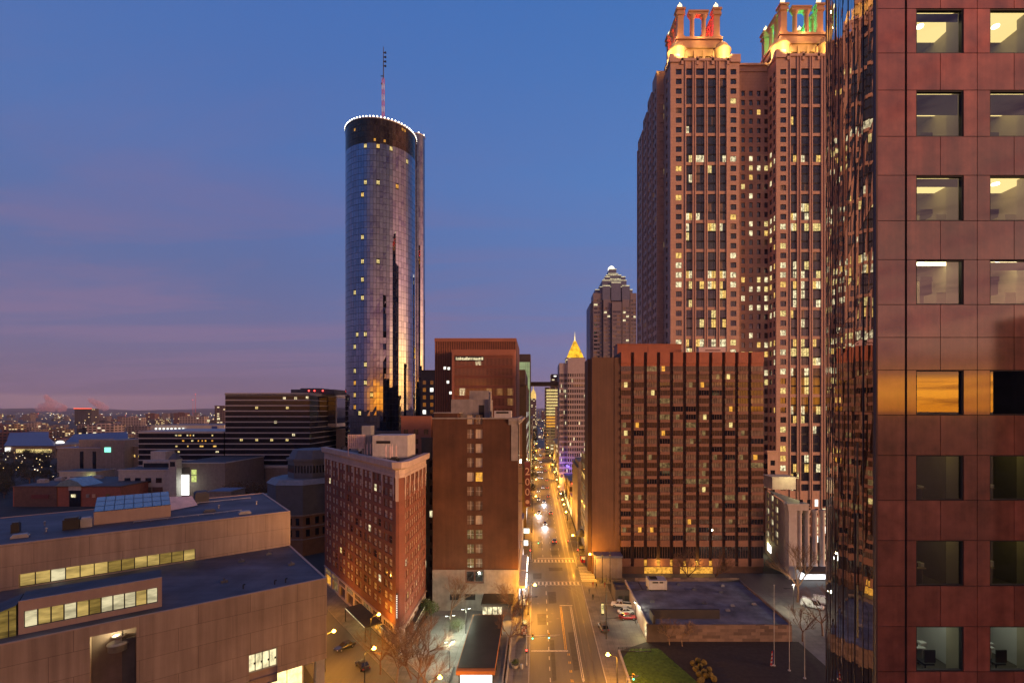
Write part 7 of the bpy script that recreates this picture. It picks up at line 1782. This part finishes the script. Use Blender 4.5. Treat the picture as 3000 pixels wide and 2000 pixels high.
person(17.4, 152.6, .4, 'coat_red', 'person in a red coat standing at the street corner'); person(18.3, 151.5, 2.2, 'coat_black', 'person in a black coat beside the red-coated one'); person(19.6, 153.4, -1, 'coat_grey', 'person in grey near the corner poles'); person(15.6, 146.8, 3.1, 'coat_grey', 'person in grey walking by the kerb before the junction'); person(16.2, 142.2, 0, 'coat_black', 'person in black on the right pavement near the lit pillar'); person(21.0, 152.2, 1.0, 'coat_red', 'person in red beside the bare corner poles'); person(-3.4, 136, 3.0, 'coat_black', 'person in black walking past the dark bus shelter'); person(-3.8, 183, .2, 'coat_grey', 'person in grey outside the glaring shopfronts'); person(16.4, 176.2, 2.5, 'coat_black', 'person in black standing at the red-fronted kiosk'); person(-19.6, 109, .8, 'coat_grey', 'person in grey crossing the white-lit plaza')

# ================================================================ trees
def bare_tree(seed, h=8.0, spread=.55, bark='bark', lv=5, name='bare_tree', label='', group=None):
    rn = random.Random(seed); e = empty(name, (0, 0, 0), label, 'tree', group); tr = MB(); cr = MB()
    def grow(p, d, L, r, lev):
        n = 3 if lev < 2 else 2; q = Vector(p); dd = Vector(d)
        for k in range(n):
            dd = (dd + Vector((rn.gauss(0, .10), rn.gauss(0, .10), .05 + rn.gauss(0, .05)))).normalized(); q2 = q + dd * (L / n)
            ra, rb = r * (1 - .3 * k / n), r * (1 - .3 * (k + 1) / n)
            (tr if lev == 0 else cr).tube(q, q2, ra, rb, 7 if lev == 0 else (5 if lev < 3 else 3), cap=False); q = q2
            if lev > 0 and lev < lv and rn.random() < .55: side(q, dd, L * .6, rb * .6, lev + 1)
        if lev < lv:
            for k in range(rn.choice((2, 3)) if lev else 4): side(q, dd, L * rn.uniform(.62, .82) if lev else h * .3, r * .62, lev + 1, lev == 0)
    def side(q, dd, L, r, lev, wide=False):
        ax_ = Vector((rn.gauss(0, 1), rn.gauss(0, 1), rn.gauss(0, .35))).normalized(); nd = (dd + ax_ * (spread * (1.3 if wide else 1.0))).normalized(); grow(q, nd, L, max(r, .016), lev)
    grow((0, 0, 0), (rn.gauss(0, .04), rn.gauss(0, .04), 1), h * .3, h * .022, 0)
    o = tr.build('trunk', [bark]); o.parent = e; o = cr.build('crown', [bark]); o.parent = e; return e
bt = [('bare tree at the diagonal kerb beside the plaza', -32.5, 102.5, 9, 21, 'bark'), ('bare tree in the middle of the dim plaza side', -25.5, 100.5, 10, 22, 'bark'), ('bare tree nearest the flatiron hotel corner', -27.5, 109.5, 9, 23, 'bark'), ('low bare tree beside the plaza lamp glow', -21.5, 92.0, 8, 24, 'bark'), ('large bare tree at the near corner of the plaza', -28.0, 98.5, 11, 1, 'bark_pale'), ('bare tree glowing orange above the plaza lamp', -23.0, 95.0, 10, 2, 'bark'), ('bare tree beside the plaza lamps', -24.0, 106.5, 9.5, 3, 'bark'), ('bare tree before the white base of the brown block', -22.5, 128, 10, 4, 'bark'), ('bare tree at the street end of the white base', -7.6, 130.0, 9, 5, 'bark'), ('slim bare tree by the planter wall', -6.5, 114.0, 8, 6, 'bark'), ('bare tree leaning over the left pavement', -4.2, 127, 7, 12, 'bark'), ('wide bare tree standing before the lobby of the grid hotel', 47, 153.5, 10.5, 7, 'bark'), ('bare tree between the hotel lobby windows', 55.0, 153.5, 11.5, 8, 'bark'), ('tall bare tree before the pale classical block', 74.5, 141, 15, 31, 'bark'), ('crooked bare tree against the mirrored bay', 69.5, 120, 11, 10, 'bark_pale'), ('small bare tree at the corner of the flat roof', 63, 117, 7.5, 11, 'bark'), ('young bare tree in front of the tile wall', 31.0, 115.2, 5.5, 13, 'bark_pale'), ('second young bare tree in front of the tile wall', 33.8, 114.6, 5.5, 14, 'bark_pale')]
for lbl, x, y, h, sd, bk_ in bt: place(bare_tree(sd, h, label=lbl, bark=bk_), (x, y, .05), sd * 1.3)
def leafy(seed, h, w, mat, label, group=None, n=900, name='leafy_tree'):
    rn = random.Random(seed); e = empty(name, (0, 0, 0), label, 'tree', group); tr = MB(); tr.tube((0, 0, 0), (0, 0, h * .5), h * .03, h * .018, 7)
    lobes = []
    for k in range(7):
        a = rn.uniform(0, 6.28); r = rn.uniform(.1, .5) * w; z = rn.uniform(.4, .85) * h; lobes.append((Vector((r * math.cos(a), r * math.sin(a), z)), rn.uniform(.22, .4) * w)); tr.tube((0, 0, h * .35), tuple(lobes[-1][0]), h * .014, h * .004, 4)
    o = tr.build('trunk', ['bark']); o.parent = e; cr = MB()
    for k in range(n):
        c, r = rn.choice(lobes); d = Vector((rn.gauss(0, 1), rn.gauss(0, 1), rn.gauss(0, .8))).normalized() * (r * rn.uniform(.6, 1.1)); p = c + d; s = h * .022 * rn.uniform(.6, 1.6)
        u = Vector((rn.gauss(0, 1), rn.gauss(0, 1), rn.gauss(0, 1))).normalized() * s; v = u.orthogonal().normalized() * s * .7; cr.quad(p - u, p - v, p + u, p + v)
    o = cr.build('crown', [mat]); o.parent = e; return e
# dark park trees far left, brown trees behind the library, trees at the end of the street
src = [leafy(60 + k, 11, 9, 'leaf_dark', 'dark tree in the unlit park at the far left', 'dark park trees') for k in range(3)]
rn = random.Random(61); first = list(src)
for k in range(64):
    Y_ = rn.uniform(300, 540); pxx = rn.uniform(-40, 132 if Y_ > 350 else 22); o = first.pop() if first else copy_tree(rn.choice(src)); place(o, (X(pxx, Y_), Y_, 0), rn.uniform(0, 6), s=rn.uniform(.7, 1.25))
src = [leafy(80 + k, 9, 8, 'leaf_brown', 'russet tree in the row behind the library roof', 'russet trees behind the library') for k in range(2)]; first = list(src)
for k, pxx in enumerate((528, 548, 566, 585, 603, 622, 640)): o = first.pop() if first else copy_tree(src[k % 2]); place(o, (X(pxx, 258), 258 + (k % 3) * 3, 0), k, s=1.55 + .2 * (k % 2))
src = [leafy(90 + k, 9, 6.5, 'leaf_dark', 'street tree in the glow far up the main street', 'street trees far up the main street') for k in range(2)]; first = list(src)
for k in range(40):
    o = first.pop() if first else copy_tree(src[k % 2]); place(o, (-3.4 if k % 2 else 15.6, 290 + k * 24, .1), k, s=.8 + .1 * (k % 4) + (.35 if k > 18 else 0))
# lit bush and evergreen by the pavilion, topiary balls
o = leafy(99, 3.2, 4.2, 'shrub', 'bush brightly lit by the white plaza lamps', n=1200, name='bush'); o['category'] = 'bush'; place(o, (-19.4, 121.8, .1))
o = leafy(98, 6.5, 4.5, 'shrub', 'small evergreen tree lit between the flatiron hotel and the brown block', n=1200); place(o, (-27.4, 128, .1))
tb = None
for k, (px, py) in enumerate(((1591, 1521), (1603, 1515), (1617, 1520), (1598, 1534), (1608, 1527), (1617, 1541), (1629, 1536), (1605, 1546), (1622, 1550), (1632, 1548), (1612, 1559), (1640, 1558), (1607, 1562))):
    Y_ = 54.4 * F / (py - HY)
    if tb is None:
        tb = empty('topiary_ball', (0, 0, 0), 'clipped round shrub in the cluster at the lawn edge', 'shrub', 'clipped round shrubs at the lawn edge'); rn = random.Random(5); p = MB()
        p.ball((0, 0, .55), .55, 10)
        for q in range(420):
            d = Vector((rn.gauss(0, 1), rn.gauss(0, 1), rn.gauss(0, 1))).normalized(); c = d * rn.uniform(.54, .62) + Vector((0, 0, .55)); u = d.orthogonal().normalized() * .07; v = d.cross(u).normalized() * .05; p.quad(c - u, c - v, c + u, c + v + d * .04)
        o2 = p.build('foliage', ['topiary']); o2.parent = tb; o = tb
    else: o = copy_tree(tb)
    place(o, (X(px, Y_), Y_, .0), k, s=.95 + .12 * ((k * 5) % 4) / 3)
st_ = MB()
for k in range(16): a = X(1636 + k * 12, 97.5); st_.box(a, a + .62, 97.2, 97.8, .02, .14)
tag(st_.build('kerb_edging', ['paint_white']), 'dashed white edging along the near side of the dark plaza', 'edging')
# ================================================================ dusk haze: one closed box of thin even air round camera and scene
def haze(density):
    m, nt, N, L, out = newmat('haze_air'); v = N.new('ShaderNodeVolumePrincipled')
    v.inputs['Color'].default_value = (.6, .64, .85, 1); v.inputs['Density'].default_value = density; v.inputs['Anisotropy'].default_value = 0.0
    L.new(v.outputs[0], out.inputs['Volume']); M['haze_air'] = m; m.cycles.homogeneous_volume = True
    b = MB(); b.box(-14500, 14500, -600, 14500, -1, 420); tag(b.build('haze', ['haze_air']), kind='stuff')
haze(4e-5)
# ================================================================ far city, hills, smoke
rn = random.Random(71)
hb = MB(); n = 120
def hill_h(a, s): return 24 + 20 * math.sin(a * 5 + s) + 12 * math.sin(a * 13 + 2 * s) + 6 * math.sin(a * 31 + s)
for rr, s, k_ in ((9000, 1.0, .9), (11500, 2.6, 1.6)):
    for k in range(n):
        a0, a1 = math.pi * (.02 + 1.1 * k / n), math.pi * (.02 + 1.1 * (k + 1) / n)
        P = lambda a, r_, z: (r_ * math.cos(a), r_ * math.sin(a), z)
        h0, h1 = max(6, 30 + .55 * hill_h(a0 * 3, s)) * k_, max(6, 30 + .55 * hill_h(a1 * 3, s)) * k_
        hb.quad(P(a1, rr - 900, 0), P(a0, rr - 900, 0), P(a0, rr, h0), P(a1, rr, h1)); hb.quad(P(a1, rr, h1), P(a0, rr, h0), P(a0, rr + 900, 0), P(a1, rr + 900, 0))
tag(hb.build('hills', ['hill']), kind='structure')
mats = ['far_brick', 'far_grey', 'far_dark', 'far_pale', 'far_brick', 'far_dark', 'far_grey', 'far_lit']
named = [(26, 1000, 975, 14, 'far_lit', 'yellow floodlit frame tower on the far left'), (130, 985, 985, 30, 'far_lit', 'pale lit hotel box far left'), (300, 1500, 958, 60, 'far_pale', 'pinkish apartment slab in the far middle left'), (412, 1700, 948, 40, 'far_brick', 'rusty brick block on the horizon'), (345, 1900, 950, 36, 'far_brick', 'smaller rusty block on the horizon'), (440, 1400, 956, 70, 'far_pale', 'long pale warehouse left of the apartment tower'), (20, 640, 992, 70, 'far_brick', 'long red brick row at the left edge'), (230, 900, 975, 50, 'far_pale', 'pale flat-roofed depot among the lights')]
for px, Y_, py, w, m_, lbl in named:
    x, z = X(px, Y_), Z(py, Y_); e = empty('distant_building', (x, Y_, 0), lbl, 'building'); p = MB(); p.box(x - w / 2, x + w / 2, Y_, Y_ + 22, 0, z); p.box(x - w / 5, x + w / 6, Y_ + 5, Y_ + 14, z, z + 2.5); p.build('wall', [m_], e)
for k in range(230):
    Y_ = 480 + 3600 * rn.random() ** 1.6; px = rn.uniform(-60, 790) if rn.random() < .9 else rn.uniform(1222, 1290)
    if Y_ < 720 and px < 520: continue
    if Y_ < 460 or (px > 500 and Y_ < 600): continue
    x = X(px, Y_); w = rn.uniform(10, 46); d = rn.uniform(10, 30); h = rn.choice((5, 6, 8, 9, 12, 15, 20)) * (1.6 if Y_ > 2000 else 1)
    if px > 1000: w = rn.uniform(6, 14); h *= 1.5; x += 12 if px > 1255 else -10
    e = empty('distant_building', (x, Y_, 0), 'small low building among the lights of the far city' if px < 1000 else 'small building in the haze at the end of the street', 'building', 'low far buildings' if px < 1000 else 'buildings at the end of the street')
    p = MB(); m_ = rn.choice(mats); p.box(x - w / 2, x + w / 2, Y_, Y_ + d, 0, h); p.box(x - w * .3, x + w * rn.uniform(-.1, .3), Y_ + d * .2, Y_ + d * .6, h, h + 1.6); o = p.build('wall', [m_], e)
lb_ = [MB() for _ in range(5)]; pole = MB()
lm = ['far_warm', 'far_white', 'far_yellow', 'far_red', 'far_green']
def octa(b, c, r):
    b.poly([]) if False else None
    v = [(c[0] + r, c[1], c[2]), (c[0], c[1] + r, c[2]), (c[0] - r, c[1], c[2]), (c[0], c[1] - r, c[2]), (c[0], c[1], c[2] + r), (c[0], c[1], c[2] - r)]
    for i in range(4): j = (i + 1) % 4; b.poly([v[i], v[j], v[4]]); b.poly([v[j], v[i], v[5]])
mb = MB()
for k in range(780):
    t = rn.random(); Y_ = 520 + 6500 * rn.random() ** 2.2
    px = rn.uniform(-40, 800)
    if rn.random() < .12: px = rn.uniform(1222, 1262); Y_ = rn.uniform(700, 2600)
    if px < 135 and 350 < Y_ < 560: continue
    z = rn.uniform(5, 14); r = Y_ * .0006 * rn.choice((.45, .6, .8, 1, 1.5)); kind = rn.choices(range(5), (8, 7, 5, .7, .3))[0]
    i0 = len(mb.m); octa(mb, (X(px, Y_), Y_, z), r)
    for q in range(i0, len(mb.m)): mb.m[q] = kind
for k in range(50):     # lamps of the dark park
    Y_ = rn.uniform(350, 560); px = rn.uniform(-20, 125); i0 = len(mb.m); octa(mb, (X(px, Y_), Y_, rn.uniform(6, 12)), .34 * rn.choice((.6, 1, 1.5)))
    for q in range(i0, len(mb.m)): mb.m[q] = rn.choice((0, 0, 2, 1))
tag(mb.build('city_lights', lm), 'countless small lamps scattered over the far city', None, None, 'stuff')
# string of lights in the street trees and signals far up the street
mb = MB()
for k in range(420):
    Y_ = rn.uniform(260, 1300); sd = rn.random(); x = rn.uniform(-4.5, -1.8) if sd < .45 else rn.uniform(14.3, 17.0); i0 = len(mb.m); octa(mb, (x, Y_, rn.uniform(2.5, 9)), Y_ * .00045 * rn.choice((.7, 1, 1.4)))
    kd = rn.choices(range(5), (8, 3, 2, 2.2, .5))[0]
    for q in range(i0, len(mb.m)): mb.m[q] = kd
tag(mb.build('street_lights', lm), 'mass of small shop and tree lights glowing far up the main street', None, None, 'stuff')
# steam plumes on the horizon
def plume_mat():
    m, nt, N, L, out = newmat('steam'); v = N.new('ShaderNodeVolumePrincipled'); v.inputs['Color'].default_value = (.95, .6, .62, 1); v.inputs['Emission Color'].default_value = (1, .5, .5, 1)
    n_ = noise(nt, .012, posvec(nt), 5); L.new(mathn(nt, 'MULTIPLY', mathn(nt, 'SUBTRACT', n_.outputs['Fac'], .42, clamp=True), .12), v.inputs['Density']); v.inputs['Emission Strength'].default_value = 0
    L.new(v.outputs[0], out.inputs['Volume']); M['steam'] = m
plume_mat()
def plume(lbl, pts_):
    mbd = bpy.data.metaballs.new('steam_plume'); mbd.resolution = 24; mbd.threshold = .3
    for px, py, r in pts_:
        el = mbd.elements.new(); el.co = (X(px, 7000), 7000, Z(py, 7000)); el.radius = r * 7000 / F * 1.5
    o = bpy.data.objects.new('plume_src', mbd); col.objects.link(o); dg = bpy.context.evaluated_depsgraph_get(); dg.update()
    me = bpy.data.meshes.new_from_object(o.evaluated_get(dg)); bpy.data.objects.remove(o); bpy.data.metaballs.remove(mbd)
    me.materials.clear(); me.materials.append(M['steam']); q = bpy.data.objects.new('steam_plume', me); col.objects.link(q); tag(q, lbl, 'smoke')
plume('broad pink steam plume on the horizon, the left and wider one', [(92, 938, 10), (105, 934, 10), (118, 935, 12), (132, 936, 12), (143, 937, 9), (122, 925, 8), (112, 918, 7), (104, 910, 6), (90, 932, 6)])
plume('smaller pink steam plume leaning left on the horizon', [(241, 936, 8), (232, 932, 9), (222, 926, 8), (212, 920, 7), (206, 914, 5)])
for px, py in ((443, 918), (449, 905)):
    e = empty('radio_mast', (X(px, 5200), 5200, 0), 'thin radio mast with a red light on the horizon' if px == 443 else 'taller radio mast with a red light on the horizon', 'mast'); p = MB(); p.tube((X(px, 5200), 5200, 0), (X(px, 5200), 5200, Z(py, 5200)), 2.2, 1.2, 4); p.build('mast', ['mast_red'], e); p = MB(); p.ball((X(px, 5200), 5200, Z(py, 5200)), 4, 5); p.build('beacon', ['far_red'], e)
# ================================================================ dawn sky: pink-violet to the west and north, an orange band where the sun will rise
SUN_PHI = R(62); SUN_EL = R(3.0)
sdir = Vector((math.sin(SUN_PHI), -math.cos(SUN_PHI), 0))
w = bpy.data.worlds.new('World'); sc.world = w; w.use_nodes = True
nt = w.node_tree; N, L = nt.nodes, nt.links; N.clear()
out = N.new('ShaderNodeOutputWorld'); bg = N.new('ShaderNodeBackground'); bg.inputs[1].default_value = .94
tc = N.new('ShaderNodeTexCoord'); sx = N.new('ShaderNodeSeparateXYZ'); L.new(tc.outputs['Generated'], sx.inputs[0])
x, y, z = sx.outputs
el = mathn(nt, 'DIVIDE', mathn(nt, 'ARCSINE', z), math.pi / 2)
hl = mathn(nt, 'SQRT', mathn(nt, 'MAXIMUM', mathn(nt, 'ADD', mathn(nt, 'MULTIPLY', x, x), mathn(nt, 'MULTIPLY', y, y)), 1e-5))
gd = mathn(nt, 'DIVIDE', mathn(nt, 'ADD', mathn(nt, 'MULTIPLY', x, sdir.x), mathn(nt, 'MULTIPLY', y, sdir.y)), hl)
rt = mathn(nt, 'DIVIDE', x, hl)
d = lambda deg: deg / 90.0
left = ramp(nt, el, [(0, (.135, .1, .19)), (d(3), (.15, .112, .23)), (d(7), (.138, .128, .285)), (d(14), (.10, .138, .335)), (d(24), (.078, .158, .42)), (d(40), (.055, .15, .45)), (1, (.03, .08, .3))])
right = ramp(nt, el, [(0, (.26, .195, .36)), (d(5), (.185, .195, .42)), (d(12), (.13, .21, .485)), (d(24), (.09, .215, .53)), (d(40), (.052, .168, .475)), (1, (.03, .08, .3))])
west = mixc(nt, mathn(nt, 'MULTIPLY_ADD', rt, 1.05, .5, clamp=True), left.outputs[0], right.outputs[0])
# thin clouds: noise on a flat layer overhead
cl = N.new('ShaderNodeCombineXYZ'); zz = mathn(nt, 'ADD', mathn(nt, 'MAXIMUM', z, 0.0), .08)
L.new(mathn(nt, 'DIVIDE', x, zz), cl.inputs[0]); L.new(mathn(nt, 'DIVIDE', y, zz), cl.inputs[1])
vm = N.new('ShaderNodeVectorMath'); vm.operation = 'MULTIPLY'; vm.inputs[1].default_value = (.45, 1.7, 1); L.new(cl.outputs[0], vm.inputs[0])
nz_ = noise(nt, .6, vm.outputs[0], 8, .6); nz_.inputs['Distortion'].default_value = .6
cf = ramp(nt, nz_.outputs['Fac'], [(.47, (0, 0, 0)), (.60, (1, 1, 1))])
low = ramp(nt, el, [(0, (.0, .0, .0)), (d(1.5), (.5, .5, .5)), (d(8), (1, 1, 1)), (d(20), (.55, .55, .55)), (d(34), (.0, .0, .0))])
lf = mathn(nt, 'SUBTRACT', .55, mathn(nt, 'MULTIPLY', rt, .9), clamp=True)
fac = mathn(nt, 'MULTIPLY', mathn(nt, 'MULTIPLY', cf.outputs[0], low.outputs[0]), mathn(nt, 'MULTIPLY', lf, .55))
west = mixc(nt, fac, west, (.225, .145, .285))
# the dawn side: bands of cloud and clear glow
nb2 = noise(nt, 2.2, None, 5, .6); vm2 = N.new('ShaderNodeVectorMath'); vm2.operation = 'MULTIPLY'; vm2.inputs[1].default_value = (1.2, 1.2, 9); L.new(tc.outputs['Generated'], vm2.inputs[0]); L.new(vm2.outputs[0], nb2.inputs['Vector'])
el2 = mathn(nt, 'ADD', el, mathn(nt, 'MULTIPLY', mathn(nt, 'SUBTRACT', nb2.outputs['Fac'], .5), .035))
ph8 = R(80); g8 = mathn(nt, 'DIVIDE', mathn(nt, 'ADD', mathn(nt, 'MULTIPLY', x, math.sin(ph8)), mathn(nt, 'MULTIPLY', y, -math.cos(ph8))), hl)
f8 = mathn(nt, 'DIVIDE', mathn(nt, 'SUBTRACT', g8, .80), .15, clamp=True)
el2 = mathn(nt, 'MULTIPLY', el2, mathn(nt, 'SUBTRACT', 1.0, mathn(nt, 'MULTIPLY', f8, .5)))
dawn = ramp(nt, el2, [(0, (3.0, .95, .06)), (d(1.5), (4.2, 1.55, .12)), (d(2.7), (3.8, 1.35, .12)), (d(3.3), (1.3, .46, .16)), (d(4.6), (1.0, .4, .24)), (d(6), (1.3, .6, .42)), (d(10), (.95, .45, .36)), (d(16), (.56, .33, .27)), (d(26), (.27, .2, .22)), (d(45), (.10, .14, .27)), (1, (.03, .08, .3))])
fire = ramp(nt, el, [(0, (4.5, 2.6, .8)), (d(6), (5.4, 3.3, 1.3)), (d(9), (3.0, 1.6, .85)), (d(14), (1.0, .5, .4)), (d(22), (0, 0, 0)), (1, (0, 0, 0))])
nb3 = noise(nt, 5.0, None, 7, .62); nb3.inputs['Distortion'].default_value = .8; vm3 = N.new('ShaderNodeVectorMath'); vm3.operation = 'MULTIPLY'; vm3.inputs[1].default_value = (1.0, 1.0, 8.0); L.new(tc.outputs['Generated'], vm3.inputs[0]); L.new(vm3.outputs[0], nb3.inputs['Vector'])
strk = ramp(nt, nb3.outputs['Fac'], [(.36, (.42, .34, .6)), (.5, (1, .95, 1)), (.64, (1.0, 1.0, 1.0))])
dawn_c = mixc(nt, f8, mixc(nt, 1.0, dawn.outputs[0], strk.outputs[0], 'MULTIPLY'), fire.outputs[0], 'ADD')
gd = mathn(nt, 'DIVIDE', mathn(nt, 'ADD', mathn(nt, 'MULTIPLY', x, math.sin(R(51))), mathn(nt, 'MULTIPLY', y, -math.cos(R(51)))), hl)
g2 = mathn(nt, 'DIVIDE', mathn(nt, 'ADD', gd, .12), .82, clamp=True); g3 = mathn(nt, 'MULTIPLY', mathn(nt, 'MULTIPLY', g2, g2), mathn(nt, 'SUBTRACT', 3.0, mathn(nt, 'MULTIPLY', g2, 2.0)))
sky = mixc(nt, g3, west, dawn_c)
ns = N.new('ShaderNodeTexSky'); ns.sky_type = 'NISHITA'; ns.sun_disc = False; ns.sun_elevation = SUN_EL; ns.sun_rotation = math.pi - SUN_PHI
sky = mixc(nt, 1.0, sky, mixc(nt, 1.0, ns.outputs[0], (.012, .012, .012), 'MULTIPLY'), 'ADD')
L.new(sky, bg.inputs[0]); L.new(bg.outputs[0], out.inputs[0])
sl = bpy.data.lights.new('sun', 'SUN'); sl.energy = 4.2; sl.angle = R(16); sl.color = (1, .47, .25)
so = bpy.data.objects.new('sun', sl); col.objects.link(so)
dv = Vector((sdir.x * math.cos(SUN_EL), sdir.y * math.cos(SUN_EL), math.sin(SUN_EL)))
so.rotation_euler = dv.to_track_quat('Z', 'Y').to_euler(); so.location = (0, 0, 300)
# ================================================================ camera
cd = bpy.data.cameras.new('camera'); cam = bpy.data.objects.new('camera', cd); col.objects.link(cam); sc.camera = cam
cam.location = (0, 0, H); cam.rotation_euler = (math.pi / 2, 0, 0)
cd.sensor_width = 36; cd.lens = F / 2352 * 36; cd.shift_x = (1176 - CX) / 2352; cd.shift_y = (HY - 784) / 2352
cd.clip_start = .5; cd.clip_end = 40000
sc.view_settings.view_transform = 'Standard'; sc.view_settings.look = 'None'; sc.view_settings.exposure = .08; sc.view_settings.gamma = 1
sc.render.engine = 'CYCLES'; cy = sc.cycles
cy.max_bounces = 7; cy.diffuse_bounces = 2; cy.glossy_bounces = 5; cy.transmission_bounces = 4; cy.transparent_max_bounces = 8; cy.volume_bounces = 1
cy.use_denoising = True; cy.sample_clamp_indirect = 4; cy.use_light_tree = True; cy.caustics_reflective = False; cy.caustics_refractive = False
for o in list(sc.objects):
    if o.type == 'MESH' and not o.data.materials: pass
